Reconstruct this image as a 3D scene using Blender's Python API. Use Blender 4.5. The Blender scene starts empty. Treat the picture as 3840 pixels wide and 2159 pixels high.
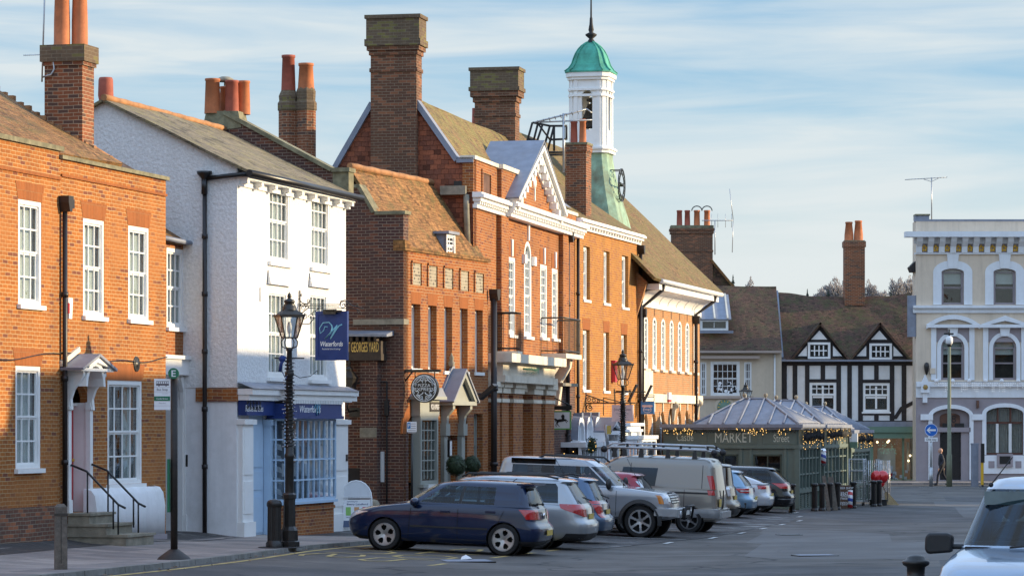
# Market street at low winter sun
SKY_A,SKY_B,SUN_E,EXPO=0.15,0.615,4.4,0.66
import bpy,bmesh,math,random
from mathutils import Vector,Matrix
random.seed(7)
rnd=random.random
PI=math.pi
R=math.radians
sc=bpy.context.scene
col=sc.collection
CAMH=3.0
FPX,CXD,HYD=8000.0,1288.0,1067.0
# ---------------------------------------------------------------- survey helpers
def zz(x0,y0,s):
 return lambda x,y:((x0+x/s)/1.491,(y0+y/s)/1.491)
za=zz(0,0,1.3406);zb=zz(0,1080,1.3417);zc=zz(700,200,1.645);zd=zz(700,1080,1.3425)
ze=zz(1200,0,1.4475);zf=zz(1200,900,1.4475);zg=zz(1750,0,1.316);zh=zz(1750,1000,1.249)
zi=zz(2400,700,2.4133);zj=zz(2400,1200,1.81);zk=zz(2800,600,2.0686);zl=zz(2800,1200,2.0686)
zm=zz(3300,750,2.0685);zn=zz(3300,1400,1.9074);z6=zz(1800,950,2.6325);z7=zz(2250,1150,2.896)
zs=zz(2060,1440,4.524);zp5=zz(1500,1380,4.525);zt=zz(3000,1550,3.62);zw=zz(1040,1080,4.525)
def P(x,y,Y):
 return Vector(((x-CXD)/FPX*Y,Y,CAMH+(HYD-y)/FPX*Y))
class Fr:
 """a wall plane: local x runs along the wall away from the camera, local y into the building"""
 def __init__(s,ox,oy,slope):
  n=math.hypot(slope,1);s.o=Vector((ox,oy));s.d=Vector((slope/n,1/n));s.i=Vector((-s.d.y,s.d.x))
  s.ang=math.atan2(s.d.y,s.d.x)
 def a(s,x,v=0.0):
  k=(x-CXD)/FPX
  b=s.o+s.i*v
  return(k*b.y-b.x)/(s.d.x-k*s.d.y)
 def at(s,x,y,v=0.0):
  a=s.a(x,v)
  Y=s.o.y+s.d.y*a+s.i.y*v
  return a,CAMH+(HYD-y)/FPX*Y
 def side(s,x,y,a):
  """on the cross plane local x = a: returns v, z"""
  k=(x-CXD)/FPX
  b=s.o+s.d*a
  v=(k*b.y-b.x)/(s.i.x-k*s.i.y)
  Y=b.y+s.i.y*v
  return v,CAMH+(HYD-y)/FPX*Y
 def w(s,a,v=0.0):
  return s.o+s.d*a+s.i*v
 def on(s,x,v=0.0):
  q=s.w(s.a(x,v),v)
  f=Fr(q.x,q.y,s.d.x/s.d.y)
  return f
ROW=Fr(-5.96,69.0,0.265)
def lerp(t,x):
 if x<=t[0][0]:return t[0][1]
 for(x0,y0),(x1,y1)in zip(t,t[1:]):
  if x<=x1:return y0+(y1-y0)*(x-x0)/(x1-x0)
 return t[-1][1]
def uw(x,y):
 r=Vector((x,y))-ROW.o
 return r.dot(ROW.d),-r.dot(ROW.i)
def wall_w(u):return 0.0
def kerb_w(u):return lerp([(-40,4.6),(-25,4.2),(-15,4.0),(-11,3.8),(-5,3.2),(0,3.3),(10,2.6),(60,2.2)],u)
def Gd(Y):
 return lerp([(-200,0.6),(0,2.04),(31,2.3),(110,2.97),(130,2.97),(155,2.94),(175,2.9),(400,4),(4000,30)],Y)
def road_c(w):
 return lerp([(-60,.2),(-3,.2),(3.3,.08),(4.4,.055),(7,-.05),(9,-.1),(13,-.06),(17,0),(26,.1)],w)
def road_z(x,y):
 u,w=uw(x,y)
 f=lerp([(120,1.0),(145,0.0)],y)
 return CAMH-Gd(y)+road_c(w)*f
def pave_z(x,y):
 u,w=uw(x,y);k=kerb_w(u)
 f=lerp([(120,1.0),(145,0.0)],y)
 c=lerp([(-3,.36),(-.8,.29),(0,.18),(3.0,.15)],w)
 c+=lerp([(-9,.12),(-5.5,.1),(-3,0)],u)*lerp([(-.4,1),(2.2,0)],w)
 return CAMH-Gd(y)+c*f
def gz(x,y):
 u,w=uw(x,y)
 return pave_z(x,y)if w<kerb_w(u)and u<2 else road_z(x,y)
 # ---------------------------------------------------------------- mesh builder
class MB:
 def __init__(s):s.v=[];s.f=[];s.sm=set()
 def add(s,vs,fs,smooth=False):
  o=len(s.v);s.v+=[tuple(p)for p in vs]
  for f in fs:
   if smooth:s.sm.add(len(s.f))
   s.f.append(tuple(i+o for i in f))
  return s
 def quad(s,a,b,c,d):return s.add([a,b,c,d],[(0,1,2,3)])
 def poly(s,pts):return s.add(pts,[tuple(range(len(pts)))])
 def box(s,x0,x1,y0,y1,z0,z1):
  if x0>x1:x0,x1=x1,x0
  if y0>y1:y0,y1=y1,y0
  if z0>z1:z0,z1=z1,z0
  return s.add([(x0,y0,z0),(x1,y0,z0),(x1,y1,z0),(x0,y1,z0),(x0,y0,z1),(x1,y0,z1),(x1,y1,z1),(x0,y1,z1)],[(0,3,2,1),(4,5,6,7),(0,1,5,4),(1,2,6,5),(2,3,7,6),(3,0,4,7)])
 def prism(s,pts,ax,c0,c1):
  """extrude a 2-D outline along axis ax ('x': pts are (y,z); 'y': (x,z); 'z': (x,y))"""
  def m(p,c):return{'x':(c,p[0],p[1]),'y':(p[0],c,p[1]),'z':(p[0],p[1],c)}[ax]
  n=len(pts)
  return s.add([m(p,c0)for p in pts]+[m(p,c1)for p in pts],[tuple(range(n))[::-1],tuple(range(n,2*n))]+[(i,(i+1)%n,n+(i+1)%n,n+i)for i in range(n)])
 def beam(s,p,q,w,h,up=(0,0,1)):
  p,q=Vector(p),Vector(q);d=(q-p).normalized();u=Vector(up)
  sd=d.cross(u)
  if sd.length<1e-4:sd=d.cross(Vector((1,0,0)))
  sd.normalize();u=sd.cross(d)
  sd*=w/2;u*=h/2
  return s.add([p-sd-u,p+sd-u,p+sd+u,p-sd+u,q-sd-u,q+sd-u,q+sd+u,q-sd+u],[(0,3,2,1),(4,5,6,7),(0,1,5,4),(1,2,6,5),(2,3,7,6),(3,0,4,7)])
 def cyl(s,p,q,r0,r1=None,n=12,caps=True):
  r1=r0 if r1 is None else r1
  return s.tube([p,q],[r0,r1],n,caps)
 def tube(s,path,r,n=8,caps=True):
  path=[Vector(p)for p in path]
  rs=r if isinstance(r,(list,tuple))else[r]*len(path)
  vs,fs=[],[];prev=None
  for i,p in enumerate(path):
   t=(path[min(i+1,len(path)-1)]-path[max(i-1,0)])
   t=t.normalized()if t.length>1e-9 else Vector((0,0,1))
   if prev is None:
    a=Vector((0,0,1))if abs(t.z)<.9 else Vector((1,0,0))
    u=t.cross(a).normalized()
   else:
    u=(prev-t*prev.dot(t));u=u.normalized()if u.length>1e-6 else t.orthogonal().normalized()
   prev=u;w=t.cross(u)
   for k in range(n):
    c,sn=math.cos(2*PI*k/n),math.sin(2*PI*k/n)
    vs.append(p+(u*c+w*sn)*rs[i])
  for i in range(len(path)-1):
   for k in range(n):
    fs.append((i*n+k,i*n+(k+1)%n,(i+1)*n+(k+1)%n,(i+1)*n+k))
  s.add(vs,fs,True)
  if caps:
   o=len(s.v)-len(vs)
   s.f.append(tuple(o+k for k in range(n))[::-1]);s.f.append(tuple(o+len(vs)-n+k for k in range(n)))
  return s
 def lathe(s,prof,n=20,c=(0,0,0),smooth=True,ax='z',a0=0.0):
  vs,fs=[],[]
  for r,z in prof:
   for k in range(n):
    t=2*PI*k/n+a0
    x,y=r*math.cos(t),r*math.sin(t)
    vs.append({'z':(c[0]+x,c[1]+y,c[2]+z),'y':(c[0]+x,c[1]+z,c[2]+y),'x':(c[0]+z,c[1]+x,c[2]+y)}[ax])
  for i in range(len(prof)-1):
   for k in range(n):
    fs.append((i*n+k,i*n+(k+1)%n,(i+1)*n+(k+1)%n,(i+1)*n+k))
  return s.add(vs,fs,smooth)
 def sphere(s,c,r,n=10,m=7,sx=1,sy=1,sz=1):
  pr=[(r*math.sin(PI*i/m),-r*math.cos(PI*i/m))for i in range(m+1)]
  o=len(s.v);s.lathe(pr,n,(0,0,0))
  for i in range(o,len(s.v)):
   x,y,z=s.v[i];s.v[i]=(c[0]+x*sx,c[1]+y*sy,c[2]+z*sz)
  return s
 def xform(s,M,start=0):
  for i in range(start,len(s.v)):s.v[i]=tuple(M@Vector(s.v[i]))
  return s
 def build_each(s,name,mat,parent=None,gap=.02):
  """one object per separate piece (pieces that touch stay together)"""
  n=len(s.v);up=list(range(n))
  def fd(i):
   while up[i]!=i:up[i]=up[up[i]];i=up[i]
   return i
  for f in s.f:
   for i in f[1:]:up[fd(i)]=fd(f[0])
  bb={}
  for i,p in enumerate(s.v):
   b=bb.setdefault(fd(i),[*p,*p])
   for k in range(3):b[k]=min(b[k],p[k]);b[k+3]=max(b[k+3],p[k])
  ks=list(bb);par={k:k for k in ks}
  def g(k):
   while par[k]!=k:k=par[k]
   return k
  for i,a in enumerate(ks):
   for b in ks[i+1:]:
    A,B_=bb[a],bb[b]
    if all(A[k]-gap<=B_[k+3]and B_[k]-gap<=A[k+3]for k in range(3)):par[g(a)]=g(b)
  out={}
  for j,f in enumerate(s.f):
   k=g(fd(f[0]));m=out.setdefault(k,(MB(),{}));ids=[]
   for i in f:
    if i not in m[1]:m[1][i]=len(m[0].v);m[0].v.append(s.v[i])
    ids.append(m[1][i])
   if j in s.sm:m[0].sm.add(len(m[0].f))
   m[0].f.append(tuple(ids))
  return[m[0].build(name,mat,parent)for m in out.values()]
 def build(s,name,mat,parent=None,label=None,recalc=False,auto=None):
  me=bpy.data.meshes.new(name)
  zb_=ZB.get(parent.name,0.0)if parent is not None else 0.0
  vs=[(x,y,z-zb_)for x,y,z in s.v]if zb_ else s.v
  me.from_pydata(vs,[],s.f);me.materials.append(mat)
  if recalc or auto is not None:
   bm=bmesh.new();bm.from_mesh(me)
   bmesh.ops.remove_doubles(bm,verts=bm.verts,dist=1e-5)
   bmesh.ops.recalc_face_normals(bm,faces=bm.faces)
   if auto is not None:
    for f in bm.faces:f.smooth=True
    for e in bm.edges:
     if len(e.link_faces)==2 and e.calc_face_angle(0)>R(auto):e.smooth=False
   bm.to_mesh(me);bm.free()
  elif s.sm:
   fl=[False]*len(me.polygons)
   for i in s.sm:fl[i]=True
   me.polygons.foreach_set('use_smooth',fl)
  uvmap(me)
  o=bpy.data.objects.new(name,me);col.objects.link(o)
  if parent is not None:
   o.parent=parent
   if zb_:ZB[o.name]=zb_
  if label:o['label']=label
  return o
def uvmap(me):
 uv=me.uv_layers.new(name='UVMap').data
 vs=me.vertices
 for p in me.polygons:
  n=p.normal
  if abs(n.z)>.97:t=Vector((1,0,0));b=Vector((0,1,0))
  else:
   t=Vector((-n.y,n.x,0)).normalized();b=n.cross(t)
   if b.z<0:b=-b
  for li in p.loop_indices:
   c=vs[me.loops[li].vertex_index].co
   uv[li].uv=(c.dot(t),c.dot(b))
ZB={}
def tag(o,label=None,cat=None,group=None,kind=None):
 if label:o['label']=label
 if cat:o['category']=cat
 if group:o['group']=group
 if kind:o['kind']=kind
 return o
def thing(name,label,cat,loc=(0,0,0),rz=0.0,group=None,world_z=False):
 """an Empty at the thing's base; world_z: its parts are written with heights above datum, not above the base"""
 o=bpy.data.objects.new(name,None);col.objects.link(o);o.empty_display_size=.2
 o.location=loc;o.rotation_euler=(0,0,rz)
 if world_z:ZB[o.name]=loc[2]
 return tag(o,label,cat,group)
def dup(o,loc,rz=None,label=None,group=None):
 def cp(q,par):
  c=q.copy();col.objects.link(c)
  if par is not None:c.parent=par
  for ch in q.children:cp(ch,c)
  return c
 c=cp(o,None);c.location=loc
 if rz is not None:c.rotation_euler=(0,0,rz)
 if label:c['label']=label
 if group:c['group']=group
 return c
def text(parent,body,mat,x,y,z,h,width=None,shear=0.0,ext=.006,align='CENTER',name='lettering',rot=None,bold=0.0,post=None):
 """letters standing in the local xz plane, read from local -y; h = capital height"""
 cu=bpy.data.curves.new(name,'FONT');cu.body=body;cu.align_x=align;cu.shear=shear;cu.offset=bold
 cu.extrude=0.0;cu.resolution_u=3
 t=bpy.data.objects.new('tmp',cu);col.objects.link(t)
 dg=bpy.context.evaluated_depsgraph_get();me=bpy.data.meshes.new_from_object(t.evaluated_get(dg))
 bpy.data.objects.remove(t);bpy.data.curves.remove(cu)
 k=h/0.69
 xs=[v.co.x for v in me.vertices];w0=(max(xs)-min(xs))*k
 sx=width/w0 if width else 1.0
 zb_=ZB.get(parent.name,0.0)if parent is not None else 0.0
 for v in me.vertices:
  cx_,cz_=v.co.x*k*sx,v.co.y*k
  q=Vector((cx_,-ext,cz_))
  if post:q=post(q)
  elif rot is not None:q=rot@q
  v.co=(x+q.x,y+q.y,z-zb_+q.z)
 me.materials.clear();me.materials.append(mat)
 o=bpy.data.objects.new(name,me);col.objects.link(o);o.parent=parent
 return o
 # ---------------------------------------------------------------- materials
def newmat(name):
 m=bpy.data.materials.new(name);m.use_nodes=True
 nt=m.node_tree;nt.nodes.clear()
 out=nt.nodes.new('ShaderNodeOutputMaterial');b=nt.nodes.new('ShaderNodeBsdfPrincipled')
 nt.links.new(b.outputs[0],out.inputs[0])
 return m,nt,b,out
def N(nt,t,**k):
 n=nt.nodes.new(t)
 for a,v in k.items():
  if a in n.inputs.keys():n.inputs[a].default_value=v
  else:setattr(n,a,v)
 return n
def L(nt,a,b):nt.links.new(a,b)
def c4(c):return(c[0],c[1],c[2],1)
def mix(nt,fac,a,b,mode='MIX'):
 m=nt.nodes.new('ShaderNodeMix');m.data_type='RGBA';m.blend_type=mode
 for i,q in((0,fac),(6,a),(7,b)):
  if hasattr(q,'links'):nt.links.new(q,m.inputs[i])
  else:m.inputs[i].default_value=c4(q)if isinstance(q,tuple)and len(q)==3 else q
 return m.outputs[2]
def ramp(nt,src,stops):
 r=nt.nodes.new('ShaderNodeValToRGB');nt.links.new(src,r.inputs[0])
 while len(r.color_ramp.elements)<len(stops):r.color_ramp.elements.new(.5)
 for e,(p,c)in zip(r.color_ramp.elements,stops):
  e.position=p;e.color=c4(c)if isinstance(c,tuple)else(c,c,c,1)
 return r.outputs[0]
def noise(nt,co,scale,detail=4,rough=.6):
 n=N(nt,'ShaderNodeTexNoise');n.inputs['Scale'].default_value=scale;n.inputs['Detail'].default_value=detail
 n.inputs['Roughness'].default_value=rough;L(nt,co,n.inputs['Vector']);return n.outputs[0]
def bump(nt,h,b,strength,dist=.01):
 u=N(nt,'ShaderNodeBump');u.inputs['Strength'].default_value=strength;u.inputs['Distance'].default_value=dist
 L(nt,h,u.inputs['Height']);L(nt,u.outputs[0],b.inputs['Normal'])
def M(name,c,rough=.6,metal=0.0,var=.12,scale=6.0,bmp=0.0,spec=.5,dirt=None,coat=0.0,emit=None,es=1.0,bscale=None,bdist=.01,streak=None):
 m,nt,b,out=newmat(name)
 b.inputs['Roughness'].default_value=rough;b.inputs['Metallic'].default_value=metal
 b.inputs['Specular IOR Level'].default_value=spec
 if coat:b.inputs['Coat Weight'].default_value=coat;b.inputs['Coat Roughness'].default_value=.04
 tc=N(nt,'ShaderNodeTexCoord')
 n1=noise(nt,tc.outputs['Object'],scale)
 lo=tuple(max(0,x*(1-var))for x in c);hi=tuple(min(1,x*(1+var))for x in c)
 cc=mix(nt,ramp(nt,n1,[(.3,0.0),(.7,1.0)]),lo,hi)
 if dirt:
  n2=noise(nt,tc.outputs['Object'],scale*.35,6,.7)
  cc=mix(nt,ramp(nt,n2,[(.5,0.0),(.72,.8)]),cc,dirt)
 if streak:
  ms_=N(nt,'ShaderNodeMapping');ms_.inputs['Scale'].default_value=(2.2,2.2,.2);L(nt,tc.outputs['Object'],ms_.inputs[0])
  cc=mix(nt,ramp(nt,noise(nt,ms_.outputs[0],1.0,7,.7),[(.48,0.0),(.75,.7)]),cc,streak)
 L(nt,cc,b.inputs['Base Color'])
 if bmp:bump(nt,noise(nt,tc.outputs['Object'],bscale or scale*5),b,bmp,bdist)
 if emit:b.inputs['Emission Color'].default_value=c4(emit);b.inputs['Emission Strength'].default_value=es
 return m
def brick(name,c1,c2,mortar,odd=None,bw=.225,rh=.075,ms=.0065,dirt=(.06,.045,.035),dirtamt=.5,bmp=.5,oddamt=.25,patch=None):
 m,nt,b,out=newmat(name)
 b.inputs['Roughness'].default_value=.88;b.inputs['Specular IOR Level'].default_value=.25
 uv=N(nt,'ShaderNodeUVMap');tc=N(nt,'ShaderNodeTexCoord')
 wob=noise(nt,uv.outputs[0],2.2,2)
 sub=N(nt,'ShaderNodeVectorMath',operation='SCALE');add=N(nt,'ShaderNodeVectorMath',operation='ADD')
 cx=N(nt,'ShaderNodeCombineXYZ');L(nt,wob,cx.inputs[1]);L(nt,cx.outputs[0],sub.inputs[0]);sub.inputs['Scale'].default_value=.03
 L(nt,uv.outputs[0],add.inputs[0]);L(nt,sub.outputs[0],add.inputs[1])
 t=N(nt,'ShaderNodeTexBrick');L(nt,add.outputs[0],t.inputs['Vector'])
 for k,v in(('Scale',1.0),('Mortar Size',ms),('Mortar Smooth',.2),('Brick Width',bw),('Row Height',rh),('Bias',-.1)):t.inputs[k].default_value=v
 t.inputs['Color1'].default_value=c4(c1);t.inputs['Color2'].default_value=c4(c2);t.inputs['Mortar'].default_value=c4(mortar)
 t.offset=.5
 cc=t.outputs['Color']
 # odd darker/lighter bricks: white noise on brick cell
 t2=N(nt,'ShaderNodeTexBrick');L(nt,add.outputs[0],t2.inputs['Vector'])
 for k,v in(('Scale',1.0),('Mortar Size',0.0),('Brick Width',bw),('Row Height',rh),('Bias',0.0)):t2.inputs[k].default_value=v
 t2.inputs['Color1'].default_value=(0,0,0,1);t2.inputs['Color2'].default_value=(1,1,1,1)
 inv=N(nt,'ShaderNodeMath',operation='SUBTRACT');inv.inputs[0].default_value=1.0;L(nt,t.outputs['Fac'],inv.inputs[1])
 if odd:
  k=ramp(nt,t2.outputs['Color'],[(1-oddamt-.06,0.0),(1-oddamt,1.0)])
  mm=N(nt,'ShaderNodeMath',operation='MULTIPLY');L(nt,k,mm.inputs[0]);L(nt,inv.outputs[0],mm.inputs[1])
  cc=mix(nt,mm.outputs[0],cc,odd)
 big=noise(nt,tc.outputs['Object'],.7,6,.65)
 cc=mix(nt,ramp(nt,big,[(.42,0.0),(.75,dirtamt)]),cc,dirt)
 ms_=N(nt,'ShaderNodeMapping');ms_.inputs['Scale'].default_value=(1.6,1.6,.16);L(nt,tc.outputs['Object'],ms_.inputs[0])
 cc=mix(nt,ramp(nt,noise(nt,ms_.outputs[0],1.0,6,.7),[(.5,0.0),(.74,dirtamt*1.1)]),cc,dirt)
 if patch:
  pn=noise(nt,tc.outputs['Object'],.45,5,.6)
  cc=mix(nt,ramp(nt,pn,[(.5,0.0),(.62,.45)]),cc,patch)
 fine=noise(nt,tc.outputs['Object'],14,4)
 cc=mix(nt,.55,cc,mix(nt,fine,(.55,.55,.55),(1.35,1.35,1.35)),'MULTIPLY')
 L(nt,cc,b.inputs['Base Color'])
 bump(nt,inv.outputs[0],b,bmp,.012)
 return m
def tiles(name,c1,c2,moss=None,mossamt=.5,bw=.165,rh=.1,dark=.35,stain=(.05,.04,.03)):
 m,nt,b,out=newmat(name)
 b.inputs['Roughness'].default_value=.85;b.inputs['Specular IOR Level'].default_value=.3
 uv=N(nt,'ShaderNodeUVMap');tc=N(nt,'ShaderNodeTexCoord')
 wob=noise(nt,uv.outputs[0],1.3,3)
 cx=N(nt,'ShaderNodeCombineXYZ');L(nt,wob,cx.inputs[1])
 sc_=N(nt,'ShaderNodeVectorMath',operation='SCALE');sc_.inputs['Scale'].default_value=.09;L(nt,cx.outputs[0],sc_.inputs[0])
 add=N(nt,'ShaderNodeVectorMath',operation='ADD');L(nt,uv.outputs[0],add.inputs[0]);L(nt,sc_.outputs[0],add.inputs[1])
 t=N(nt,'ShaderNodeTexBrick');L(nt,add.outputs[0],t.inputs['Vector'])
 for k,v in(('Scale',1.0),('Mortar Size',.007),('Mortar Smooth',.3),('Brick Width',bw),('Row Height',rh),('Bias',0.0)):t.inputs[k].default_value=v
 t.inputs['Color1'].default_value=c4(c1);t.inputs['Color2'].default_value=c4(c2)
 t.inputs['Mortar'].default_value=c4(tuple(x*dark for x in c1))
 cc=t.outputs['Color']
 t2=N(nt,'ShaderNodeTexBrick');L(nt,add.outputs[0],t2.inputs['Vector'])
 for k,v in(('Scale',1.0),('Mortar Size',0.0),('Brick Width',bw),('Row Height',rh),('Bias',0.0)):t2.inputs[k].default_value=v
 t2.inputs['Color1'].default_value=(0,0,0,1);t2.inputs['Color2'].default_value=(1,1,1,1)
 cc=mix(nt,ramp(nt,t2.outputs['Color'],[(.78,0.0),(.84,.8)]),cc,tuple(min(1,x*1.22)for x in c1))
 cc=mix(nt,ramp(nt,t2.outputs['Color'],[(.1,.75),(.16,0.0)]),cc,tuple(x*.35 for x in c2))
 n1=noise(nt,tc.outputs['Object'],.9,6,.7)
 cc=mix(nt,ramp(nt,n1,[(.48,0.0),(.72,.65)]),cc,stain)
 if moss:
  n2=noise(nt,tc.outputs['Object'],2.3,7,.75)
  cc=mix(nt,ramp(nt,n2,[(.62-mossamt*.3,0.0),(.8-mossamt*.3,.85)]),cc,moss)
 n3=noise(nt,tc.outputs['Object'],18,3)
 cc=mix(nt,.7,cc,mix(nt,n3,(.3,.3,.3),(1.7,1.7,1.7)),'MULTIPLY')
 L(nt,cc,b.inputs['Base Color'])
 # overlapping courses: saw-tooth height up the slope, joints between tiles
 sp=N(nt,'ShaderNodeSeparateXYZ');L(nt,add.outputs[0],sp.inputs[0])
 dv=N(nt,'ShaderNodeMath',operation='DIVIDE');L(nt,sp.outputs[1],dv.inputs[0]);dv.inputs[1].default_value=rh
 fr=N(nt,'ShaderNodeMath',operation='FRACT');L(nt,dv.outputs[0],fr.inputs[0])
 sb=N(nt,'ShaderNodeMath',operation='SUBTRACT');sb.inputs[0].default_value=1.0;L(nt,fr.outputs[0],sb.inputs[1])
 s2=N(nt,'ShaderNodeMath',operation='MULTIPLY_ADD');L(nt,t.outputs['Fac'],s2.inputs[0]);s2.inputs[1].default_value=-.5;L(nt,sb.outputs[0],s2.inputs[2])
 s3=N(nt,'ShaderNodeMath',operation='MULTIPLY_ADD');L(nt,n3,s3.inputs[0]);s3.inputs[1].default_value=.9;L(nt,s2.outputs[0],s3.inputs[2])
 bump(nt,s3.outputs[0],b,.9,.02)
 return m
def glass(name,tint=(.75,.8,.82),refl=1.0,rough=.02,wav=0.0):
 m,nt,b,out=newmat(name);nt.nodes.remove(b)
 tr=N(nt,'ShaderNodeBsdfTransparent');tr.inputs[0].default_value=c4(tint)
 gl=N(nt,'ShaderNodeBsdfGlossy');gl.inputs['Roughness'].default_value=rough;gl.inputs[0].default_value=(.95,.97,1,1)
 lw=N(nt,'ShaderNodeLayerWeight');lw.inputs['Blend'].default_value=.5
 pw=N(nt,'ShaderNodeMath',operation='POWER');L(nt,lw.outputs['Facing'],pw.inputs[0]);pw.inputs[1].default_value=4.0
 mu=N(nt,'ShaderNodeMath',operation='MULTIPLY_ADD');mu.inputs[1].default_value=.85*refl;mu.inputs[2].default_value=.05*refl;mu.use_clamp=True
 L(nt,pw.outputs[0],mu.inputs[0])
 mx=N(nt,'ShaderNodeMixShader');L(nt,mu.outputs[0],mx.inputs[0]);L(nt,tr.outputs[0],mx.inputs[1]);L(nt,gl.outputs[0],mx.inputs[2])
 if wav:
  tc=N(nt,'ShaderNodeTexCoord');u=N(nt,'ShaderNodeBump');u.inputs['Strength'].default_value=wav;u.inputs['Distance'].default_value=.02
  L(nt,noise(nt,tc.outputs['Object'],1.6,2),u.inputs['Height']);L(nt,u.outputs[0],gl.inputs['Normal']);
 L(nt,mx.outputs[0],out.inputs[0]);return m
def emis(name,c,s):
 m,nt,b,out=newmat(name)
 b.inputs['Base Color'].default_value=c4(c);b.inputs['Emission Color'].default_value=c4(c);b.inputs['Emission Strength'].default_value=s
 return m
def paint(name,c,metal=.35,rough=.32,dirt=0.0):
 """car paint with a clear coat and a film of road dirt towards the sills"""
 m,nt,b,out=newmat(name)
 b.inputs['Metallic'].default_value=metal;b.inputs['Roughness'].default_value=rough
 b.inputs['Specular IOR Level'].default_value=.2;b.inputs['Coat Roughness'].default_value=.05
 tc=N(nt,'ShaderNodeTexCoord');sp=N(nt,'ShaderNodeSeparateXYZ');L(nt,tc.outputs['Object'],sp.inputs[0])
 n=noise(nt,tc.outputs['Object'],5,6,.7)
 ad=N(nt,'ShaderNodeMath',operation='MULTIPLY_ADD');L(nt,n,ad.inputs[0]);ad.inputs[1].default_value=.5;L(nt,sp.outputs[2],ad.inputs[2])
 f=ramp(nt,ad.outputs[0],[(.35,.75*dirt),(.95,.12*dirt)])
 L(nt,mix(nt,f,c,(.16,.14,.115)),b.inputs['Base Color'])
 rr=N(nt,'ShaderNodeMath',operation='MULTIPLY_ADD');L(nt,f,rr.inputs[0]);rr.inputs[1].default_value=.5;rr.inputs[2].default_value=rough
 L(nt,rr.outputs[0],b.inputs['Roughness'])
 cw=N(nt,'ShaderNodeMath',operation='SUBTRACT');cw.inputs[0].default_value=1.0;L(nt,f,cw.inputs[1]);L(nt,cw.outputs[0],b.inputs['Coat Weight'])
 return m
X={}
X['brick_orange']=brick('brick_orange',(.4,.137,.028),(.3,.093,.02),(.52,.36,.18),odd=(.2,.065,.035),dirtamt=.3,patch=(.4,.16,.05),oddamt=.1,ms=.0065,bmp=.25)
X['brick_red']=brick('brick_red',(.36,.118,.03),(.27,.08,.022),(.45,.31,.17),odd=(.2,.06,.033),dirtamt=.3,oddamt=.1,ms=.0065,bmp=.25)
X['brick_gold']=brick('brick_gold',(.42,.168,.032),(.33,.118,.024),(.47,.33,.15),odd=(.33,.12,.045),dirtamt=.25,oddamt=.12,bmp=.25)
X['brick_hall']=brick('brick_hall',(.46,.215,.085),(.38,.155,.06),(.5,.4,.25),odd=(.38,.21,.1),dirtamt=.2)
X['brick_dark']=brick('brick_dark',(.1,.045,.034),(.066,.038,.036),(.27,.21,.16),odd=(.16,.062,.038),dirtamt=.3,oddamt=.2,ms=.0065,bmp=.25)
X['brick_stack']=brick('brick_stack',(.16,.072,.04),(.11,.052,.036),(.27,.2,.13),odd=(.28,.11,.055),dirtamt=.3,oddamt=.2,ms=.0065,bmp=.25)
X['brick_chim']=brick('brick_chim',(.27,.09,.04),(.17,.065,.035),(.42,.31,.2),odd=(.11,.06,.045),dirtamt=.3,oddamt=.2,ms=.0065,bmp=.25)
X['brick_cap']=brick('brick_cap',(.17,.115,.07),(.115,.08,.052),(.23,.18,.12),odd=(.2,.165,.06),dirtamt=.4,oddamt=.2,ms=.0065,bmp=.3)
X['brick_plinth']=brick('brick_plinth',(.2,.085,.05),(.1,.06,.05),(.3,.25,.18),odd=(.36,.13,.06),dirtamt=.45,oddamt=.2)
X['flint']=brick('flint',(.34,.3,.22),(.2,.17,.13),(.44,.38,.28),odd=(.1,.09,.08),bw=.1,rh=.085,ms=.016,dirtamt=.15)
X['arch_brick']=brick('arch_brick',(.34,.105,.028),(.28,.085,.022),(.34,.17,.07),bw=.075,rh=.5,ms=.005,dirtamt=.2)
X['tile_red']=tiles('tile_red',(.34,.165,.058),(.25,.115,.042),moss=(.16,.12,.04),mossamt=.45)
X['tile_brown']=tiles('tile_brown',(.27,.145,.065),(.19,.1,.045),moss=(.2,.16,.05),mossamt=.75)
X['tile_moss']=tiles('tile_moss',(.27,.15,.06),(.19,.11,.05),moss=(.24,.2,.06),mossamt=.75)
X['tile_slate']=tiles('tile_slate',(.23,.18,.11),(.17,.14,.1),moss=(.24,.2,.09),mossamt=.5,bw=.28,rh=.18)
X['tile_dark']=tiles('tile_dark',(.13,.07,.045),(.085,.052,.04),moss=(.09,.085,.04),mossamt=.5)
X['tile_green']=tiles('tile_green',(.14,.075,.05),(.09,.052,.04),moss=(.085,.085,.035),mossamt=.55)
X['tile_hung']=tiles('tile_hung',(.33,.105,.05),(.16,.065,.045),moss=None,bw=.2,rh=.13,stain=(.2,.07,.045))
X['ridge']=M('ridge_tile',(.36,.17,.07),.85,var=.35,scale=3,bmp=.4)
X['pot']=M('terracotta',(.5,.16,.06),.8,var=.2,scale=3,bmp=.2,dirt=(.25,.1,.05))
X['pot_red']=M('terracotta_red',(.34,.085,.05),.8,var=.2,scale=4,bmp=.2)
X['lichen']=M('lichen_stone',(.2,.18,.11),.95,var=.4,scale=5,bmp=.6,dirt=(.1,.1,.06))
X['stone']=M('stone',(.46,.4,.3),.85,var=.15,scale=4,bmp=.3,dirt=(.27,.24,.18))
X['stone_dk']=M('stone_weathered',(.27,.24,.18),.9,var=.25,scale=5,bmp=.5,dirt=(.13,.12,.09))
X['stone_lt']=M('stone_pale',(.72,.65,.52),.85,var=.1,scale=3,bmp=.2,dirt=(.5,.42,.3))
X['white']=M('white_paint',(.82,.81,.78),.45,var=.04,scale=3)
X['white_dk']=M('white_paint_dull',(.7,.7,.68),.5,var=.06,scale=3,streak=(.64,.64,.64),dirt=(.55,.54,.5))
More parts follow.
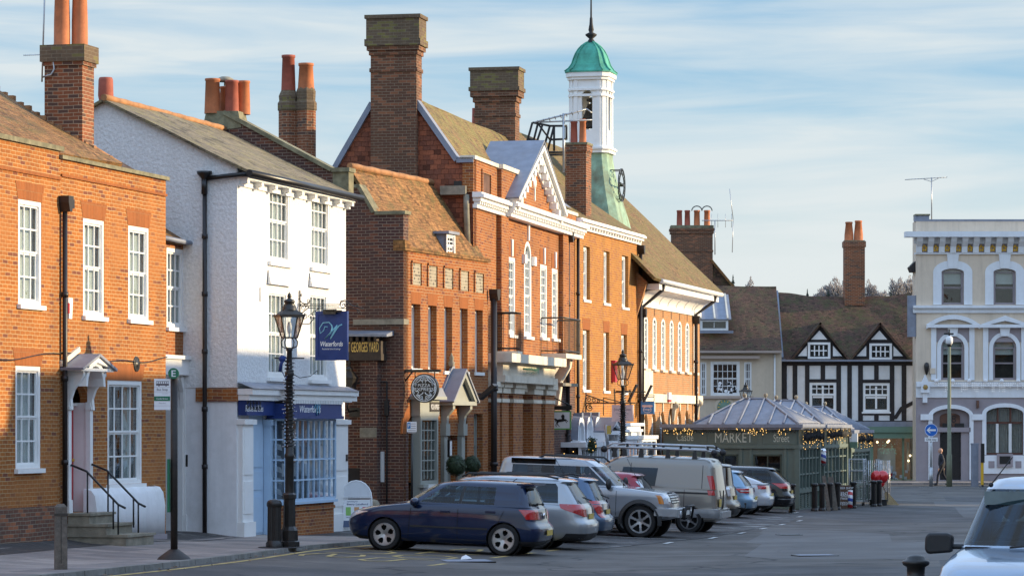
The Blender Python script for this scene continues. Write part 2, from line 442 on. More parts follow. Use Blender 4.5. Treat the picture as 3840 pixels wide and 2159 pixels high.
X['render']=M('white_roughcast',(.75,.74,.72),.9,var=.13,scale=16,bmp=1.0,bscale=13,bdist=.035,streak=(.68,.66,.63))
X['plinthw']=M('white_masonry_paint',(.8,.8,.8),.75,var=.05,scale=4,bmp=.15,streak=(.64,.64,.64),dirt=(.66,.66,.64))
X['cream']=M('cream_paint',(.68,.56,.43),.8,var=.04,scale=3,bmp=.1,streak=(.42,.35,.27))
X['beige']=M('beige_render',(.52,.43,.32),.85,var=.06,scale=4,bmp=.2,streak=(.42,.35,.27))
X['mauve']=M('mauve_grey_paint',(.3,.26,.27),.75,var=.06,scale=3,bmp=.1)
X['taupe']=M('taupe_paint',(.38,.3,.25),.8,var=.06,scale=3,bmp=.1)
X['paleblue']=M('pale_blue_white_paint',(.75,.77,.79),.6,var=.04,scale=3,streak=(.64,.64,.64))
X['shopblue']=M('powder_blue_paint',(.42,.56,.7),.5,var=.05,scale=3)
X['navy']=M('navy_paint',(.022,.045,.17),.45,spec=.25,var=.1,scale=4)
X['navydoor']=M('navy_door_paint',(.012,.018,.05),.35,var=.1)
X['greygreen']=M('grey_green_paint',(.3,.31,.27),.5,var=.06,scale=3)
X['olive']=M('olive_green_paint',(.12,.158,.13),.55,var=.08,scale=2,dirt=(.095,.125,.103))
X['olive_dk']=M('dark_olive_paint',(.05,.065,.045),.5,var=.1)
X['shopgreen']=M('sage_green_paint',(.12,.2,.14),.5,var=.06)
X['black']=M('black_paint',(.012,.011,.011),.35,var=.3,scale=5)
X['black_m']=M('matt_black',(.016,.015,.015),.7,var=.3,scale=5)
X['iron']=M('cast_iron_paint',(.016,.014,.012),.4,var=.4,scale=8,bmp=.2)
X['pipe']=M('downpipe_paint',(.018,.013,.012),.45,var=.3,scale=6)
X['timber']=M('tarred_timber',(.02,.015,.014),.75,var=.4,scale=6,bmp=.3)
X['wood']=M('weathered_oak',(.15,.125,.1),.9,var=.35,scale=9,bmp=.6,dirt=(.07,.06,.05))
X['woodboard']=M('dark_wood_board',(.045,.03,.02),.7,var=.35,scale=5,bmp=.3)
X['lead']=M('lead_sheet',(.22,.24,.29),.6,.1,var=.15,scale=3,dirt=(.2,.2,.22))
X['copper']=M('verdigris',(.07,.34,.24),.7,.1,var=.35,scale=3,bmp=.2,dirt=(.05,.18,.11))
X['copper_pale']=M('pale_verdigris',(.24,.37,.26),.7,.1,var=.35,scale=2.6,bmp=.2,dirt=(.16,.12,.06),streak=(.17,.14,.08))
X['red']=M('red_paint',(.5,.02,.03),.35,var=.1)
X['gold']=M('gold_paint',(.7,.42,.07),.4,.2,var=.1)
X['steel']=M('galvanised_steel',(.42,.43,.44),.4,.7,var=.15)
X['curtain']=M('pale_curtain',(.74,.72,.67),.9,var=.1,scale=2)
X['curtain_b']=M('white_net_curtain',(.78,.78,.76),.9,var=.05,scale=2)
X['dim']=M('dim_room',(.05,.045,.04),.9,var=.3,scale=2)
X['dimred']=M('warm_dim_room',(.12,.06,.04),.9,var=.4,scale=2)
X['roomy']=M('shop_interior',(.2,.23,.26),.8,var=.5,scale=2.5)
X['glass']=glass('window_glass',(.8,.84,.84),.9,.015,.15)
X['glass_shop']=glass('shop_glass',(.7,.76,.8),1.1,.01,.1)
X['glass_lamp']=glass('lantern_glass',(.9,.92,.92),2.2,.12)
X['asphalt']=None
def pave(name,c1,c2,joint,bw,rh,ms,rough=.85,wet=0.0):
 m,nt,b,out=newmat(name)
 b.inputs['Specular IOR Level'].default_value=.4
 uv=N(nt,'ShaderNodeUVMap');tc=N(nt,'ShaderNodeTexCoord')
 t=N(nt,'ShaderNodeTexBrick');L(nt,uv.outputs[0],t.inputs['Vector'])
 for k,v in(('Scale',1.0),('Mortar Size',ms),('Mortar Smooth',.3),('Brick Width',bw),('Row Height',rh),('Bias',0.0)):t.inputs[k].default_value=v
 t.inputs['Color1'].default_value=c4(c1);t.inputs['Color2'].default_value=c4(c2);t.inputs['Mortar'].default_value=c4(joint)
 cc=t.outputs['Color']
 n=noise(nt,tc.outputs['Object'],1.1,7,.7)
 cc=mix(nt,ramp(nt,n,[(.4,0.0),(.68,.7)]),cc,tuple(x*.45 for x in c1))
 cc=mix(nt,.6,cc,mix(nt,noise(nt,tc.outputs['Object'],16,4),(.5,.5,.5),(1.4,1.4,1.4)),'MULTIPLY')
 L(nt,cc,b.inputs['Base Color'])
 if wet:
  L(nt,ramp(nt,noise(nt,tc.outputs['Object'],.8,5,.6),[(.5,rough),(.62,rough*(1-wet))]),b.inputs['Roughness'])
 else:b.inputs['Roughness'].default_value=rough
 inv=N(nt,'ShaderNodeMath',operation='SUBTRACT');inv.inputs[0].default_value=1.0;L(nt,t.outputs['Fac'],inv.inputs[1])
 bump(nt,inv.outputs[0],b,.7,.02)
 return m
X['slabs']=pave('paving_slabs',(.38,.32,.28),(.19,.17,.165),(.1,.09,.085),.62,1.5,.012)
X['setts']=pave('granite_setts',(.1,.09,.085),(.065,.06,.058),(.03,.028,.025),.2,.12,.02,.75,.6)
X['kerb']=M('kerb_stone',(.2,.19,.17),.85,var=.25,scale=4,bmp=.5,dirt=(.1,.1,.07))
def asphalt():
 m,nt,b,out=newmat('asphalt')
 tc=N(nt,'ShaderNodeTexCoord')
 n1=noise(nt,tc.outputs['Object'],.35,7,.65);n2=noise(nt,tc.outputs['Object'],40,3)
 st=N(nt,'ShaderNodeMapping');st.inputs['Rotation'].default_value=(0,0,R(-15));st.inputs['Scale'].default_value=(1.2,.06,1)
 L(nt,tc.outputs['Object'],st.inputs[0]);n3=noise(nt,st.outputs[0],1.0,5)
 cc=mix(nt,ramp(nt,n1,[(.35,0.0),(.65,1.0)]),(.08,.073,.066),(.112,.1,.088))
 cc=mix(nt,ramp(nt,n3,[(.5,0.0),(.75,.4)]),cc,(.062,.058,.053))
 cc=mix(nt,.6,cc,mix(nt,n2,(.5,.5,.5),(1.5,1.5,1.5)),'MULTIPLY')
 v=N(nt,'ShaderNodeTexVoronoi',feature='DISTANCE_TO_EDGE');v.inputs['Scale'].default_value=.22
 wv=N(nt,'ShaderNodeVectorMath',operation='ADD');nn=N(nt,'ShaderNodeTexNoise');nn.inputs['Scale'].default_value=.8
 L(nt,tc.outputs['Object'],nn.inputs['Vector']);L(nt,tc.outputs['Object'],wv.inputs[0]);L(nt,nn.outputs[1],wv.inputs[1]);L(nt,wv.outputs[0],v.inputs['Vector'])
 cc=mix(nt,ramp(nt,v.outputs[0],[(.0,.9),(.016,0.0)]),cc,(.018,.018,.018))
 pt=N(nt,'ShaderNodeTexVoronoi',feature='F1',distance='CHEBYCHEV');pt.inputs['Scale'].default_value=.11;mq=N(nt,'ShaderNodeMapping');mq.inputs['Scale'].default_value=(1,.45,1);mq.inputs['Rotation'].default_value=(0,0,R(15));L(nt,tc.outputs['Object'],mq.inputs[0]);L(nt,mq.outputs[0],pt.inputs['Vector'])
 sp_=N(nt,'ShaderNodeSeparateColor');L(nt,pt.outputs['Color'],sp_.inputs[0])
 cc=mix(nt,ramp(nt,sp_.outputs[0],[(.62,0.0),(.64,.7)]),cc,(.05,.05,.052))
 cc=mix(nt,ramp(nt,sp_.outputs[1],[(.7,0.0),(.72,.7)]),cc,(.135,.13,.125))
 cc=mix(nt,ramp(nt,noise(nt,tc.outputs['Object'],1.7,5,.6),[(.66,0.0),(.76,.6)]),cc,(.03,.03,.03))
 L(nt,cc,b.inputs['Base Color']);L(nt,ramp(nt,n1,[(.4,.9),(.7,.6)]),b.inputs['Roughness'])
 b.inputs['Specular IOR Level'].default_value=.35
 bump(nt,n2,b,.35,.01)
 return m
X['asphalt']=asphalt()
X['yellow']=M('worn_yellow_line',(.46,.34,.12),.8,var=.3,scale=3,dirt=(.12,.1,.07))
X['roadwhite']=M('worn_white_line',(.5,.5,.48),.8,var=.3,scale=3,dirt=(.14,.14,.13))
X['fairy']=emis('fairy_light',(1.0,.6,.18),1.7)
X['warmlamp']=emis('warm_shop_light',(1.0,.72,.38),3.0)
X['leafbox']=M('box_leaf',(.028,.05,.02),.6,var=.5,scale=20)
X['bark']=M('bark',(.11,.09,.075),.95,var=.3,scale=4)
X['twig']=M('bare_twig',(.3,.27,.26),.95,var=.3,scale=2)  # paler than the bark: distance haze is put into the twig colour
X['fir']=M('fir_foliage',(.05,.075,.055),.9,var=.4,scale=2)
# ================================================================ building helpers
def house(f,name,label,cat,group=None):
 return thing(name,label,cat,(f.o.x,f.o.y,gz(f.o.x,f.o.y)),f.ang,group,world_z=True)
def wall(mb,a0,a1,z0,z1,v,holes=(),depth=.14):
 """wall in plane y=v with openings (a0,a1,z0,z1[,arch rise]) and their reveals"""
 hs=[tuple(h)+((0,)if len(h)==4 else())for h in holes]
 xs=sorted({a0,a1,*[h[0]for h in hs],*[h[1]for h in hs]});zs_=sorted({z0,z1,*[h[2]for h in hs],*[h[3]for h in hs]})
 xs=[x for x in xs if a0-1e-6<=x<=a1+1e-6];zs_=[z for z in zs_ if z0-1e-6<=z<=z1+1e-6]
 for xa,xb in zip(xs,xs[1:]):
  run=None
  for za_,zb_ in zip(zs_,zs_[1:]):
   cx_,cz_=(xa+xb)/2,(za_+zb_)/2
   ins=any(h[0]<cx_<h[1]and h[2]<cz_<h[3]for h in hs)
   if not ins:
    mb.quad((xa,v,za_),(xb,v,za_),(xb,v,zb_),(xa,v,zb_))
 for h in hs:
  b0,b1,c0,c1,ar=h;d=v+depth;zt=c1-ar
  mb.quad((b0,v,c0),(b0,d,c0),(b0,d,zt),(b0,v,zt));mb.quad((b1,v,c0),(b1,v,zt),(b1,d,zt),(b1,d,c0))
  mb.quad((b0,v,c0),(b1,v,c0),(b1,d,c0),(b0,d,c0))
  if not ar:mb.quad((b0,v,c1),(b0,d,c1),(b1,d,c1),(b1,v,c1))
  else:
   n=12;m_=(b0+b1)/2;r=(b1-b0)/2
   pts=[(m_-r*math.cos(PI*i/n),zt+ar*math.sin(PI*i/n))for i in range(n+1)]
   for(p,q)in zip(pts,pts[1:]):
    mb.quad((p[0],v,p[1]),(p[0],d,p[1]),(q[0],d,q[1]),(q[0],v,q[1]))
    mb.quad((p[0],v,p[1]),(q[0],v,q[1]),(q[0],v,c1),(p[0],v,c1))
def body(mb,a0,a1,v0,v1,z0,z1,near=True):
 if near:mb.quad((a0,v0,z0),(a0,v0,z1),(a0,v1,z1),(a0,v1,z0))
 mb.quad((a1,v0,z0),(a1,v1,z0),(a1,v1,z1),(a1,v0,z1))
 mb.quad((a0,v1,z0),(a0,v1,z1),(a1,v1,z1),(a1,v1,z0))
def archpts(b0,b1,z0,z1,rise,n=12):
 m_=(b0+b1)/2;r=(b1-b0)/2
 return[(b0,z0)]+[(m_-r*math.cos(PI*i/n),z1-rise+rise*math.sin(PI*i/n))for i in range(n+1)]+[(b1,z0)]
def curtain(mb,a0,a1,z0,z1,v,n=16,d=.012):
 for i in range(n):
  xa=a0+(a1-a0)*i/n;xb=a0+(a1-a0)*(i+1)/n
  va,vb=v+d*(i%2),v+d*((i+1)%2)
  mb.quad((xa,va,z0),(xb,vb,z0),(xb,vb,z1),(xa,va,z1))
def window(B,r,v,cols=3,rows=4,fm='white',cur='net',sill=True,box=.085,bar=.03,arch=0,sash=True,gm='glass',name='window',sillm=None,deep=.0,curm=None,back=.16):
 a0,a1,z0,z1=r
 mb=MB();y0=v-.012;y1=v+.07
 zt=z1-arch
 mb.box(a0,a0+box,y0,y1,z0,zt);mb.box(a1-box,a1,y0,y1,z0,zt)
 mb.box(a0+box,a1-box,y0,y1,z0,z0+box*.9)
 if not arch:mb.box(a0+box,a1-box,y0,y1,z1-box,z1)
 else:
  n=12;m_=(a0+a1)/2;ro=(a1-a0)/2;ri=ro-box;ka=arch/ro
  for i in range(n):
   t0,t1=PI*i/n,PI*(i+1)/n
   o=[(m_-ro*math.cos(t),zt+ro*ka*math.sin(t))for t in(t0,t1)];q=[(m_-ri*math.cos(t),zt+ri*ka*math.sin(t))for t in(t0,t1)]
   mb.prism([o[0],o[1],q[1],q[0]],'y',y0,y1)
 i0,i1,j0,j1=a0+box,a1-box,z0+box*.9,z1-box
 mid=(j0+zt)/2 if arch else(j0+j1)/2
 s=.038
 if sash:
  for(p0,p1,yy)in((j0,mid,v+.045),(mid,zt if arch else j1,v+.02)):
   mb.box(i0,i0+s,yy,yy+.035,p0,p1);mb.box(i1-s,i1,yy,yy+.035,p0,p1)
   mb.box(i0+s,i1-s,yy,yy+.035,p0,p0+s);mb.box(i0+s,i1-s,yy,yy+.035,p1-s,p1)
 for c in range(1,cols):
  x=i0+(i1-i0)*c/cols
  mb.box(x-bar/2,x+bar/2,v+.03,v+.056,j0+s,(zt+(arch*.8 if c*2==cols else arch*.45))if arch else j1-s)
 for q in range(1,rows):
  z=j0+((zt if arch else j1)-j0)*q/rows
  if sash and q*2==rows:continue
  mb.box(i0+s,i1-s,v+.032,v+.054,z-bar/2,z+bar/2)
 if arch:mb.box(i0,i1,v+.015,v+.06,zt-.02,zt+.02)
 w=mb.build(name,X[fm],B)
 g=MB()
 if arch:g.prism(archpts(i0,i1,j0,j1,arch-box,12),'y',v+.06,v+.064)
 else:g.box(i0,i1,v+.06,v+.064,j0,j1)
 g.build('pane',X[gm],w)
 c=MB();vb=v+back
 if cur=='net':curtain(c,a0,a1,z0,z1,vb,12);mt=curm or 'curtain'
 elif cur=='part':
  wd=a1-a0
  curtain(c,a0,a0+wd*.3,z0,z1,vb,8);curtain(c,a1-wd*.34,a1,z0,z1,vb,8)
  d=MB();d.quad((a0,vb+.3,z0),(a1,vb+.3,z0),(a1,vb+.3,z1),(a0,vb+.3,z1));d.build('room',X['dim'],w);mt=curm or 'curtain'
 elif cur=='blind':
  zb_=z0+(z1-z0)*.58
  c.quad((a0,vb,zb_),(a1,vb,zb_),(a1,vb,z1),(a0,vb,z1));d=MB();d.quad((a0,vb+.25,z0),(a1,vb+.25,z0),(a1,vb+.25,z1),(a0,vb+.25,z1));d.build('room',X['dim'],w);mt=curm or 'curtain'
 else:c.quad((a0,vb,z0),(a1,vb,z0),(a1,vb,z1),(a0,vb,z1));mt=curm or 'dim'
 c.build({'net':'curtain','part':'curtain','blind':'blind'}.get(cur,'room'),X[mt],w)
 if sill:
  q=MB();q.box(a0-.06,a1+.06,v-.1-deep,v+.02,z0-.085,z0-.002);q.build('sill',X[sillm or fm],w)
 return w
def rect(f,xl,xr,yt,yb,v=0.0):
 """opening: left and right edges in the photo, top and bottom heights read at the left edge"""
 a0,z1=f.at(xl,yt,v);_,z0=f.at(xl,yb,v)
 return(a0,f.a(xr,v),z0,z1)
def grow(r,d):return(r[0]-d,r[1]+d,r[2]-d,r[3]+d)
def lintel(B,r,v,h=.33,splay=.14,mat='arch_brick'):
 a0,a1,z0,z1=r
 MB().prism([(a0-.02,z1+.002),(a1+.02,z1+.002),(a1+splay,z1+h),(a0-splay,z1+h)],'y',v-.006,v+.04).build('brick_arch',X[mat],B)
def pipe(B,path,r=.045,hopper=None,mat='pipe',name='downpipe',collars=()):
 m=MB();m.tube(path,r,10)
 if hopper:
  x,y,z=hopper;q=.12
  m.prism([(x-q,z),(x+q,z),(x+q,z-.12),(x+.05,z-.3),(x-.05,z-.3),(x-q,z-.12)],'y',y-q,y+q)
 for(x,y,z)in collars:m.cyl((x,y,z-.05),(x,y,z+.05),r*1.35,n=10)
 return m.build(name,X[mat],B)
def slab(mb,pts,th):
 pts=[Vector(p)for p in pts];n=(pts[1]-pts[0]).cross(pts[2]-pts[0]).normalized()
 if n.z<0:n=-n
 k=len(pts);lo=[p-n*th for p in pts]
 mb.add(pts+lo,[tuple(range(k)),tuple(range(k,2*k))[::-1]]+[(i,(i+1)%k,k+(i+1)%k,k+i)for i in range(k)])
def wavyslab(mb,p00,p10,p11,p01,th=.06,nu=24,nv=10,amp=.02,seed=1):
 """an old roof slope that sags and ripples a little"""
 rr=random.Random(seed);ph=[rr.random()*6 for _ in range(6)]
 p00,p10,p11,p01=map(Vector,(p00,p10,p11,p01));n=(p10-p00).cross(p01-p00).normalized()
 if n.z<0:n=-n
 vs=[]
 for j in range(nv+1):
  for i in range(nu+1):
   u,w=i/nu,j/nv
   p=(p00*(1-u)+p10*u)*(1-w)+(p01*(1-u)+p11*u)*w
   h=amp*(math.sin(u*7+ph[0]+w*2)+.6*math.sin(u*17+ph[1])*math.sin(w*6+ph[2])+.5*math.sin(w*9+ph[3]+u*4))
   vs.append(p+n*h)
 W=nu+1
 mb.add(vs,[(j*W+i,j*W+i+1,(j+1)*W+i+1,(j+1)*W+i)for j in range(nv)for i in range(nu)],True)
 edge=[i for i in range(W)]+[j*W+nu for j in range(1,nv+1)]+[nv*W+i for i in range(nu-1,-1,-1)]+[j*W for j in range(nv-1,0,-1)]
 top=[vs[i]for i in edge];k=len(top)
 mb.add(top+[p-n*th for p in top],[(i,(i+1)%k,k+(i+1)%k,k+i)for i in range(k)]+[tuple(range(k,2*k))])
def stack(B,a0,a1,v0,v1,z0,z1,mat='brick_chim',cap=((.0,.3,'c'),),capmat='brick_cap',pots=(),name='chimney',potmats=None,flare=.06):
 """chimney stack with corbelled head; pots: (a, v, r0, r1, h)"""
 m=MB();hz=sum(c[1]for c in cap)
 m.box(a0,a1,v0,v1,z0,z1-hz)
 o=m.build(name,X[mat],B)
 z=z1-hz
 for d,h,k in cap:
  q=MB();q.box(a0-d,a1+d,v0-d,v1+d,z+.001,z+h);q.build({'b':'corbel','c':'cap'}[k],X[mat if k=='b' else capmat],o);z+=h
 for i,(pa,pv,r0,r1,h)in enumerate(pots):
  q=MB();q.lathe([(r0*1.15,0),(r0,.05),(r0*.98,h*.3),(r1,h-.1),(r1*1.14,h-.09),(r1*1.14,h-.02),(r1*1.05,h),(r1*.8,h),(r1*.8,h-.25),(0,h-.25)],18,(pa,pv,z1-.005))
  pm=(potmats or['pot'])[i%len(potmats or['pot'])]
  q.build('chimney_pot',X[pm],o)
 return o
def scroll(mb,c,r,turns,r_tube,ax=(0,1),start=0.0,dirn=1,k=.12,n=22):
 """a wrought iron volute in a local plane (axes ax of xyz)"""
 pts=[]
 for i in range(n+1):
  t=i/n;rad=r*(1-(1-k)*t);an=start+dirn*turns*2*PI*t
  p=list(c);p[ax[0]]+=rad*math.cos(an);p[ax[1]]+=rad*math.sin(an);pts.append(p)
 mb.tube(pts,r_tube,5)
 # ================================================================ 1 and 2: the two orange brick houses on the left
F12=Fr(ROW.w(0,.45).x,ROW.w(0,.45).y,.265)
f1=F12.on(-160)
B1=house(f1,'brick_house','orange brick house without a door, tall sash windows above a dark brick plinth','house')
a1e=f1.a(152);ztop=f1.at(80,366)[1];zg_=B1.location.z
zpl=f1.at(60,1275)[1]
w1u=rect(f1,46,104,500,764);w1l=rect(f1,39,102,919,1179)
wL=(f1.a(46)-(w1u[1]-w1u[0])-1.55,)*2
ext_u=(w1u[0]-2.55,w1u[1]-2.55,w1u[2],w1u[3]);ext_l=(w1l[0]-2.5,w1l[1]-2.5,w1l[2],w1l[3])
m=MB();wall(m,0,a1e,zg_-.4,ztop,0,[w1u,w1l,ext_u,ext_l]);body(m,0,a1e,0,7,zg_-.4,ztop-.9);m.build('wall',X['brick_orange'],B1)
m=MB();m.box(-.05,a1e-.02,-.06,.02,zg_-.4,zpl);m.build('plinth',X['brick_plinth'],B1)
m=MB();m.box(-.02,a1e+.03,-.07,.32,ztop,ztop+.09);m.build('coping',X['lichen'],B1)
m=MB();m.box(0,a1e,.1,.3,ztop-1.0,ztop-.002);m.build('parapet_back',X['brick_orange'],B1)
zs1=f1.at(80,440)[1];m=MB();m.box(0,a1e-.01,-.03,.01,zs1,zs1+.07);m.build('string_course',X['arch_brick'],B1)
for r in(w1u,w1l,ext_u,ext_l):
 window(B1,r,.02,3,4,cur='net');lintel(B1,r,0)
pa=f1.a(157)
cab=MB();cab.tube([(a1e*t,-.03,f1.at(0,884)[1]+.05*math.sin(t*9)-.1*math.sin(PI*t))for t in[i/14 for i in range(15)]],.012,5);cab.build('cable',X['black'],B1)
f2=F12.on(152)
B2=house(f2,'brick_house','orange brick house with hooded front door, stone steps and white bulging plinth','house')
a2e=f2.a(417);z2t=f2.at(290,428)[1];zb2=B2.location.z
w2a=rect(f2,*(za(418,0)[0],za(523,0)[0],za(0,1095)[1],zb(0,138)[1]));w2b=rect(f2,za(645,0)[0],za(748,0)[0],za(0,1132)[1],zb(0,155)[1])
w2c=rect(f2,zb(541,0)[0],zb(714,0)[0],zb(0,462)[1],zb(0,988)[1])
dr=rect(f2,zb(338,0)[0],zb(442,0)[0],zb(0,480)[1],zb(0,1130)[1]);dr=(dr[0],dr[1],dr[2],dr[3])
m=MB();wall(m,0,a2e,zb2-.5,z2t,0,[w2a,w2b,w2c]+[dr+(.34,)],.16);body(m,0,a2e,0,7,zb2-.5,z2t-1.2);m.build('wall',X['brick_orange'],B2)
m=MB();m.box(-.05,a2e+.05,-.07,.3,z2t,z2t+.075);m.build('coping',X['lichen'],B2)
m=MB();m.box(.02,a2e-.02,.1,.28,z2t-1.1,z2t-.002);m.build('parapet_back',X['brick_orange'],B2)
zs2=f2.at(290,470)[1];m=MB();m.box(.01,a2e+.01,-.035,.01,zs2,zs2+.05);m.build('string_course',X['arch_brick'],B2)
for r,c,q in((w2a,3,4),(w2b,3,4),(w2c,4,4)):
 window(B2,r,.02,c,q,cur='part' if r is w2c else 'net');lintel(B2,r,0)
 # white plinth bulging out below the window
zpt=f2.at(*zb(600,1000))[1];p0=f2.a(zb(468,0)[0],-.2);p1=f2.a(zb(822,0)[0],-.2)
m=MB();prof=[(.0,zpt),(-.16,zpt-.03),(-.24,zpt-.14),(-.28,zpt-.4),(-.27,zb2-.5),(.0,zb2-.5)]
m.prism(prof,'x',p0,p1-.1);
m.add([(p1-.1,q[0],q[1])for q in prof]+[(p1,q[0]*.8,q[1])for q in prof],[(i,(i+1)%6,6+(i+1)%6,6+i)for i in range(6)]+[tuple(range(6,12))])
m.build('white_plinth',X['plinthw'],B2,auto=50)
m=MB();m.box(p0+.5,p1+.005,-.284,-.2,zb2-.5,zb2-.05);m.build('plinth_base',X['mauve'],B2)
# door, reveal, surround
m=MB();m.box(dr[0]+.02,dr[1]-.03,.29,.34,dr[2],dr[3]-.42);
for i in range(3):
 for j in range(2):m.box(dr[0]+.12+j*.36,dr[0]+.38+j*.36,.278,.29,dr[2]+.15+i*.62,dr[2]+.65+i*.62)
do=m.build('door',X['red'],B2);MB().sphere((dr[1]-.1,.27,dr[2]+1.0),.035).build('door_knob',X['gold'],do)
m=MB();m.box(dr[0]-.0,dr[0]+.015,.03,.46,dr[2],dr[3]-.36);m.box(dr[1]-.02,dr[1],.03,.46,dr[2],dr[3]-.36);m.box(dr[0]+.05,dr[1]-.05,.42,.46,dr[2],dr[3])
m.box(dr[0]+.05,dr[1]-.05,.2,.4,dr[3]-.42,dr[3]-.38)
m.build('door_lining',X['white'],B2)
m=MB()
for s_,xx in((-1,dr[0]-.02),(1,dr[1]+.02)):
 m.box(xx-.07,xx+.07,-.07,.03,dr[2],dr[3]-.35);m.box(xx-.09,xx+.09,-.09,.03,dr[2],dr[2]+.25);m.box(xx-.09,xx+.09,-.1,.03,dr[3]-.5,dr[3]-.44)
 # scrolled bracket
 pr=[(0,dr[3]-.55),(-.12,dr[3]-.5),(-.1,dr[3]-.3),(-.16,dr[3]-.12),(-.3,dr[3]+.06),(-.36,dr[3]+.16),(-.36,dr[3]+.24),(0,dr[3]+.24)]
 m.prism(pr,'x',xx-.05,xx+.05)
m.build_each('door_surround',X['white'],B2)
hz0=f2.at(*zb(330,490),)[1];am=(dr[0]+dr[1])/2;hw=(dr[1]-dr[0])/2+.3;hz1=hz0+.62
m=MB();m.box(am-hw,am+hw,-.42,0,dr[3]+.24,dr[3]+.3)
m.prism([(am-hw,dr[3]+.3),(am-hw+.12,dr[3]+.3),(am,hz1-.17),(am+hw-.12,dr[3]+.3),(am+hw,dr[3]+.3),(am,hz1-.06)],'y',-.43,-.35)
n=8;pts=[(am-.4*math.cos(PI*i/n),dr[3]-.05+.4*math.sin(PI*i/n))for i in range(n+1)];pto=[(am-.5*math.cos(PI*i/n),dr[3]-.05+.5*math.sin(PI*i/n))for i in range(n+1)]
for i in range(n):m.prism([pts[i],pts[i+1],pto[i+1],pto[i]],'y',-.38,-.02)
m.build('door_hood',X['white'],B2)
m=MB()
for s_ in(-1,1):slab(m,[(am+s_*(hw+.06),-.48,dr[3]+.3),(am,-.48,hz1),(am,.0,hz1),(am+s_*(hw+.06),.0,dr[3]+.3)],.05)
m.build('hood_roof',X['lead'],B2)
m=MB();slab(m,[(am-hw-.08,-.05,dr[3]+.42),(am,-.05,hz1+.14),(am,.0,hz1+.14),(am-hw-.08,0,dr[3]+.42)],.1);m.build('flashing',X['stone_lt'],B2)
# round wall plates, alarm box, downpipe between the houses
for px,py in((455,368),(684,382)):
 a_,z_=f2.at(*zb(px,py));q=MB();q.lathe([(0,-.05),(.05,-.05),(.06,-.03),(.1,-.035),(.13,-.02),(.15,-.03),(.16,0)],20,(a_,0,z_),ax='y');q.build('wall_plate',X['iron'],B2)
a_,z_=f2.at(*zb(334,102));m=MB();m.prism([(a_-.11,z_+.15),(a_-.1,z_+.2),(a_+.1,z_+.2),(a_+.11,z_+.15),(a_+.07,z_-.2),(a_-.07,z_-.2)],'y',-.09,0);al=m.build('alarm_box',X['white'],B2)
m=MB();m.box(a_-.115,a_-.05,-.094,.0,z_-.1,z_+.1);m.build('red_band',X['red'],al)
zt_,zbt=f2.at(*za(310,1060))[1],f2.at(*zb(300,1100))[1]
pipe(B2,[(.03,-.08,zt_),(.03,-.08,zbt)],.05,(.03,-.09,zt_+.28),collars=[(.03,-.08,zt_-1.6*i)for i in range(1,4)])
m=MB();m.box(.1,.22,-.2,.0,zt_+.05,zt_+.22);m.build('floodlight',X['black'],B2)
m=MB();m.tube([(a2e*t,-.03,f2.at(160,884)[1]-.02+.03*math.sin(t*14)-.12*math.sin(PI*t))for t in[i/20 for i in range(21)]],.012,5);m.build('cable',X['black'],B2)
# shared tiled roof and the tall stack, on house 2
av,zev=f2.at(300,418,.35);n0=f1.a(-160)
ridge_v=4.3;slope_=math.tan(R(31));aL=(f1.o-f2.o).length
m=MB();wavyslab(m,(-aL-.5,.3,zev),(av,.3,zev),(av,ridge_v,zev+(ridge_v-.3)*slope_),(-aL-.5,ridge_v,zev+(ridge_v-.3)*slope_),.1,30,14,.03,3)
wavyslab(m,(-aL-.5,ridge_v,zev+(ridge_v-.3)*slope_),(av,ridge_v,zev+(ridge_v-.3)*slope_),(av,2*ridge_v,zev),(-aL-.5,2*ridge_v,zev),.1,8,4,.02,4)
ro=m.build('roof',X['tile_red'],B2)
m=MB();k=22
for i in range(k):
 t=i/k;vv=.35+(ridge_v-.4)*t;zq=zev+(vv-.3)*slope_
 m.box(av-.04,av+.1,vv,vv+.2,zq-.02,zq+.05+.03*(i%2))
m.build('verge_tiles',X['ridge'],ro)
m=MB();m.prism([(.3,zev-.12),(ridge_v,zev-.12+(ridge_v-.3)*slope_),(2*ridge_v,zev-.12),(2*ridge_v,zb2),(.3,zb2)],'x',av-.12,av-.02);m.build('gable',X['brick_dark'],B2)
# lower slope beyond the gable, running into the white house
m=MB();wavyslab(m,(av+.02,.32,zev-.1),(av+2.6,.32,zev-.25),(av+2.6,3.6,zev+1.55),(av+.02,3.6,zev+1.6),.08,10,8,.02,6);m.build('lower_roof',X['tile_dark'],B2)
m=MB();m.tube([(av+.16,.4,zev+.02),(av+.16,1.4,zev+.62)],.08,8);m.build('ridge_tile',X['ridge'],B2)
cv1,cz1=f2.side(115,113,av-.0);cv0,_=f2.side(215,113,av)
czt=f2.side(160,113,av)[1]
cv1_,cv0_=f2.side(112,300,av)[0],f2.side(207,300,av)[0]
st=stack(B2,av+.0,av+.62,cv0_,cv1_,zev-.2,czt,'brick_chim',((.04,.08,'b'),(.075,.34,'c')),'brick_cap',[(av+.2,cv1_-.3,.168,.132,1.7),(av+.42,cv0_+.23,.168,.132,1.75)])
m=MB();m.quad((av-.02,cv0_-.04,zev+.2),(av+.7,cv0_-.04,zev+.1),(av+.7,cv0_-.02,zev+.5),(av-.02,cv0_-.02,zev+.5));m.build('flashing',X['lead'],st)
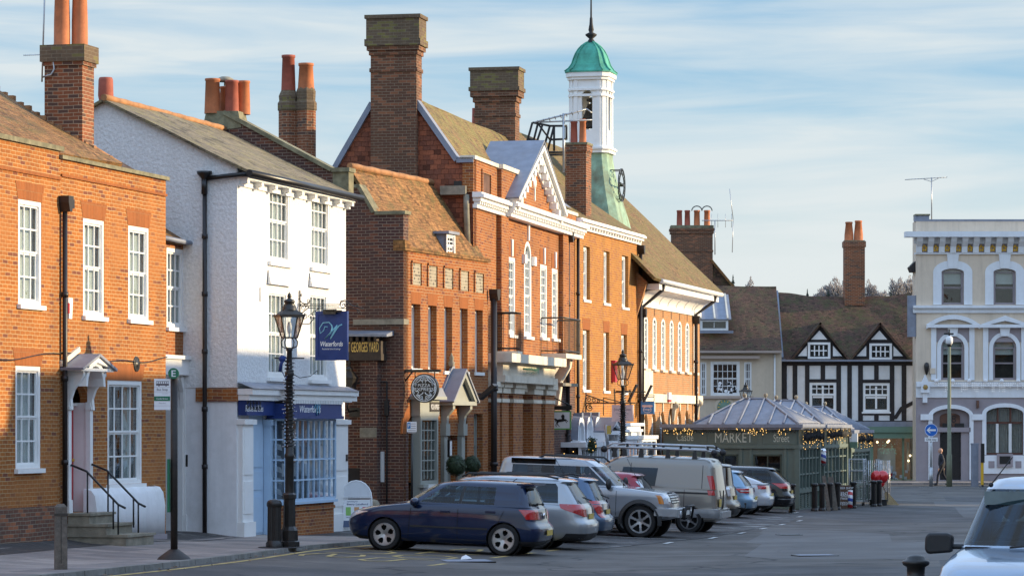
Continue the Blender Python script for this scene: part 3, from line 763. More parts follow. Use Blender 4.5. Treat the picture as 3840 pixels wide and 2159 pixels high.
# television aerial strapped to the stack
ae=thing('television_aerial','thin mast aerial with short side arm strapped to the brick chimney with two long pots','aerial',(*B2.matrix_basis.to_translation().xy,B2.location.z),f2.ang,world_z=True)
q0,q1=f2.side(113,240,av)[0],0
m=MB();zA=f2.side(108,207,av)[1];vA=f2.side(108,150,av)[0];vT=f2.side(117,-10,av)[0]
m.tube([(av-.05,vA,zA),(av-.05,vT,zA+2.4)],.018,6);m.build('mast',X['steel'],ae)
m=MB();zB=f2.side(100,139,av)[1];vB=f2.side(62,139,av)[0];m.tube([(av-.05,vA,zB),(av-.05,vB,zB)],.008,5)
for i in range(9):
 vv=vA+(vB-vA)*(i+1)/9;m.tube([(av-.1,vv-.02,zB-.02),(av+.0,vv+.02,zB+.03)],.004,4)
m.build('antenna',X['steel'],ae)
m=MB();m.tube([(av-.05,vA-.02,zA+.1),(av-.05,vA-.2,zA+.14),(av-.03,vA-.26,zA+.25),(av-.03,vA-.24,zA+.42),(av-.05,vA-.02,zA+.55)],.02,6);m.build('bracket',X['steel'],ae)
# stone steps and handrails
sp_=f2.w((dr[0]+dr[1])/2,0)
S=thing('door_steps','worn stone steps with black iron handrails leading up to red front door','steps',(sp_.x,sp_.y,gz(sp_.x,sp_.y)),f2.ang,world_z=True)
sz=S.location.z;top=dr[2];hgt=(top-(sz-.1))/3
for i,(wd,dp,off)in enumerate(((.62,.5,0),(.66,.86,.02),(.72,1.25,.1))):
 z1_=top-i*hgt;m=MB();m.box(-wd+off,wd+off,-dp,-.06,z1_-hgt-(.2 if i==2 else 0),z1_-.05);m.box(-wd-.03+off,wd+.03+off,-dp-.04,-.06,z1_-.05+.001,z1_);m.build('step',X['stone_dk'],S)
for s_ in(-1,1):
 x=s_*.52;m=MB();zt_=top+.92
 m.tube([(x,-.08,zt_),(x,-.4,zt_-.12),(x,-1.05,zt_-.75),(x,-1.2,zt_-.82)],.022,8)
 for yy,zq,zb_ in((-.42,zt_-.14,top-.1),(-.95,zt_-.65,top-hgt-.1),(-1.05,zt_-.75,top-2*hgt)):m.tube([(x,yy,zq),(x,yy,zb_)],.018,8)
 m.build('handrail',X['black'],S)
 # ================================================================ 3: narrow brick link with the white arched passage
F3=Fr(ROW.w(0,1.25).x,ROW.w(0,1.25).y,.265)
f3=F3.on(395)
B3=house(f3,'link_building','narrow brick building with one sash window above a white arched passage','building')
a3e=f3.a(512);zb3=B3.location.z;z3t=f3.at(470,612)[1]
w3=rect(f3,za(838,0)[0],za(924,0)[0],za(0,1243)[1],zb(0,195)[1])
pz=f3.at(*zb(905,350))[1];ps=(f3.a(zb(815,0)[0]),f3.a(zb(918,0)[0]),zb3-.5,f3.at(*zb(905,440))[1])
m=MB();wall(m,0,a3e,pz,z3t,0,[w3],.14);body(m,0,a3e,0,6,zb3-.4,z3t);m.build('wall',X['brick_red'],B3)
m=MB();wall(m,0,a3e,zb3-.4,pz,0.001,[ps+(.45,)],1.4);m.box(0,a3e,-.14,0,pz-.38,pz-.04);m.box(0,a3e,-.2,0,pz-.04,pz+.04)
m.box(ps[1]+.04,ps[1]+.3,-.05,0,zb3-.3,pz-.42);m.box(ps[1]+.02,ps[1]+.32,-.08,0,zb3-.3,zb3+.35)
m.prism([(ps[1]+.0,pz-.42),(ps[1]-.22,pz-.42),(ps[1]-.04,pz-.75),(ps[1],pz-1.1)],'y',-.04,.05)
m.build('passage_surround',X['white'],B3)
m=MB();m.box(ps[0],ps[1],.9,.96,zb3-.3,ps[3]);m.build('passage_door',X['navydoor'],B3)
m=MB();a_,z_=f3.at(*zb(929,867));m.box(a_-.07,a_+.07,-.1,-.05,z_-.13,z_+.13);m.build('entry_phone',X['black'],B3)
window(B3,w3,.02,3,4);
m=MB();wavyslab(m,(-.3,-.12,z3t+.05),(a3e,-.12,z3t+.0),(a3e,3.2,z3t+1.9),(-.3,3.2,z3t+1.95),.08,8,8,.02,8);m.build('roof',X['tile_red'],B3)
m=MB();m.tube([(-.3,-.17,z3t+.02),(a3e-.1,-.17,z3t-.03)],.055,8);m.build('gutter',X['lead'],B3)
pipe(B3,[(a3e-.28,-.1,z3t-.1),(a3e-.28,-.06,pz+.2)],.04,(a3e-.28,-.08,z3t-.5))
# ================================================================ 4: white roughcast house with the shop
f4=Fr(ROW.o.x,ROW.o.y,.265)
B4=house(f4,'white_house','white roughcast house with blue estate agent shopfront and long bare gable','house')
zb4=B4.location.z-.1;a4=f4.a(870);ze4=f4.at(735,450)[1]
rv=f4.side(268,262,0)[0];rz_=f4.side(268,255,0)[1]
w4=[rect(f4,zc(506,0)[0],zc(636,0)[0],zc(0,768)[1],zc(0,1282)[1]),rect(f4,zc(765,0)[0],zc(882,0)[0],zc(0,828)[1],zc(0,1318)[1]),rect(f4,zd(408,0)[0],zd(510,0)[0],zd(0,2)[1],zd(0,448)[1]),rect(f4,zd(617,0)[0],zd(712,0)[0],zd(0,14)[1],zd(0,460)[1])]
zfl=f4.at(*zd(270,500))[1]
dz0,dz1=f4.a(zd(318,0)[0]),f4.a(zd(400,0)[0]);bz0,bz1=f4.a(zd(500,0)[0],-.42),f4.a(zd(745,0)[0],-.42)
ztr=f4.at(*zd(330,640))[1]
m=MB();wall(m,0,a4,zfl,ze4,0,w4,.12);m.build('wall',X['render'],B4)
m=MB();m.quad((0,0,zfl),(0,0,ze4),(0,rv*2,ze4),(0,rv*2,zfl));m.poly([(0,-.0,ze4),(0,rv,rz_),(0,rv*2,ze4)]);m.quad((a4,0,zfl),(a4,0,ze4),(a4,rv*2,ze4),(a4,rv*2,zfl));m.quad((0,2*rv,zfl),(0,2*rv,ze4),(a4,2*rv,ze4),(a4,2*rv,zfl));m.poly([(a4,0,ze4),(a4,rv,rz_),(a4,2*rv,ze4)])
m.build('gable_wall',X['render'],B4)
m=MB();body(m,0.02,a4-.02,0.02,2*rv-.05,zb4-.4,zfl);wall(m,.02,a4-.02,zb4-.4,zfl,.02,[(dz0,dz1,zb4-.3,ztr),(dz1+.12,bz1,zb4+.5,ztr)],.5);m.build('ground_floor_wall',X['plinthw'],B4)
m=MB();m.box(-.03,.015,-.02,.95,zfl-.3,zfl-.01);m.build('brick_band',X['brick_red'],B4)
for i,r in enumerate(w4):
 window(B4,r,.02,4,4,cur='net',curm='curtain',box=.1)
 if i>1:
  a0,a1,z0,z1=r;m=MB();m.add([(a0-.06,-.02,z1+.1),(a1+.06,-.02,z1+.1),(a1+.0,-.02,z1+.42),(a0+.0,-.02,z1+.42),(a0-.06,-.1,z1+.1),(a1+.06,-.1,z1+.1)],[(4,5,2,3),(0,1,5,4),(0,4,3),(1,2,5)]);m.build('hood_mould',X['render'],B4)
m=MB();m.box(w4[2][0]-.55,w4[2][0]-.45,-.03,0,w4[2][3]-.3,w4[2][3]+.0);m.build('vent_plate',X['white_dk'],B4)
# roof, gutter, modillions, firewall
z_e=ze4+.04;ov=-.28;sl4=(rz_+.06-z_e)/rv
m=MB();wavyslab(m,(-.14,ov,z_e+ov*sl4),(a4-.1,ov,z_e+ov*sl4),(a4-.1,rv,rz_+.06),(-.14,rv,rz_+.06),.06,26,12,.018,11);wavyslab(m,(-.14,rv,rz_+.06),(a4-.1,rv,rz_+.06),(a4-.1,2*rv-ov,z_e+ov*sl4),(-.14,2*rv-ov,z_e+ov*sl4),.06,6,4,.01,12)
ro4=m.build('roof',X['tile_slate'],B4)
m=MB();m.tube([(-.16+(a4)*i/18,rv,rz_+.07+.012*(i%2))for i in range(19)],.075,8);m.build('ridge_tiles',X['ridge'],ro4)
m=MB();m.tube([(-.16,ov-.05,z_e+ov*sl4-.06),(a4+.25,ov-.05,z_e+ov*sl4-.06)],.075,10)
m.tube([(-.1,ov-.02,z_e+ov*sl4-.07),(-.1,.7,z_e+ov*sl4-.16)],.05,8);m.tube([(-.1,.72,z_e+ov*sl4-.14),(-.1,.72,z_e+ov*sl4-.5)],.07,8)
gut=m.build('gutter',X['black'],B4)
m=MB()
for i in range(9):
 a_=.12+(a4-.24)*i/8;m.box(a_-.08,a_+.08,ov+.06,0,ze4-.37,ze4-.281);m.box(a_-.05,a_+.05,ov+.14,0,ze4-.44,ze4-.371)
m.box(0,a4,ov+.04,.0,ze4-.28,ze4-.23);m.box(0,a4,-.04,.0,ze4-.42,ze4-.281)
m.build('eaves_brackets',X['white'],B4)
# firewall parapet at the far end
m=MB();fz=.42
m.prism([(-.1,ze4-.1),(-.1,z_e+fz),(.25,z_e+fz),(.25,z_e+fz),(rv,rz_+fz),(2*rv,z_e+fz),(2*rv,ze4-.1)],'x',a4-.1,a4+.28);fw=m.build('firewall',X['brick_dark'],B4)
m=MB();m.box(a4-.16,a4+.34,-.14,.32,z_e+fz,z_e+fz+.1);
slab(m,[(a4-.16,.3,z_e+fz+.1),(a4+.34,.3,z_e+fz+.1),(a4+.34,rv,rz_+fz+.1),(a4-.16,rv,rz_+fz+.1)],.1);m.box(a4-.105,a4+.285,-.105,.3,z_e-.2,z_e+fz-.003);m.build('coping',X['lichen'],fw)
hz_=rz_+fz-.02
q=MB();q.prism([(rv-.42,hz_-.3),(rv-.34,hz_+.1),(rv+.48,hz_+.12),(rv+.6,hz_-.4)],'x',a4-.12,a4+.42);hb=q.build('chimney',X['lichen'],B4)
for(da,dv,r0,r1,h,pm)in((-.1,.36,.2,.17,.85,'pot'),(.35,.2,.14,.12,.7,'pot'),(-.05,-.12,.17,.15,.8,'pot_red'),(.3,-.3,.16,.14,.82,'pot')):
 q=MB();q.lathe([(r0,0),(r1,h-.06),(r1*1.1,h-.05),(r1*1.1,h),(r1*.8,h),(r1*.8,h-.2),(0,h-.2)],16,(a4+.1+da,rv+dv,hz_+.06));q.build('chimney_pot',X[pm],hb)
q=MB();q.lathe([(.03,0),(.03,.12),(.22,.1),(.2,.17),(.1,.22),(0,.23)],14,(a4+.45,rv+.2,hz_+.78));q.build('cowl',X['stone_dk'],hb)
q=MB();q.lathe([(.17,0),(.15,.1),(.17,.2),(.16,.55),(.14,.6),(0,.6)],16,(.25,rv+.12,rz_-.05));q.build('chimney_pot',X['pot_red'],B4)
# black downpipe down the side wall
pv=f4.side(515,600,-.08)[0]
zt_,zbt=f4.side(*za(1030,900),0)[1],zb4-.2
pipe(B4,[(-.08,pv,zt_+.1),(-.08,pv,zbt)],.05,None,collars=[(-.08,pv,zt_-.0-i*1.25)for i in range(6)])
m=MB();m.lathe([(.06,-.25),(.07,-.1),(.16,0),(.17,.06),(0,.06)],12,(-.1,pv,zt_+.1));m.build('rainwater_head',X['black'],B4)
# shopfront
zc1=f4.at(*zd(300,500))[1];zc0=zc1-.28
m=MB();m.box(-.03,a4-.62,-.36,0,zc0+.12,zc1-.03);m.box(-.0,a4-.4,-.28,0,zc0,zc0+.12);m.box(bz0-.1,a4-1.05,-.66,-.36,zc0+.14,zc1-.03);m.box(bz0-.05,a4-1.0,-.6,-.28,zc0+.02,zc0+.14)
for i in range(30):
 a_=bz0+(bz1-bz0)*i/29;m.box(a_,a_+.07,-.6,-.5,zc0-.06,zc0+.02)
m.build('shop_cornice',X['white'],B4)
m=MB();m.add([(-.08,-.02,zc1+.12),(a4+.1,-.02,zc1+.1),(a4-.5,-.36,zc1-.028),(a4-1.1,-.7,zc1-.028),(bz0-.15,-.7,zc1-.028),(bz0-.3,-.4,zc1-.028),(-.06,-.4,zc1-.028)],[(0,1,2,3,4,5,6)]);m.build('lead_roof',X['lead'],B4)
m=MB();m.box(.05,dz1+.02,-.2,.0,ztr,zc0-.0);m.box(dz1+.02,bz1+.12,-.56,0,ztr-.0,zc0-.06);m.box(dz1-.02,bz1+.16,-.6,-.02,ztr-.07,ztr-.001)
fa=m.build('shop_fascia',X['navy'],B4)
X['letter_white']=M('white_lettering',(.8,.8,.8),.5,var=.02);X['letter_sky']=M('sky_blue_lettering',(.22,.5,.62),.5,var=.02)
text(fa,'Residential Sales',X['letter_white'],f4.a(zd(340,0)[0],-.2),-.2,ztr+.085,.14,1.15,.15,bold=.008)
text(fa,'Waterfords',X['letter_white'],f4.a(zd(620,0)[0],-.56),-.56,ztr+.075,.15,1.5,.2,bold=.01)
m=MB();pz_=ztr+.1;aw=f4.a(zd(655,0)[0],-.56)
m.tube([(aw-.2,-.57,pz_+.05),(aw-.1,-.57,pz_+.2),(aw-.03,-.57,pz_-.1),(aw+.06,-.57,pz_+.22),(aw+.12,-.57,pz_-.08),(aw+.25,-.57,pz_+.28)],.012,5);m.build('emblem',X['letter_sky'],fa)
m=MB();
for i in range(5):
 for j in range(2):scroll(m,(.06+.2*i,-.22,zc0-.06-.1*j),.06,1.2,.008,(0,2),i)
m.build('iron_scrollwork',X['black'],fa)
m=MB()
for xa,xb in((.06,dz0-.04),(bz1+.1,a4-.14)):
 m.box(xa,xb,-.1,.03,zb4-.2,ztr-.08);m.box(xa-.03,xb+.03,-.15,.03,zb4-.2,zb4+.42);m.box(xa-.04,xb+.04,-.17,.03,ztr-.2,ztr-.09)
 m.box(xa+.07,xb-.07,-.12,-.1,zb4+.6,zb4+1.3);m.box(xa+.07,xb-.07,-.12,-.1,zb4+1.45,ztr-.3)
m.build_each('pilaster',X['white'],B4)
m=MB();m.box(dz0,dz1,.06,.12,zb4-.3,ztr)
for z0,z1 in((zb4+.15,zb4+.95),(zb4+1.1,zb4+1.5),(zb4+1.6,ztr-.2)):m.box(dz0+.1,dz1-.1,.04,.06,z0,z1)
m.box(dz1-.02,dz1+.16,-.12,.05,zb4-.3,ztr-.09);m.box(dz1-.05,dz1+.2,-.16,.05,zb4-.3,zb4+.4);m.box(dz1-.06,dz1+.2,-.16,.05,ztr-.22,ztr-.09)
m.build('shop_door',X['shopblue'],B4)
zs0,zs1=f4.at(*zd(545,1068),-.42)[1],ztr-.08
def glazing(mb,p,q,z0,z1,cols,rows,t=.035,d=.05):
 """a glazed screen from p to q (xy), bars both ways"""
 p,q=Vector((p[0],p[1],0)),Vector((q[0],q[1],0))
 for c in range(cols+1):
  x=p+(q-p)*c/cols;w_=t*(1.9 if c in(0,cols)else 1)
  mb.beam(x+Vector((0,0,z0)),x+Vector((0,0,z1)),w_,d,(q-p).normalized().cross(Vector((0,0,1))))
 for r_ in range(rows+1):
  z=z0+(z1-z0)*r_/rows;w_=t*(2.2 if r_ in(0,rows)else 1)
  mb.beam(p+Vector((0,0,z)),q+Vector((0,0,z)),d*.9,w_)
m=MB();glazing(m,(bz0,-.42),(bz1,-.42),zs0,zs1,9,4);glazing(m,(bz0,-.42),(bz0-.02,.04),zs0,zs1,2,4);glazing(m,(bz1,-.42),(bz1+.02,.04),zs0,zs1,2,4)
m.box(bz0-.06,bz1+.06,-.48,.02,zs0-.09,zs0-.03);bay=m.build('bay_window',X['shopblue'],B4)
m=MB();m.quad((bz0,-.42,zs0),(bz1,-.42,zs0),(bz1,-.42,zs1),(bz0,-.42,zs1));m.quad((bz0,-.42,zs0),(bz0-.02,.04,zs0),(bz0-.02,.04,zs1),(bz0,-.42,zs1));m.build('pane',X['glass_shop'],bay)
m=MB();m.quad((dz1,.5,zs0-.3),(bz1,.5,zs0-.3),(bz1,.5,zs1),(dz1,.5,zs1));m.build('shop_interior',X['roomy'],bay)
m=MB();pm_=MB()
for i in range(5):
 for j in range(4):
  a_=bz0+.12+(bz1-bz0-.25)*i/4;z_=zs0+.15+j*.38
  m.box(a_-.13,a_+.13,-.12+.06*(j%2),-.11+.06*(j%2),z_,z_+.3)
m.build_each('display_card',X['white_dk'],bay)
m=MB()
for j in range(5):m.add([(bz0+.0,-.3,zs0+.25+j*.25),(bz0+.02,-.02,zs0+.32+j*.25),(bz0+.12,-.02,zs0+.2+j*.25),(bz0+.1,-.3,zs0+.12+j*.25)],[(0,1,2,3)])
m.build_each('brochure',X['white'],bay)
m=MB();m.box(bz0-.0,bz1+.0,-.4,.04,zb4-.4,zs0-.09);m.box(bz0-.02,bz1+.02,-.43,.04,zs0-.24,zs0-.165);m.build('stall_riser',X['brick_red'],B4)
m=MB();a_,z_=f4.at(*zd(781,853));m.box(a_-.06,a_+.06,-.14,-.1,z_-.08,z_+.08);m.build('letter_plate',X['black'],B4)
# hanging sign on scrolled iron bracket
sgY=72.6
ha,_=f4.at(*zw(362,300));hp=f4.w(ha,0)
HS=thing('hanging_sign','navy hanging shop sign with white lettering on scrolled iron bracket','sign',(hp.x,hp.y,0),f4.ang)
def sv(x,y):return f4.side(*zw(x,y),ha)
m=MB();v_,z_=sv(362,275);vE,zE=sv(1465,330);_,zTop=sv(362,40);_,zBot=sv(362,720)
m.tube([(0,-.03,zBot),(0,-.03,zTop)],.018,6)
for(p,q)in(((362,275),(1080,278)),((362,300),(1050,312)),((520,340),(1140,345))):
 a_,b_=sv(*p),sv(*q);m.tube([(0,a_[0]-.0,a_[1]),(0,b_[0],b_[1])],.011,6)
for(x,y,r,tn,s0,dd)in((395,120,25,1.3,2,1),(535,215,38,1.2,4,1),(435,330,60,1.5,0,1),(465,470,60,1.5,1,-1),(575,490,50,1.5,0,1),(1120,290,70,1.6,3,-1),(1180,300,45,1.4,0,1),(1385,390,35,1.2,1,-1),(1350,290,25,1.2,2,1),(490,300,30,1.3,0,1)):
 a_,b_=sv(x,y),sv(x+r,y);scroll(m,(0,a_[0],a_[1]),abs(a_[0]-b_[0]),tn,.009,(1,2),s0,dd)
for pts in([(362,180),(420,250),(500,270),(560,220)],[(370,400),(420,420),(520,340),(545,300)],[(420,610),(540,610),(620,520),(590,420),(700,350)],[(1060,290),(1080,220),(1150,205),(1280,300),(1465,345)],[(1140,345),(1330,350),(1400,390)]):
 m.tube([(0,)+tuple(sv(*p))for p in pts],.012,6)
m.build('iron_bracket',X['iron'],HS)
m=MB();v0,z1=sv(672,410);v1,_=sv(1185,410);_,z0=sv(672,1210);v0b=v0;
m.box(-.045,.045,v1,v0,z0,z1);bd=m.build('sign_board',X['navy'],HS)
m=MB();t_=.05
m.box(-.06,.06,v1-.02,v1+t_,z0-.02,z1+.02);m.box(-.06,.06,v0-t_,v0+.02,z0-.02,z1+.02);m.box(-.06,.06,v1+t_,v0-t_,z0-.02,z0+t_);m.box(-.06,.06,v1+t_,v0-t_,z1-t_,z1+.02);m.build('frame',X['navy'],bd)
m=MB();m.box(-.16,-.06,v0-.5,v0-.2,z1-.05,z1+.06);m.box(-.16,-.06,v1+.1,v1+.45,z1-.0,z1+.04);m.build('sign_light',X['black'],HS)
vc=(v0+v1)/2;wS=abs(v0-v1);hS=z1-z0
rotS=Matrix.Rotation(-PI/2,3,'Z')
text(bd,'Waterfords',X['letter_white'],-.046,vc,z0+hS*.28,hS*.1,wS*.74,.2,rot=rotS,bold=.012)
text(bd,'Residential Sales & Lettings',X['letter_white'],-.046,vc,z0+hS*.205,hS*.035,wS*.6,0,rot=rotS)
def sv2(x,y):
 q=sv(x,y);return(-.05,q[0],q[1])
m=MB();m.tube([sv2(*p)for p in((870,660),(820,655),(800,720),(740,770),(730,680),(790,590),(890,580),(945,640),(920,760),(890,780))],.012,6);m.tube([sv2(*p)for p in((930,620),(950,680),(920,760),(825,860),(1030,630))],.016,6);m.tube([sv2(*p)for p in((1030,630),(985,720),(910,860),(1060,640),(1112,618))],.016,6)
m.build('emblem',X['letter_sky'],bd)
# ================================================================ 5: dark flank wall and five-window brick building (restaurant)
f5=Fr((1015-CXD)/FPX*79,79.0,.35)
B5=house(f5,'brick_building','narrow brick restaurant building with dark flank wall and steep tiled roof','building')
zb5=B5.location.z;a5=f5.a(1228);z5t=f5.at(1125,645)[1]
wu,pn=[],[]
for x0,x1,yt,yb in((497,545,345,695),(588,634,354,700),(675,718,362,710),(760,802,370,713),(842,884,378,716)):wu.append(rect(f5,zf(x0,0)[0],zf(x1,0)[0],zf(0,yt)[1],zf(0,yb)[1]))
for x0,x1,yt,yb in((498,546,122,240),(586,632,137,250),(673,718,151,260),(759,803,165,272),(840,884,178,283)):pn.append(rect(f5,zf(x0,0)[0],zf(x1,0)[0],zf(0,yt)[1],zf(0,yb)[1]))
ad=rect(f5,zf(468,0)[0],zf(536,0)[0],zf(0,955)[1],zf(0,1420)[1]);ad=(ad[0],ad[1],zb5-.4,ad[3],(ad[1]-ad[0])/2)
bw_=rect(f5,zf(545,0)[0],zf(640,0)[0],zf(0,955)[1],zf(0,1325)[1],-.22)
d5=(f5.a(zf(672,0)[0]),f5.a(zf(752,0)[0]),zb5-.3,f5.at(*zf(700,1060))[1])
gl=[rect(f5,zf(757,0)[0],zf(800,0)[0],zf(0,945)[1],zf(0,1285)[1]),rect(f5,zf(836,0)[0],zf(884,0)[0],zf(0,942)[1],zf(0,1285)[1])]
m=MB();wall(m,0,a5,zb5-.5,z5t,0,wu+gl+[ad,d5,(bw_[0]+.05,bw_[1]-.05,bw_[2]+.05,bw_[3]-.05)],.3)
m2=m;o5=m.build('wall',X['brick_red'],B5)
for p in pn:
 q=MB();q.box(p[0],p[1],-.004,.02,p[2],p[3]);q.build('flint_panel',X['flint'],B5)
 q=MB();q.box(p[0]-.03,p[1]+.03,-.045,.0,p[3],p[3]+.06);q.box(p[0]-.07,p[0],-.035,0,p[2]+.0,p[3]);q.box(p[1],p[1]+.07,-.035,0,p[2],p[3]);q.build('brick_surround',X['brick_red'],B5)
for r in wu:window(B5,r,.18,3,4,fm='white_dk',cur='dim',box=.07,deep=.12,sillm='white');lintel(B5,r,0,.3,.06)
for r in gl:window(B5,r,.18,2,4,fm='greygreen',cur='dim',box=.07,deep=.1,sillm='white_dk')
m=MB();m.box(ad[0],ad[1],.28,.31,ad[2],ad[3]-ad[4]-.5);m.build('side_door',X['paleblue'],B5)
m=MB();m.prism(archpts(ad[0],ad[1],ad[3]-ad[4]-.5,ad[3],ad[4]),'y',.28,.3);m.build('fanlight',X['dim'],B5)
m=MB();n=12;mm_=(ad[0]+ad[1])/2;r0=(ad[1]-ad[0])/2
for i in range(n):
 t0,t1=PI*i/n,PI*(i+1)/n;zc_=ad[3]-ad[4]
 m.prism([(mm_-r0*math.cos(t0),zc_+r0*math.sin(t0)),(mm_-r0*math.cos(t1),zc_+r0*math.sin(t1)),(mm_-(r0+.3)*math.cos(t1),zc_+(r0+.3)*math.sin(t1)),(mm_-(r0+.3)*math.cos(t0),zc_+(r0+.3)*math.sin(t0))],'y',-.006,.04)
m.build_each('brick_arch',X['arch_brick'],B5)
window(B5,bw_,-.22,4,6,fm='greygreen',cur='dim',sash=False,box=.1,back=.4)
m=MB();m.box(bw_[0]-.06,bw_[1]+.06,-.24,0,bw_[3]-.0,bw_[3]+.42);m.box(bw_[0]-.16,bw_[1]+.3,-.36,0,bw_[3]+.42,bw_[3]+.5);m.box(bw_[0]-.02,bw_[0]+.02,-.22,0,bw_[2]-.3,bw_[3]);m.box(bw_[1]-.02,bw_[1]+.02,-.22,0,bw_[2]-.3,bw_[3]);m.box(bw_[0],bw_[1],-.2,0,bw_[2]-.5,bw_[2]-.09)
m.build('bay_surround',X['greygreen'],B5)
m=MB();m.prism([(bw_[0]-.16,bw_[3]+.5),(bw_[1]+.3,bw_[3]+.5),(bw_[1],bw_[3]+.72),(bw_[0]+.1,bw_[3]+.66)],'y',-.34,0);m.build('lead_roof',X['lead'],B5)
m=MB();a_=(bw_[0]+bw_[1])/2;m.box(a_-.02,a_+.62,-.262,-.24,bw_[3]+.12,bw_[3]+.36);nb=m.build('name_board',X['dim'],B5)
text(nb,'PIZZA EXPRESS',X['letter_white'],a_+.3,-.262,bw_[3]+.18,.12,.56)
# gabled door hood
m=MB();m.box(d5[0],d5[1],.22,.27,d5[2],d5[3]);m.box(d5[0]+.1,d5[1]-.1,.2,.22,d5[2]+.2,d5[2]+1.0);m.box(d5[0]+.1,d5[1]-.1,.2,.22,d5[2]+1.15,d5[2]+2.0);m.build('door',X['greygreen'],B5)
m=MB()
for xx in(d5[0]-.1,d5[1]+.1):
 m.box(xx-.12,xx+.12,-.1,.02,zb5-.4,d5[3]);m.box(xx-.15,xx+.15,-.16,.02,d5[3],d5[3]+.3)
 m.prism([(0,d5[3]+.2),(-.14,d5[3]+.3),(-.16,d5[3]+.5),(-.32,d5[3]+.68),(-.32,d5[3]+.78),(0,d5[3]+.78)],'x',xx-.08,xx+.08)
hb0=d5[3]+.78;am=(d5[0]+d5[1])/2;hw=(d5[1]-d5[0])/2+.36
m.box(am-hw,am+hw,-.38,0,hb0,hb0+.1)
m.prism([(am-hw,hb0+.1),(am-hw+.16,hb0+.1),(am,hb0+.72),(am+hw-.16,hb0+.1),(am+hw,hb0+.1),(am,hb0+.88)],'y',-.4,-.3)
m.prism([(am-hw+.1,hb0+.1),(am+hw-.1,hb0+.1),(am,hb0+.8)],'y',-.26,-.22)
m.build('door_hood',X['greygreen'],B5)
m=MB()
for s_ in(-1,1):slab(m,[(am+s_*(hw+.08),-.44,hb0+.1),(am,-.44,hb0+.95),(am,0,hb0+.95),(am+s_*(hw+.08),0,hb0+.1)],.05)
m.prism([(am-hw-.1,hb0+.15),(am,hb0+1.06),(am+.12,hb0+1.0),(am+.12,hb0+.9),(am,hb0+.9)],'y',-.06,0)
m.build('hood_roof',X['lead'],B5)
m=MB();m.lathe([(.06,0),(.1,.08),(.05,.16),(.07,.22),(.0,.36)],8,(am-.1,-.05,hb0+1.0));m.build('finial',X['stone_dk'],B5)
# menu boxes beside the door
m=MB();a_,z_=f5.at(*zf(651,1130));m.box(a_-.09,a_+.09,-.3,-.24,z_-.22,z_+.22);mb_=m.build('menu_case',X['black'],B5)
m=MB();m.box(a_-.07,a_+.07,-.305,-.3,z_-.19,z_+.19);m.build('menu_sheet',X['white_dk'],mb_)
# parapet coping, roof, dormer
m=MB();sh=f5.at(1035,600)[1]
m.prism([(-.04,z5t),(a5+.04,z5t),(a5+.04,z5t+.1),(.42,z5t+.1),(.22,z5t+.24),(.0,z5t+.26),(-.04,z5t+.26)],'y',-.06,.26);m.build('coping',X['tile_red'],B5)
rvn,rzn=f5.side(872,418,0);rvf=3.4
kv,kz=f5.side(944,540,0);kv2,kz2=f5.side(905,472,0)
m=MB()
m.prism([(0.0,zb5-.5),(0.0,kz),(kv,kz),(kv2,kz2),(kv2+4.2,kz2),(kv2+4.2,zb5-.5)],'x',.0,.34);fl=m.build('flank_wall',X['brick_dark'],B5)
m=MB();m.box(-.05,.38,-.06,kv+.0,kz,kz+.085);slab(m,[(-.05,kv,kz+.085),(.38,kv,kz+.085),(.38,kv2,kz2+.085),(-.05,kv2,kz2+.085)],.09);m.box(-.05,.38,kv2,kv2+4.2,kz2,kz2+.085);m.build('coping',X['lichen'],fl)
m=MB();zr5=rzn;vr5=rvn
wavyslab(m,(.2,.15,z5t+.02),(a5+.3,.15,z5t+.02),(a5+.3,vr5,zr5),(.2,vr5,zr5),.08,22,14,.022,21)
wavyslab(m,(.2,vr5,zr5),(a5+.3,vr5,zr5),(a5+.3,vr5*2,z5t),(.2,vr5*2,z5t),.08,6,4,.01,22)
r5=m.build('roof',X['tile_red'],B5)
m=MB();m.tube([(.2+(a5)*i/12,vr5,zr5+.02+.015*(i%2))for i in range(13)],.08,8);m.build('ridge_tiles',X['ridge'],r5)
# dormer: front face of window at v=.35
def dormer(B,f,xl,xr,yt,yb,v,slope_back,cols,name='dormer',wm='white',side='lead'):
 r=rect(f,xl,xr,yt,yb,v);a0,a1,z0,z1=r;bk=v+slope_back
 m=MB();m.poly([(a0,v,z0),(a0,v,z1),(a0,bk,z1),(a0,v+.1,z0)]);m.poly([(a1,v,z0),(a1,v,z1),(a1,bk,z1),(a1,v+.1,z0)])
 m.box(a0-.08,a1+.08,v-.1,bk,z1,z1+.07);o=m.build(name,X[side],B)
 window(o,(a0,a1,z0,z1),v,cols,4,fm=wm,cur='dim',sill=False,box=.06);return o
dormer(B5,f5,ze(686,0)[0],ze(733,0)[0],ze(0,1268)[1],ze(0,1395)[1],.25,1.1,2)
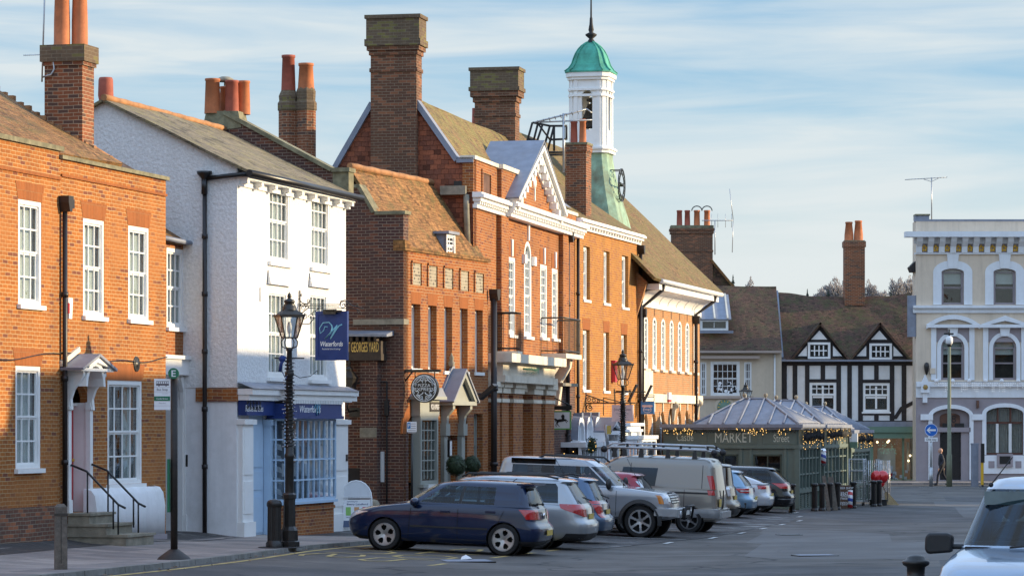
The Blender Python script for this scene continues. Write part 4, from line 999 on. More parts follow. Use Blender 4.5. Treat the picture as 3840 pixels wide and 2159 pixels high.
# flank: lead canopy and name beam over the yard entry, recess, lamp, conduit, notices
def fs(x,y):return f5.side(*zd(x,y),0)
v0,zt_=fs(1035,235);v1,_=fs(790,235);_,zb_=fs(900,345)
m=MB();m.add([(-.5,v0-.05,zt_),(-.5,v1+2.0,zt_+.06),(-.02,v1+2.0,zt_+.16),(-.02,v0-.05,zt_+.1),(-.5,v0-.05,zt_-.06),(-.5,v1+2,zt_),(-.02,v1+2,zt_+.05),(-.02,v0-.05,zt_-.02)],[(0,1,2,3),(4,5,6,7),(0,1,5,4),(3,0,4,7)]);can=m.build('entry_canopy',X['lead'],B5)
m=MB()
for i in range(14):vv=v0+.25+.16*i;m.box(-.44,-.02,vv,vv+.07,zt_-.16,zt_-.04)
m.build('canopy_rafters',X['woodboard'],can)
v2,zu=fs(1005,268);_,zl_=fs(1005,352)
m=MB();m.box(-.36,-.0,v2,v1+2.0,zl_,zu);m.box(-.4,0,v2-.02,v1+2,zl_-.06,zl_+.1);bm_=m.build('name_beam',X['woodboard'],B5)
X['gold_letter']=M('gold_lettering',(.75,.5,.12),.5,var=.05)
va,_=fs(805,300);vb,_=fs(968,300);wv=abs(va-vb)
text(bm_,'ST GEORGES YARD',X['gold_letter'],-.362,(va+vb)/2-.14,fs(900,322)[1],.24,wv*1.0,rot=rotS,bold=.006)
v3,_=fs(895,600);v4,_=fs(980,600)
m=MB();m.box(-.3,.0,v4,v3,zb5-.5,zl_-.06);pr_=m.build('brick_pier',X['brick_dark'],B5)
m=MB();m.box(-.31,-.3,v4-.0,v3+.0,fs(900,750)[1],fs(900,702)[1]);m.build('stone_block',X['stone_dk'],pr_)
m=MB();m.box(-.012,.0,v3+.01,v3+2.5,zb5-.4,fs(850,905)[1]);m.build('dark_plinth',X['timber'],B5)
m=MB();a_,_z=fs(986,900);m.box(-.05,-.0,a_-.055,a_+.055,fs(986,975)[1],fs(986,822)[1]);m.build('notice_strip',X['white_dk'],B5)
m=MB();vq,_=fs(1010,700);m.tube([(-.03,vq,fs(1010,470)[1]),(-.03,vq,zb5)],.02,6);m.box(-.08,0,vq-.05,vq+.05,fs(1010,640)[1],fs(1010,565)[1]);m.tube([(-.03,vq,fs(1010,470)[1]),(-.03,vq+.9,fs(1010,478)[1])],.015,5);m.build('conduit',X['black_m'],B5)
m=MB();vq,zq=fs(1030,155);m.box(-.06,.3,-.03,vq+1.0,zq-.14,zq);m.build('stone_band',X['stone_dk'],B5)
# wall lantern on the flank
wl_v,wl_z=fs(860,545)
q=f5.w(-.55,wl_v)
WL=thing('wall_lantern','black iron lantern on a wall bracket under the yard name beam','lantern',(q.x,q.y,wl_z),f5.ang)
m=MB();m.tube([(0,0,0),(0,.05,-.25),(.1,.05,-.38),(.5,0,-.35)],.025,6);m.box(.49,.55,-.2,.2,-.5,-.28);m.build('bracket',X['iron'],WL)
m=MB();m.lathe([(.12,0),(.13,.03),(.24,.42),(.26,.45),(.25,.47),(.14,.6),(.1,.62),(.1,.68),(.03,.74),(.05,.8),(.02,.9),(0,.95)],4,(0,0,0),False,a0=PI/4);m.build('lantern_frame',X['iron'],WL)
# boxed gutter pipe at the end: rainwater head between 5 and 6
ap,zp_=f5.at(*zf(922,300));zlow=zb5-.2
pipe(B5,[(ap,-.12,zp_-.1),(ap,-.12,zlow)],.085,(ap,-.14,zp_+.16),collars=[(ap,-.12,zp_-2.5),(ap,-.12,zp_-4.5)])
# round hanging restaurant sign
sa=.12;sp_=f5.w(sa,0)
PS=thing('hanging_sign','round black and white hanging restaurant sign below iron bar','sign',(sp_.x,sp_.y,0),f5.ang)
def s5(x,y):return f5.side(*zp5(x,y),sa)
m=MB();vA,zA=s5(90,50);vB,_=s5(690,50);m.box(-.05,.05,vB,0,zA-.03,zA+.04);m.tube([(0,0,zA-.25),(0,-.12,zA-.1),(0,-.2,zA)],.02,6)
for x in(258,590):v_,z_=s5(x,80);m.tube([(0,v_,zA),(0,v_,s5(x,170)[1])],.014,6)
m.build('bracket',X['iron'],PS)
cv_,cz_=s5(425,340);rr_=abs(s5(425,95)[1]-s5(425,585)[1])/2
m=MB();m.lathe([(0,-.06),(rr_,-.06),(rr_,.06),(0,.06)],40,(0,cv_,cz_),False,ax='x');bd=m.build('sign_board',X['black'],PS)
X['letter_cream']=M('cream_lettering',(.72,.74,.74),.5,var=.02)
m=MB()
for k in range(48):
 t0,t1=2*PI*k/48,2*PI*(k+1)/48
 for ra,rb in((.86,.92),):
  m.quad(*[(-.064,cv_+rr_*q*math.cos(t),cz_+rr_*q*math.sin(t))for q,t in((ra,t0),(rb,t0),(rb,t1),(ra,t1))])
  # art-nouveau style whiplash ornament, mirrored left/right
def orn(pts):
 for s_ in(-1,1):
  m.tube([(-.064,cv_+s_*px*rr_,cz_+pz*rr_)for px,pz in pts],.013,5)
orn([(.05,.5),(.06,.82),(.3,.76),(.5,.58),(.66,.4),(.55,.38),(.4,.46),(.3,.56),(.12,.5),(.1,.36)])
orn([(.1,.66),(.22,.7),(.3,.6),(.2,.52),(.1,.58)])
orn([(.8,.1),(.78,.28),(.66,.34),(.55,.26),(.6,.16),(.68,.22)])
orn([(.8,.1),(.8,-.2),(.7,-.36)])
orn([(.6,-.22),(.45,-.2),(.38,-.3),(.5,-.38),(.34,-.5),(.14,-.4),(.06,-.28)])
orn([(.05,-.8),(.3,-.72),(.52,-.54),(.6,-.46),(.44,-.48),(.3,-.6),(.14,-.56),(.12,-.68),(.2,-.72)])
m.build('ornament',X['letter_cream'],bd)
text(bd,'PIZZA',X['letter_cream'],-.062,cv_,cz_+rr_*.1,rr_*.2,rr_*.92,rot=rotS,bold=.004)
text(bd,'EXPRESS',X['letter_cream'],-.062,cv_,cz_-rr_*.18,rr_*.22,rr_*1.42,rot=rotS,bold=.004)
# floodlight on the wall
a_,z_=f5.at(*zf(812,835));q=f5.w(a_,0)
FL=thing('floodlight','rust brown floodlight on a bracket above the restaurant door','floodlight',(q.x,q.y,z_),f5.ang)
m=MB();m.box(-.06,.06,-.04,0,-.2,.2);m.tube([(0,-.03,0),(0,-.35,.0)],.03,6);m.build('bracket',X['iron'],FL)
m=MB();m.beam((0,-.3,-.12),(0,-.72,.24),.34,.08);m.build('lamp_head',X['iron'],FL)
# ================================================================ 6: bank / town hall with pediment
f6=Fr((1191-CXD)/FPX*84.9,84.9,.21)
B6=house(f6,'bank_building','tall red brick bank with white pediment and stone entrance portico','building')
zb6=B6.location.z-.1;a6=f6.a(1446)
zc6=f6.at(1330,565)[1]
def r6(x0,x1,yt,yb):return rect(f6,z6(x0,0)[0],z6(x1,0)[0],z6(0,yt)[1],z6(0,yb)[1])
u6=[r6(272,347,28,798),r6(437,508,-100,815),r6(597,661,105,825),r6(712,767,145,838)]
aT=f6.at(*zg(300,1190))[1];u6[1]=(u6[1][0],u6[1][1],u6[1][2],aT)
arc6=(u6[1][1]-u6[1][0])/2
g6=[rect(f6,zh(187,0)[0],zh(207,0)[0],zh(0,550)[1],zh(0,895)[1]),rect(f6,zh(340,0)[0],zh(358,0)[0],zh(0,560)[1],zh(0,880)[1])]
dd6=(f6.a(zh(252,0)[0]),f6.a(zh(300,0)[0]),zb6-.3,f6.at(*zh(260,600))[1])
m=MB();wall(m,0,a6,zb6-.4,zc6,0,[u6[0],u6[1]+(arc6,),u6[2],u6[3]]+g6+[dd6],.2);body(m,0,a6,0,7,zb6-.4,zc6,near=False);m.build('wall',X['brick_red'],B6)
for i,r in enumerate(u6):window(B6,r,.015,3,8,cur='net',curm='curtain_b',box=.12,arch=arc6 if i==1 else 0)
for r in g6:window(B6,r,.1,2,6,cur='dim',box=.07)
m=MB();m.box(dd6[0],dd6[1],.16,.2,dd6[2],dd6[3]);m.build('door',X['greygreen'],B6)
# white keystones and impost blocks
m=MB()
for r in u6:
 a_=(r[0]+r[1])/2;m.prism([(a_-.07,r[3]+.02),(a_+.07,r[3]+.02),(a_+.1,r[3]+.5),(a_-.1,r[3]+.5)],'y',-.05,.01)
z_=u6[1][3]-arc6
for s_ in(0,1):m.box(u6[1][s_]+(-.32 if s_==0 else .02),u6[1][s_]+(-.02 if s_==0 else .32),-.1,.01,z_-.16,z_+.1)
m.build_each('keystone',X['white'],B6)
m=MB()
for r in(u6[0],u6[2],u6[3]):m.box(r[0]-.1,r[1]+.1,-.01,.0,r[3],r[3]+.45)
m.build_each('brick_arch',X['arch_brick'],B6)
# giant pilasters
pil=[(f6.a(zg(148,0)[0]),f6.a(zg(185,0)[0])),(f6.a(zg(455,0)[0]),f6.a(zg(490,0)[0]))]
zgir=f6.at(*z6(420,950))[1]
m=MB()
for p in pil:m.box(p[0],p[1],-.14,.0,zgir-.2,zc6)
m.build_each('pilaster',X['brick_red'],B6)
# cornice with dentils, following the projection
m=MB();pa0,pa1=f6.a(zg(228,0)[0],-.3),f6.a(zg(500,0)[0],-.3)
for(v,z0,z1)in((-.1,0,.1),(-.2,.18,.28),(-.3,.28,.37),(-.24,.37,.42)):m.box(-.06 if v<-.2 else 0,pa0,v,.02,zc6+z0,zc6+z1);m.box(pa0,a6+.1,v-.16,.02,zc6+z0+.001,zc6+z1+.001)
i=0;a_=0.05
while a_<a6:
 vv=-.2 if a_<pa0 else-.36;m.box(a_,a_+.13,vv+.03,0,zc6+.1,zc6+.18);a_+=.26
m.build('cornice',X['white'],B6)
# pediment: brick tympanum, white raking cornice with blocks, lead roof behind
zpb=zc6+.43;aA=f6.a(zg(368,0)[0],-.4);zAp=f6.at(*zg(372,742),-.4)[1];half=min(aA-pa0,pa1-aA);pL,pR=aA-half,aA+half
pdep=1.1
m=MB();m.prism([(pL+.25,zpb),(pR-.25,zpb),(aA,zAp-.35)],'y',-.2,.2);m.build('tympanum',X['brick_red'],B6)
m=MB()
for s_ in(-1,1):
 xb=aA+s_*half;d_=Vector((aA-xb,0,zAp-zpb));L_=d_.length;d_.normalize()
 m.beam((xb,-.33,zpb+.0),(aA,-.33,zAp-.0),.42,.14,up=(0,1,0))if False else None
 nrm=Vector((-d_.z*s_*-1,0,abs(d_.x)))
 q0=Vector((xb,0,zpb));q1=Vector((aA,0,zAp));nn=Vector((d_.z*-s_,0,abs(d_.x)));nn=Vector((s_*d_.z,0,abs(d_.x)))
 for(w0,w1,vv)in((0,.12,-.5),(-.16,0,-.4),(-.5,-.36,-.26)):
  A=q0+nn*w1;B_=q1+Vector((0,0,w1/max(.2,nn.z)));C_=q1+Vector((0,0,w0/max(.2,nn.z)));D_=q0+nn*w0
  m.prism([(A.x,max(A.z,zpb)),(B_.x,B_.z),(C_.x,C_.z),(D_.x,max(D_.z,zpb))],'y',vv,.0)
 k=9
 for i in range(k):
  t=(i+.7)/(k+.3);c=q0+(q1-q0)*t-nn*.27
  m.box(c.x-.13,c.x+.13,-.42,-.2,c.z-.09,c.z+.09)
m.build('pediment_cornice',X['white'],B6)
m=MB()
for s_ in(-1,1):slab(m,[(aA+s_*(half+.12),-.5,zpb+.1),(aA,-.5,zAp+.28),(aA,pdep,zAp+.28),(aA+s_*(half+.12),pdep,zpb+.1)],.05)
ro6=m.build('pediment_roof',X['lead'],B6)
m=MB();m.lathe([(0,-.24),(.14,-.24),(.16,-.18),(.16,0)],12,(aA,0,(zpb+zAp)/2-.1),ax='y');m.box(aA-.05,aA+.05,-.23,0,zpb+.25,zpb+1.3);m.build('tympanum_boss',X['white'],B6)
# attic parapet on the left with blind panel
zat=f6.at(*zg(60,795))[1];at1=f6.a(zg(152,0)[0]);at2=f6.a(zg(252,0)[0],-.1)
z0p=zc6+.42
m=MB();m.box(0,at1,-.0,.3,z0p,zat);m.box(at1,at2,-.12,.3,z0p,zat-.02);at_=m.build('attic_wall',X['brick_red'],B6);m=MB();m.box(pR-.3,a6,-.05,.3,z0p,zat-.6);m.build('attic_wall',X['brick_red'],B6)
b_=rect(f6,zg(76,0)[0],zg(114,0)[0],zg(0,852)[1],zg(0,970)[1]);m=MB();m.box(b_[0],b_[1],-.004,.01,b_[2],b_[3]);m.build('blind_panel',X['dimred'],at_)
m=MB();m.box(b_[0]-.1,b_[0],-.04,0,b_[2],b_[3]+.1);m.box(b_[1],b_[1]+.1,-.04,0,b_[2],b_[3]+.1);m.box(b_[0],b_[1],-.04,0,b_[3],b_[3]+.1);m.build('panel_surround',X['brick_red'],at_)
m=MB();m.box(-.06,at1,-.06,.36,zat,zat+.1);m.box(at1-.05,at2+.05,-.18,.36,zat-.02+.002,zat+.1+.003);m.box(pR-.35,a6+.05,-.1,.36,zat-.6,zat-.5);m.build_each('coping',X['stone_lt'],at_)
# gabled main roof: tile hung gable with the great stack
ga=.05
gR=f6.side(1150,405,ga);gA=f6.side(1043,252,ga);gL=f6.side(857,400,ga);gAl=f6.side(937,262,ga)
m=MB();bz=zb6+3.0
m.prism([(0.0,bz),(0.0,gR[1]),(gR[0],gR[1]),(gA[0],gA[1]),(gAl[0],gAl[1]),(gL[0],gL[1]),(gL[0]+2.5,gL[1]-4.3),(gL[0]+2.5,bz)],'x',ga,ga+.3);gb=m.build('tile_hung_gable',X['tile_hung'],B6)
m=MB();
def seg(p,q,w=.14,o=.0):
 m.beam((ga+.1,p[0],p[1]+.02),(ga+.1,q[0],q[1]+.02),.42,w,up=(0,-(q[1]-p[1]),q[0]-p[0]))
seg((0,gR[1]),gR);seg(gR,gA);seg(gAl,gL);seg(gL,(gL[0]+2.5,gL[1]-4.3));m.build('gable_coping',X['lead'],gb)
m=MB();v_,z_=f6.side(1043,255,ga);m.box(ga-.12,ga+.32,v_-.05,v_+.3,z_-.02,z_+.22);m.build('kneeler',X['stone_lt'],gb)
ra1=f6.a(1292,1.0)+.2
m=MB();wavyslab(m,(ga+.25,gR[0]-.1,gR[1]-.04),(ra1+3.2,gR[0]-.1,gR[1]-.04),(ra1+3.2,gA[0]+.2,gA[1]+.14),(ga+.25,gA[0]+.2,gA[1]+.14),.08,20,14,.025,31)
wavyslab(m,(ga+.25,gA[0]+.2,gA[1]+.14),(ra1+3.2,gA[0]+.2,gA[1]+.14),(ra1+3.2,gAl[0],gAl[1]+.0),(ga+.25,gAl[0],gAl[1]),.08,6,4,.01,32)
wavyslab(m,(ga+.25,gAl[0],gAl[1]),(ra1+3.2,gAl[0],gAl[1]),(ra1+3.2,gL[0]+.2,gL[1]-.4),(ga+.25,gL[0]+.2,gL[1]-.4),.08,6,4,.01,33)
m.build('roof',X['tile_moss'],B6)
m=MB();m.quad((ga+.2,gR[0]-.1,gR[1]-.1),(a6,gR[0]-.1,gR[1]-.1),(a6,0.1,gR[1]-.3),(ga+.2,.1,gR[1]-.3));m.build('parapet_gutter',X['lead'],B6)
c0,_=f6.side(1052,600,ga);c1,_=f6.side(937,600,ga);ct=f6.side(1000,40,ga)[1]
sw=.62
stack(B6,ga-.2,ga-.2+sw,c0,c1,zb6+3.5,ct,'brick_stack',((.03,.1,'b'),(-.001,.35,'b'),(.04,.12,'b'),(.09,.12,'b'),(.14,.18,'c'),(.1,.55,'c'),(.14,.1,'c')),'brick_cap')
c0,_=f6.side(1296,300,ra1+2.6);c1,_=f6.side(1194,300,ra1+2.6);ct=f6.side(1250,170,ra1+2.6)[1]
stack(B6,ra1+2.6,ra1+3.25,c0,c1,gR[1]-.6,ct,'brick_stack',((.03,.1,'b'),(-.001,.35,'b'),(.05,.16,'b'),(.12,.18,'b'),(.16,.12,'c'),(.12,.5,'c'),(.16,.1,'c')),'brick_cap',[])
q=MB();vq,zq=f6.side(1188,270,ra1+2.6);q.lathe([(.09,-1.2),(.07,0),(.0,0)],12,(ra1+2.9,vq,zq));q.build('chimney_pot',X['pot_red'],B6)
# lead hopper high on the gable and its kinked pipe
def g5(x,y):return f6.side(*ze(x,y),ga)
v0,z0=g5(662,1060);v1,z1=g5(800,1010);m=MB();m.box(ga-.22,ga,v1,v0,z0,z1);m.tube([(ga-.12,g5(800,1075)[0],z0),(ga-.12,g5(800,1130)[0],g5(0,1130)[1]),(ga-.12,g5(808,1390)[0],g5(0,1390)[1])],.08,8);m.build('rainwater_trough',X['stone_dk'],B6)
v0,z0=g5(728,1008);v1,z1=g5(770,982);m=MB();m.box(ga-.02,ga,v1,v0,z0,z1);m.build('vent_opening',X['black'],B6)
# portico
def q6(x,y,v=0):return f6.at(*z6(x,y),v)
PV=-.55
pA0,pA1=q6(228,1100,PV)[0],q6(740,1100,PV)[0]
zs_=[q6(230,y,PV)[1]for y in(985,1080,1200,1268)]
m=MB();m.box(pA0-.25,pA1+.25,PV-.3,0,zs_[0]-.24,zs_[0]);m.box(pA0-.15,pA1+.15,PV-.16,0,zs_[1],zs_[0]-.24);m.box(pA0,pA1,PV,0,zs_[2],zs_[1]);m.box(pA0-.06,pA1+.06,PV-.08,0,zs_[3],zs_[2]);m.build('portico_entablature',X['stone_lt'],B6)
bk=[(q6(110,0)[0],q6(262,0,-.3)[0],q6(120,965)[1]),(q6(770,0,-.5)[0],q6(925,0,-.5)[0],q6(860,1015)[1])]
m=MB()
for b0,b1,z_ in bk:m.box(b0,b1,-.75,0,z_-.14,z_);
m.build_each('balcony_slab',X['stone_lt'],B6)
m=MB()
for b0,b1,z_ in bk:m.prism([(0,z_-.14),(-.5,z_-.14),(-.45,z_-.4),(-.2,z_-.8),(-.12,z_-1.5),(0,z_-1.5)],'x',b0+.12,b0+.5);m.prism([(0,z_-.14),(-.5,z_-.14),(-.45,z_-.4),(-.2,z_-.8),(-.12,z_-1.5),(0,z_-1.5)],'x',b1-.5,b1-.12)
m.build_each('console',X['stone_lt'],B6)
for b0,b1,z_ in bk:
 m=MB();hh=1.05
 m.tube([(b0,0,z_+hh),(b0,-.7,z_+hh),(b1,-.7,z_+hh),(b1,0,z_+hh)],.025,6);m.tube([(b0,0,z_+.08),(b0,-.7,z_+.08),(b1,-.7,z_+.08),(b1,0,z_+.08)],.02,6)
 for(p,q)in(((b0,0),(b0,-.7)),((b0,-.7),(b1,-.7)),((b1,-.7),(b1,0))):
  L_=math.hypot(q[0]-p[0],q[1]-p[1]);k=max(3,int(L_/.15))
  for i in range(k+1):x,y=p[0]+(q[0]-p[0])*i/k,p[1]+(q[1]-p[1])*i/k;m.tube([(x,y,z_),(x,y,z_+hh)],.008,4,False)
 m.build('balcony_railing',X['iron'],B6)
m=MB();mc=MB()
cols6=[(112,190),(300,345),(350,410),(505,590),(640,720)]
zcap=q6(300,1270,PV)[1]
for x0,x1 in((118,180),(200,268),(312,405),(508,590),(630,718)):
 b0,b1=q6(x0,0,-.35)[0],q6(x1,0,-.35)[0]
 m.box(b0,b1,-.4,0,zb6-.3,zcap-.3)
 mc.box(b0-.08,b1+.08,-.5,0,zcap-.14,zcap-.001);mc.box(b0-.04,b1+.04,-.45,0,zcap-.3,zcap-.141);mc.box(b0-.02,b1+.02,-.425,0,zcap-.55,zcap-.45)
m.build_each('brick_pier',X['brick_red'],B6);mc.build_each('pier_capital',X['stone_lt'],B6)
a_,z_=q6(440,1330,-.3);m=MB();m.box(a_-.25,a_+.5,-.3,0,z_-.1,zcap-.002);m.build('door_keystone',X['stone_lt'],B6)
X['green_letter']=M('green_lettering',(.01,.16,.08),.4,var=.05)
a0_,z_=q6(427,1180,PV);a1_=q6(557,0,PV)[0]
text(B6,'LLOYDS BANK',X['green_letter'],(a0_+a1_)/2,PV-.09,z_,q6(430,1120,PV)[1]-z_,a1_-a0_,name='lettering',ext=.0,bold=.012)
m=MB();m.box(a0_-.02,a1_+.02,PV-.03,PV,z_+.1,z_+.14);m.build('sign_rail',X['green_letter'],B6)
# dark recess at the right end and its pipes
m=MB();r0_,r1_=q6(722,0)[0],q6(870,0)[0];m.box(r0_,a6-.0,-.02,.0,zb6-.3,q6(800,1290)[1]);m.build('recess_brickwork',X['brick_dark'],B6)
m=MB();m.box(r0_,r1_+.05,-.3,0,q6(800,1310)[1],q6(800,1280)[1]);m.build('stone_band',X['stone_dk'],B6)
ap=f6.a(zg(485,0)[0]);zt_=f6.at(*zg(485,1180))[1];pipe(B6,[(ap,-.1,zt_),(ap,-.1,zb6)],.06,(ap,-.15,zt_+.2),collars=[(ap,-.1,zt_-2*i)for i in range(1,5)])
ap=f6.a(zg(535,0)[0]);pipe(B6,[(ap,-.1,f6.at(*zg(535,1165))[1]),(ap,-.1,zb6)],.05,None,collars=[(ap,-.1,zt_-1.6*i)for i in range(1,6)])
# iron scroll lamps brackets by the door and horse sign
sa=f6.a(zs(30,0)[0]);sp_=f6.w(sa,0)
HB=thing('hanging_sign','white square hanging sign showing a black horse, green edged','sign',(sp_.x,sp_.y,0),f6.ang)
def s6(x,y):return f6.side(*zs(x,y),sa)
m=MB();vA,zA=s6(20,400);vB,_=s6(385,400);m.box(-.06,.06,vB,vA,zA-.06,zA+.06);m.tube([(0,vA,zA),(0,vA,s6(20,200)[1]),(0,vB,zA+.05)],.02,6);m.build('bracket',X['iron'],HB)
v0,z1=s6(62,455);v1,z0=s6(372,765);m=MB();m.box(-.06,.06,v1,v0,z0,z1);bd=m.build('sign_board',X['white_dk'],HB)
X['lime']=M('green_edging',(.12,.35,.05),.5,var=.05)
m=MB();t_=.03;m.box(-.064,.064,v0-t_,v0,z0,z1);m.box(-.064,.064,v1,v1+t_,z0,z1);m.box(-.064,.064,v1,v0,z1-t_,z1+.004);m.box(-.064,.064,v1,v0,z0-.004,z0+t_);m.build('edging',X['lime'],bd)
horse=[(90,590),(105,575),(135,590),(150,600),(175,590),(215,590),(222,570),(205,552),(215,530),(232,508),(258,520),(268,545),(262,590),(290,592),(318,620),(330,628),(318,635),(290,612),(285,618),(310,655),(303,660),(275,622),(240,632),(195,640),(175,640),(150,660),(160,690),(188,715),(178,718),(145,690),(138,668),(122,690),(135,718),(124,720),(112,690),(128,655),(130,620),(120,608),(125,625),(110,640),(95,632),(118,620),(98,605)]
m=MB();m.add([(-.0645,*s6(*p))for p in horse],[tuple(range(len(horse)))]);m.build('emblem',X['black'],bd)
# ================================================================ 7: golden brick building with shopfronts
q=f6.w(a6,0);f7=Fr(q.x,q.y,.254)
B7=house(f7,'brick_building','golden brick building with white cornice, tall windows and white gothic shopfronts','building')
zb7=B7.location.z;a7=f7.a(1606);z7t=f7.at(1530,590)[1]
w7=[]
for(x0,x1,yt,yb)in((577,609,1212,None),(677,706,1236,None),(767,798,1258,None)):
 w7.append([zg(x0,0)[0],zg(x1,0)[0],zg(0,yt)[1]])
for i,yb in enumerate((152,168,188)):w7[i]=rect(f7,*w7[i],zh(0,yb)[1])
for(x0,x1,yt,yb)in((545,577,293,575),(642,668,305,580),(725,751,316,586)):w7.append(rect(f7,zh(x0,0)[0],zh(x1,0)[0],zh(0,yt)[1],zh(0,yb)[1]))
m=MB();wall(m,0,a7,zb7-.4,z7t,0,w7,.2);body(m,0,a7,0,7,zb7-.4,z7t,near=False);m.build('wall',X['brick_gold'],B7)
for i,r in enumerate(w7):
 window(B7,r,.12,3,4,cur='net',curm='curtain_b' if i<3 else 'curtain',box=.1,deep=.06)
 if i>2:lintel(B7,r,0,.35,.1)
m=MB()
for v,z0,z1 in((-.08,-.08,.05),(-.18,.05,.14),(-.27,.14,.21),(-.22,.21,.25)):m.box(-.0,a7+.1,v,.02,z7t+z0,z7t+z1)
a_=.1
while a_<a7:m.box(a_,a_+.12,-.14,0,z7t-.02,z7t+.049);a_+=.4
m.build('cornice',X['white'],B7)
r7v=3.6;z7r=z7t+2.7
m=MB();wavyslab(m,(.2,-.1,z7t+.26),(a7,-.1,z7t+.26),(a7,r7v,z7r),(.2,r7v,z7r),.08,18,12,.03,41);wavyslab(m,(.2,r7v,z7r),(a7,r7v,z7r),(a7,2*r7v,z7t+.3),(.2,2*r7v,z7t+.3),.08,5,4,.01,42);m.build('roof',X['tile_brown'],B7)
ca=f7.a(zg(478,0)[0],1.0);v0,_=f7.side(zg(590,0)[0],400,ca);v1,_=f7.side(zg(487,0)[0],400,ca);ct=f7.side(*zg(540,703),ca)[1]
ca2=ca
stack(B7,ca,ca+.75,v0,v1,z7t+.2,ct,'brick_chim',((.03,.22,'b'),(.05,.07,'c')),'lichen',[(ca+.38,v1-(v1-v0)*.71,.115,.1,.78),(ca+.38,v1-(v1-v0)*.29,.115,.1,.75)],potmats=['pot','pot_red'])
ap=a7-.1;zt_=z7t-.3;pipe(B7,[(ap,-.1,zt_),(ap,-.1,zb7)],.06,(ap,-.12,zt_+.2),collars=[(ap,-.1,zt_-1.7*i)for i in range(1,5)])
m=MB();a_,z_=f7.at(*z7(133,700));m.prism([(a_-.14,z_-.36),(a_+.14,z_-.36),(a_+.14,z_+.36),(a_-.14,z_+.36)],'y',-.14,0);m.build('alarm_box',X['red'],B7)
for x,y in((190,950),(355,955)):
 a_,z_=f7.at(*z7(x,y),0);m=MB();m.tube([(a_-.2,-.0,z_+.1),(a_-.2,-.5,z_+.1),],.02,5);m.beam((a_-.2,-.42,z_-.25),(a_-.2,-.7,z_+.32),.22,.05,up=(0,1,.4));m.build('floodlight',X['black'],B7)
 # shopfronts: three gothic arches, a porch, a classical bay
def q7(x,y,v=0):return f7.at(*zs(x,y),v)
SV=-.5
for i,(xa,xb,top_,glz)in enumerate(((448,590,520,True),(590,735,508,False),(735,865,508,True))):
 SV=-.2;b0,b1=q7(xa,0,SV)[0],q7(xb,0,SV)[0]-.06;zs0_=q7(xa,960,SV)[1];zt_=q7(xa,top_+30,SV)[1]
 hw=(b1-b0)/2;am=(b0+b1)/2;hgt=zt_-zs0_
 def og(k,s_=1.0):
  return[(am+sg*hw*k*math.cos(t)**.75,zs0_+hgt*(k if k<1 else 1)*math.sin(t))for sg in(1,)for t in[PI/2*j/8 for j in range(9)]]+[(am-hw*k*math.cos(t)**.75,zs0_+hgt*(k if k<1 else 1)*math.sin(t))for t in[PI/2*j/8 for j in range(7,-1,-1)]]
 o_,n_=og(1.0),og(.78)
 m=MB()
 for j in range(len(o_)-1):m.prism([o_[j],o_[j+1],n_[j+1],n_[j]],'y',SV-.06,SV+.1)
 if glz:
  for dx in(-.25,.05,.3):m.box(am+dx*hw,am+dx*hw+.03,SV+.0,SV+.05,zs0_,zs0_+hgt*(.72-abs(dx)*.5))
 m.box(b0-.03,b1+.03,SV-.15,0,zs0_-.12,zs0_-.0)
 o=m.build('gothic_dormer',X['paleblue'],B7)
 m=MB();m.prism(n_,'y',SV+.06,SV+.07);m.build('pane' if glz else 'panel',X['glass_shop' if glz else 'paleblue'],o)
 if glz:m=MB();m.prism(n_,'y',SV+.15,SV+.16);m.build('room',X['dim'],o)
 m=MB()
 for j in range(len(o_)-1):m.quad((o_[j][0],SV-.08,o_[j][1]+.01),(o_[j+1][0],SV-.08,o_[j+1][1]+.01),(o_[j+1][0],0,o_[j+1][1]+.05),(o_[j][0],0,o_[j][1]+.05))
 m.box(am-.1,am+.1,SV-.1,0,zt_-.02,zt_+.12);m.build('dormer_roof',X['lead'],o)
SV=-.5;zf7=q7(440,985,SV)[1]
m=MB();b0,b1=q7(415,0,SV)[0],q7(690,0,SV)[0];glazing(m,(b0,SV-.2),(b1,SV-.2),zb7+.5,zf7-.15,4,1,.07,.08);m.box(b0-.1,b1+.1,SV-.4,0,zf7-.15,zf7);
b2,b3=q7(735,0,SV)[0],q7(950,0,SV)[0];glazing(m,(b2,SV-.2),(b3,SV-.2),zb7+.5,zf7-.15,4,1,.07,.08);m.box(b2-.1,b3+.1,SV-.4,0,zf7-.14,zf7+.02)
m.box(b0,b3,SV-.2,-.02,zb7-.3,zb7+.5);sf=m.build('shop_windows',X['paleblue'],B7)
m=MB();m.quad((b0,SV-.17,zb7+.5),(b3,SV-.17,zb7+.5),(b3,SV-.17,zf7-.15),(b0,SV-.17,zf7-.15));m.build('pane',X['glass_shop'],sf)
m=MB();m.quad((b0,-.03,zb7+.5),(b3,-.03,zb7+.5),(b3,-.03,zf7-.15),(b0,-.03,zf7-.15));m.build('shop_interior',X['dimred'],sf)
m=MB();rr=random.Random(5)
for i in range(16):m.sphere((b0+(b3-b0)*rr.random(),-.2,zb7+.8+1.2*rr.random()),.016,6,4)
m.build('shop_lights',X['fairy'],sf)
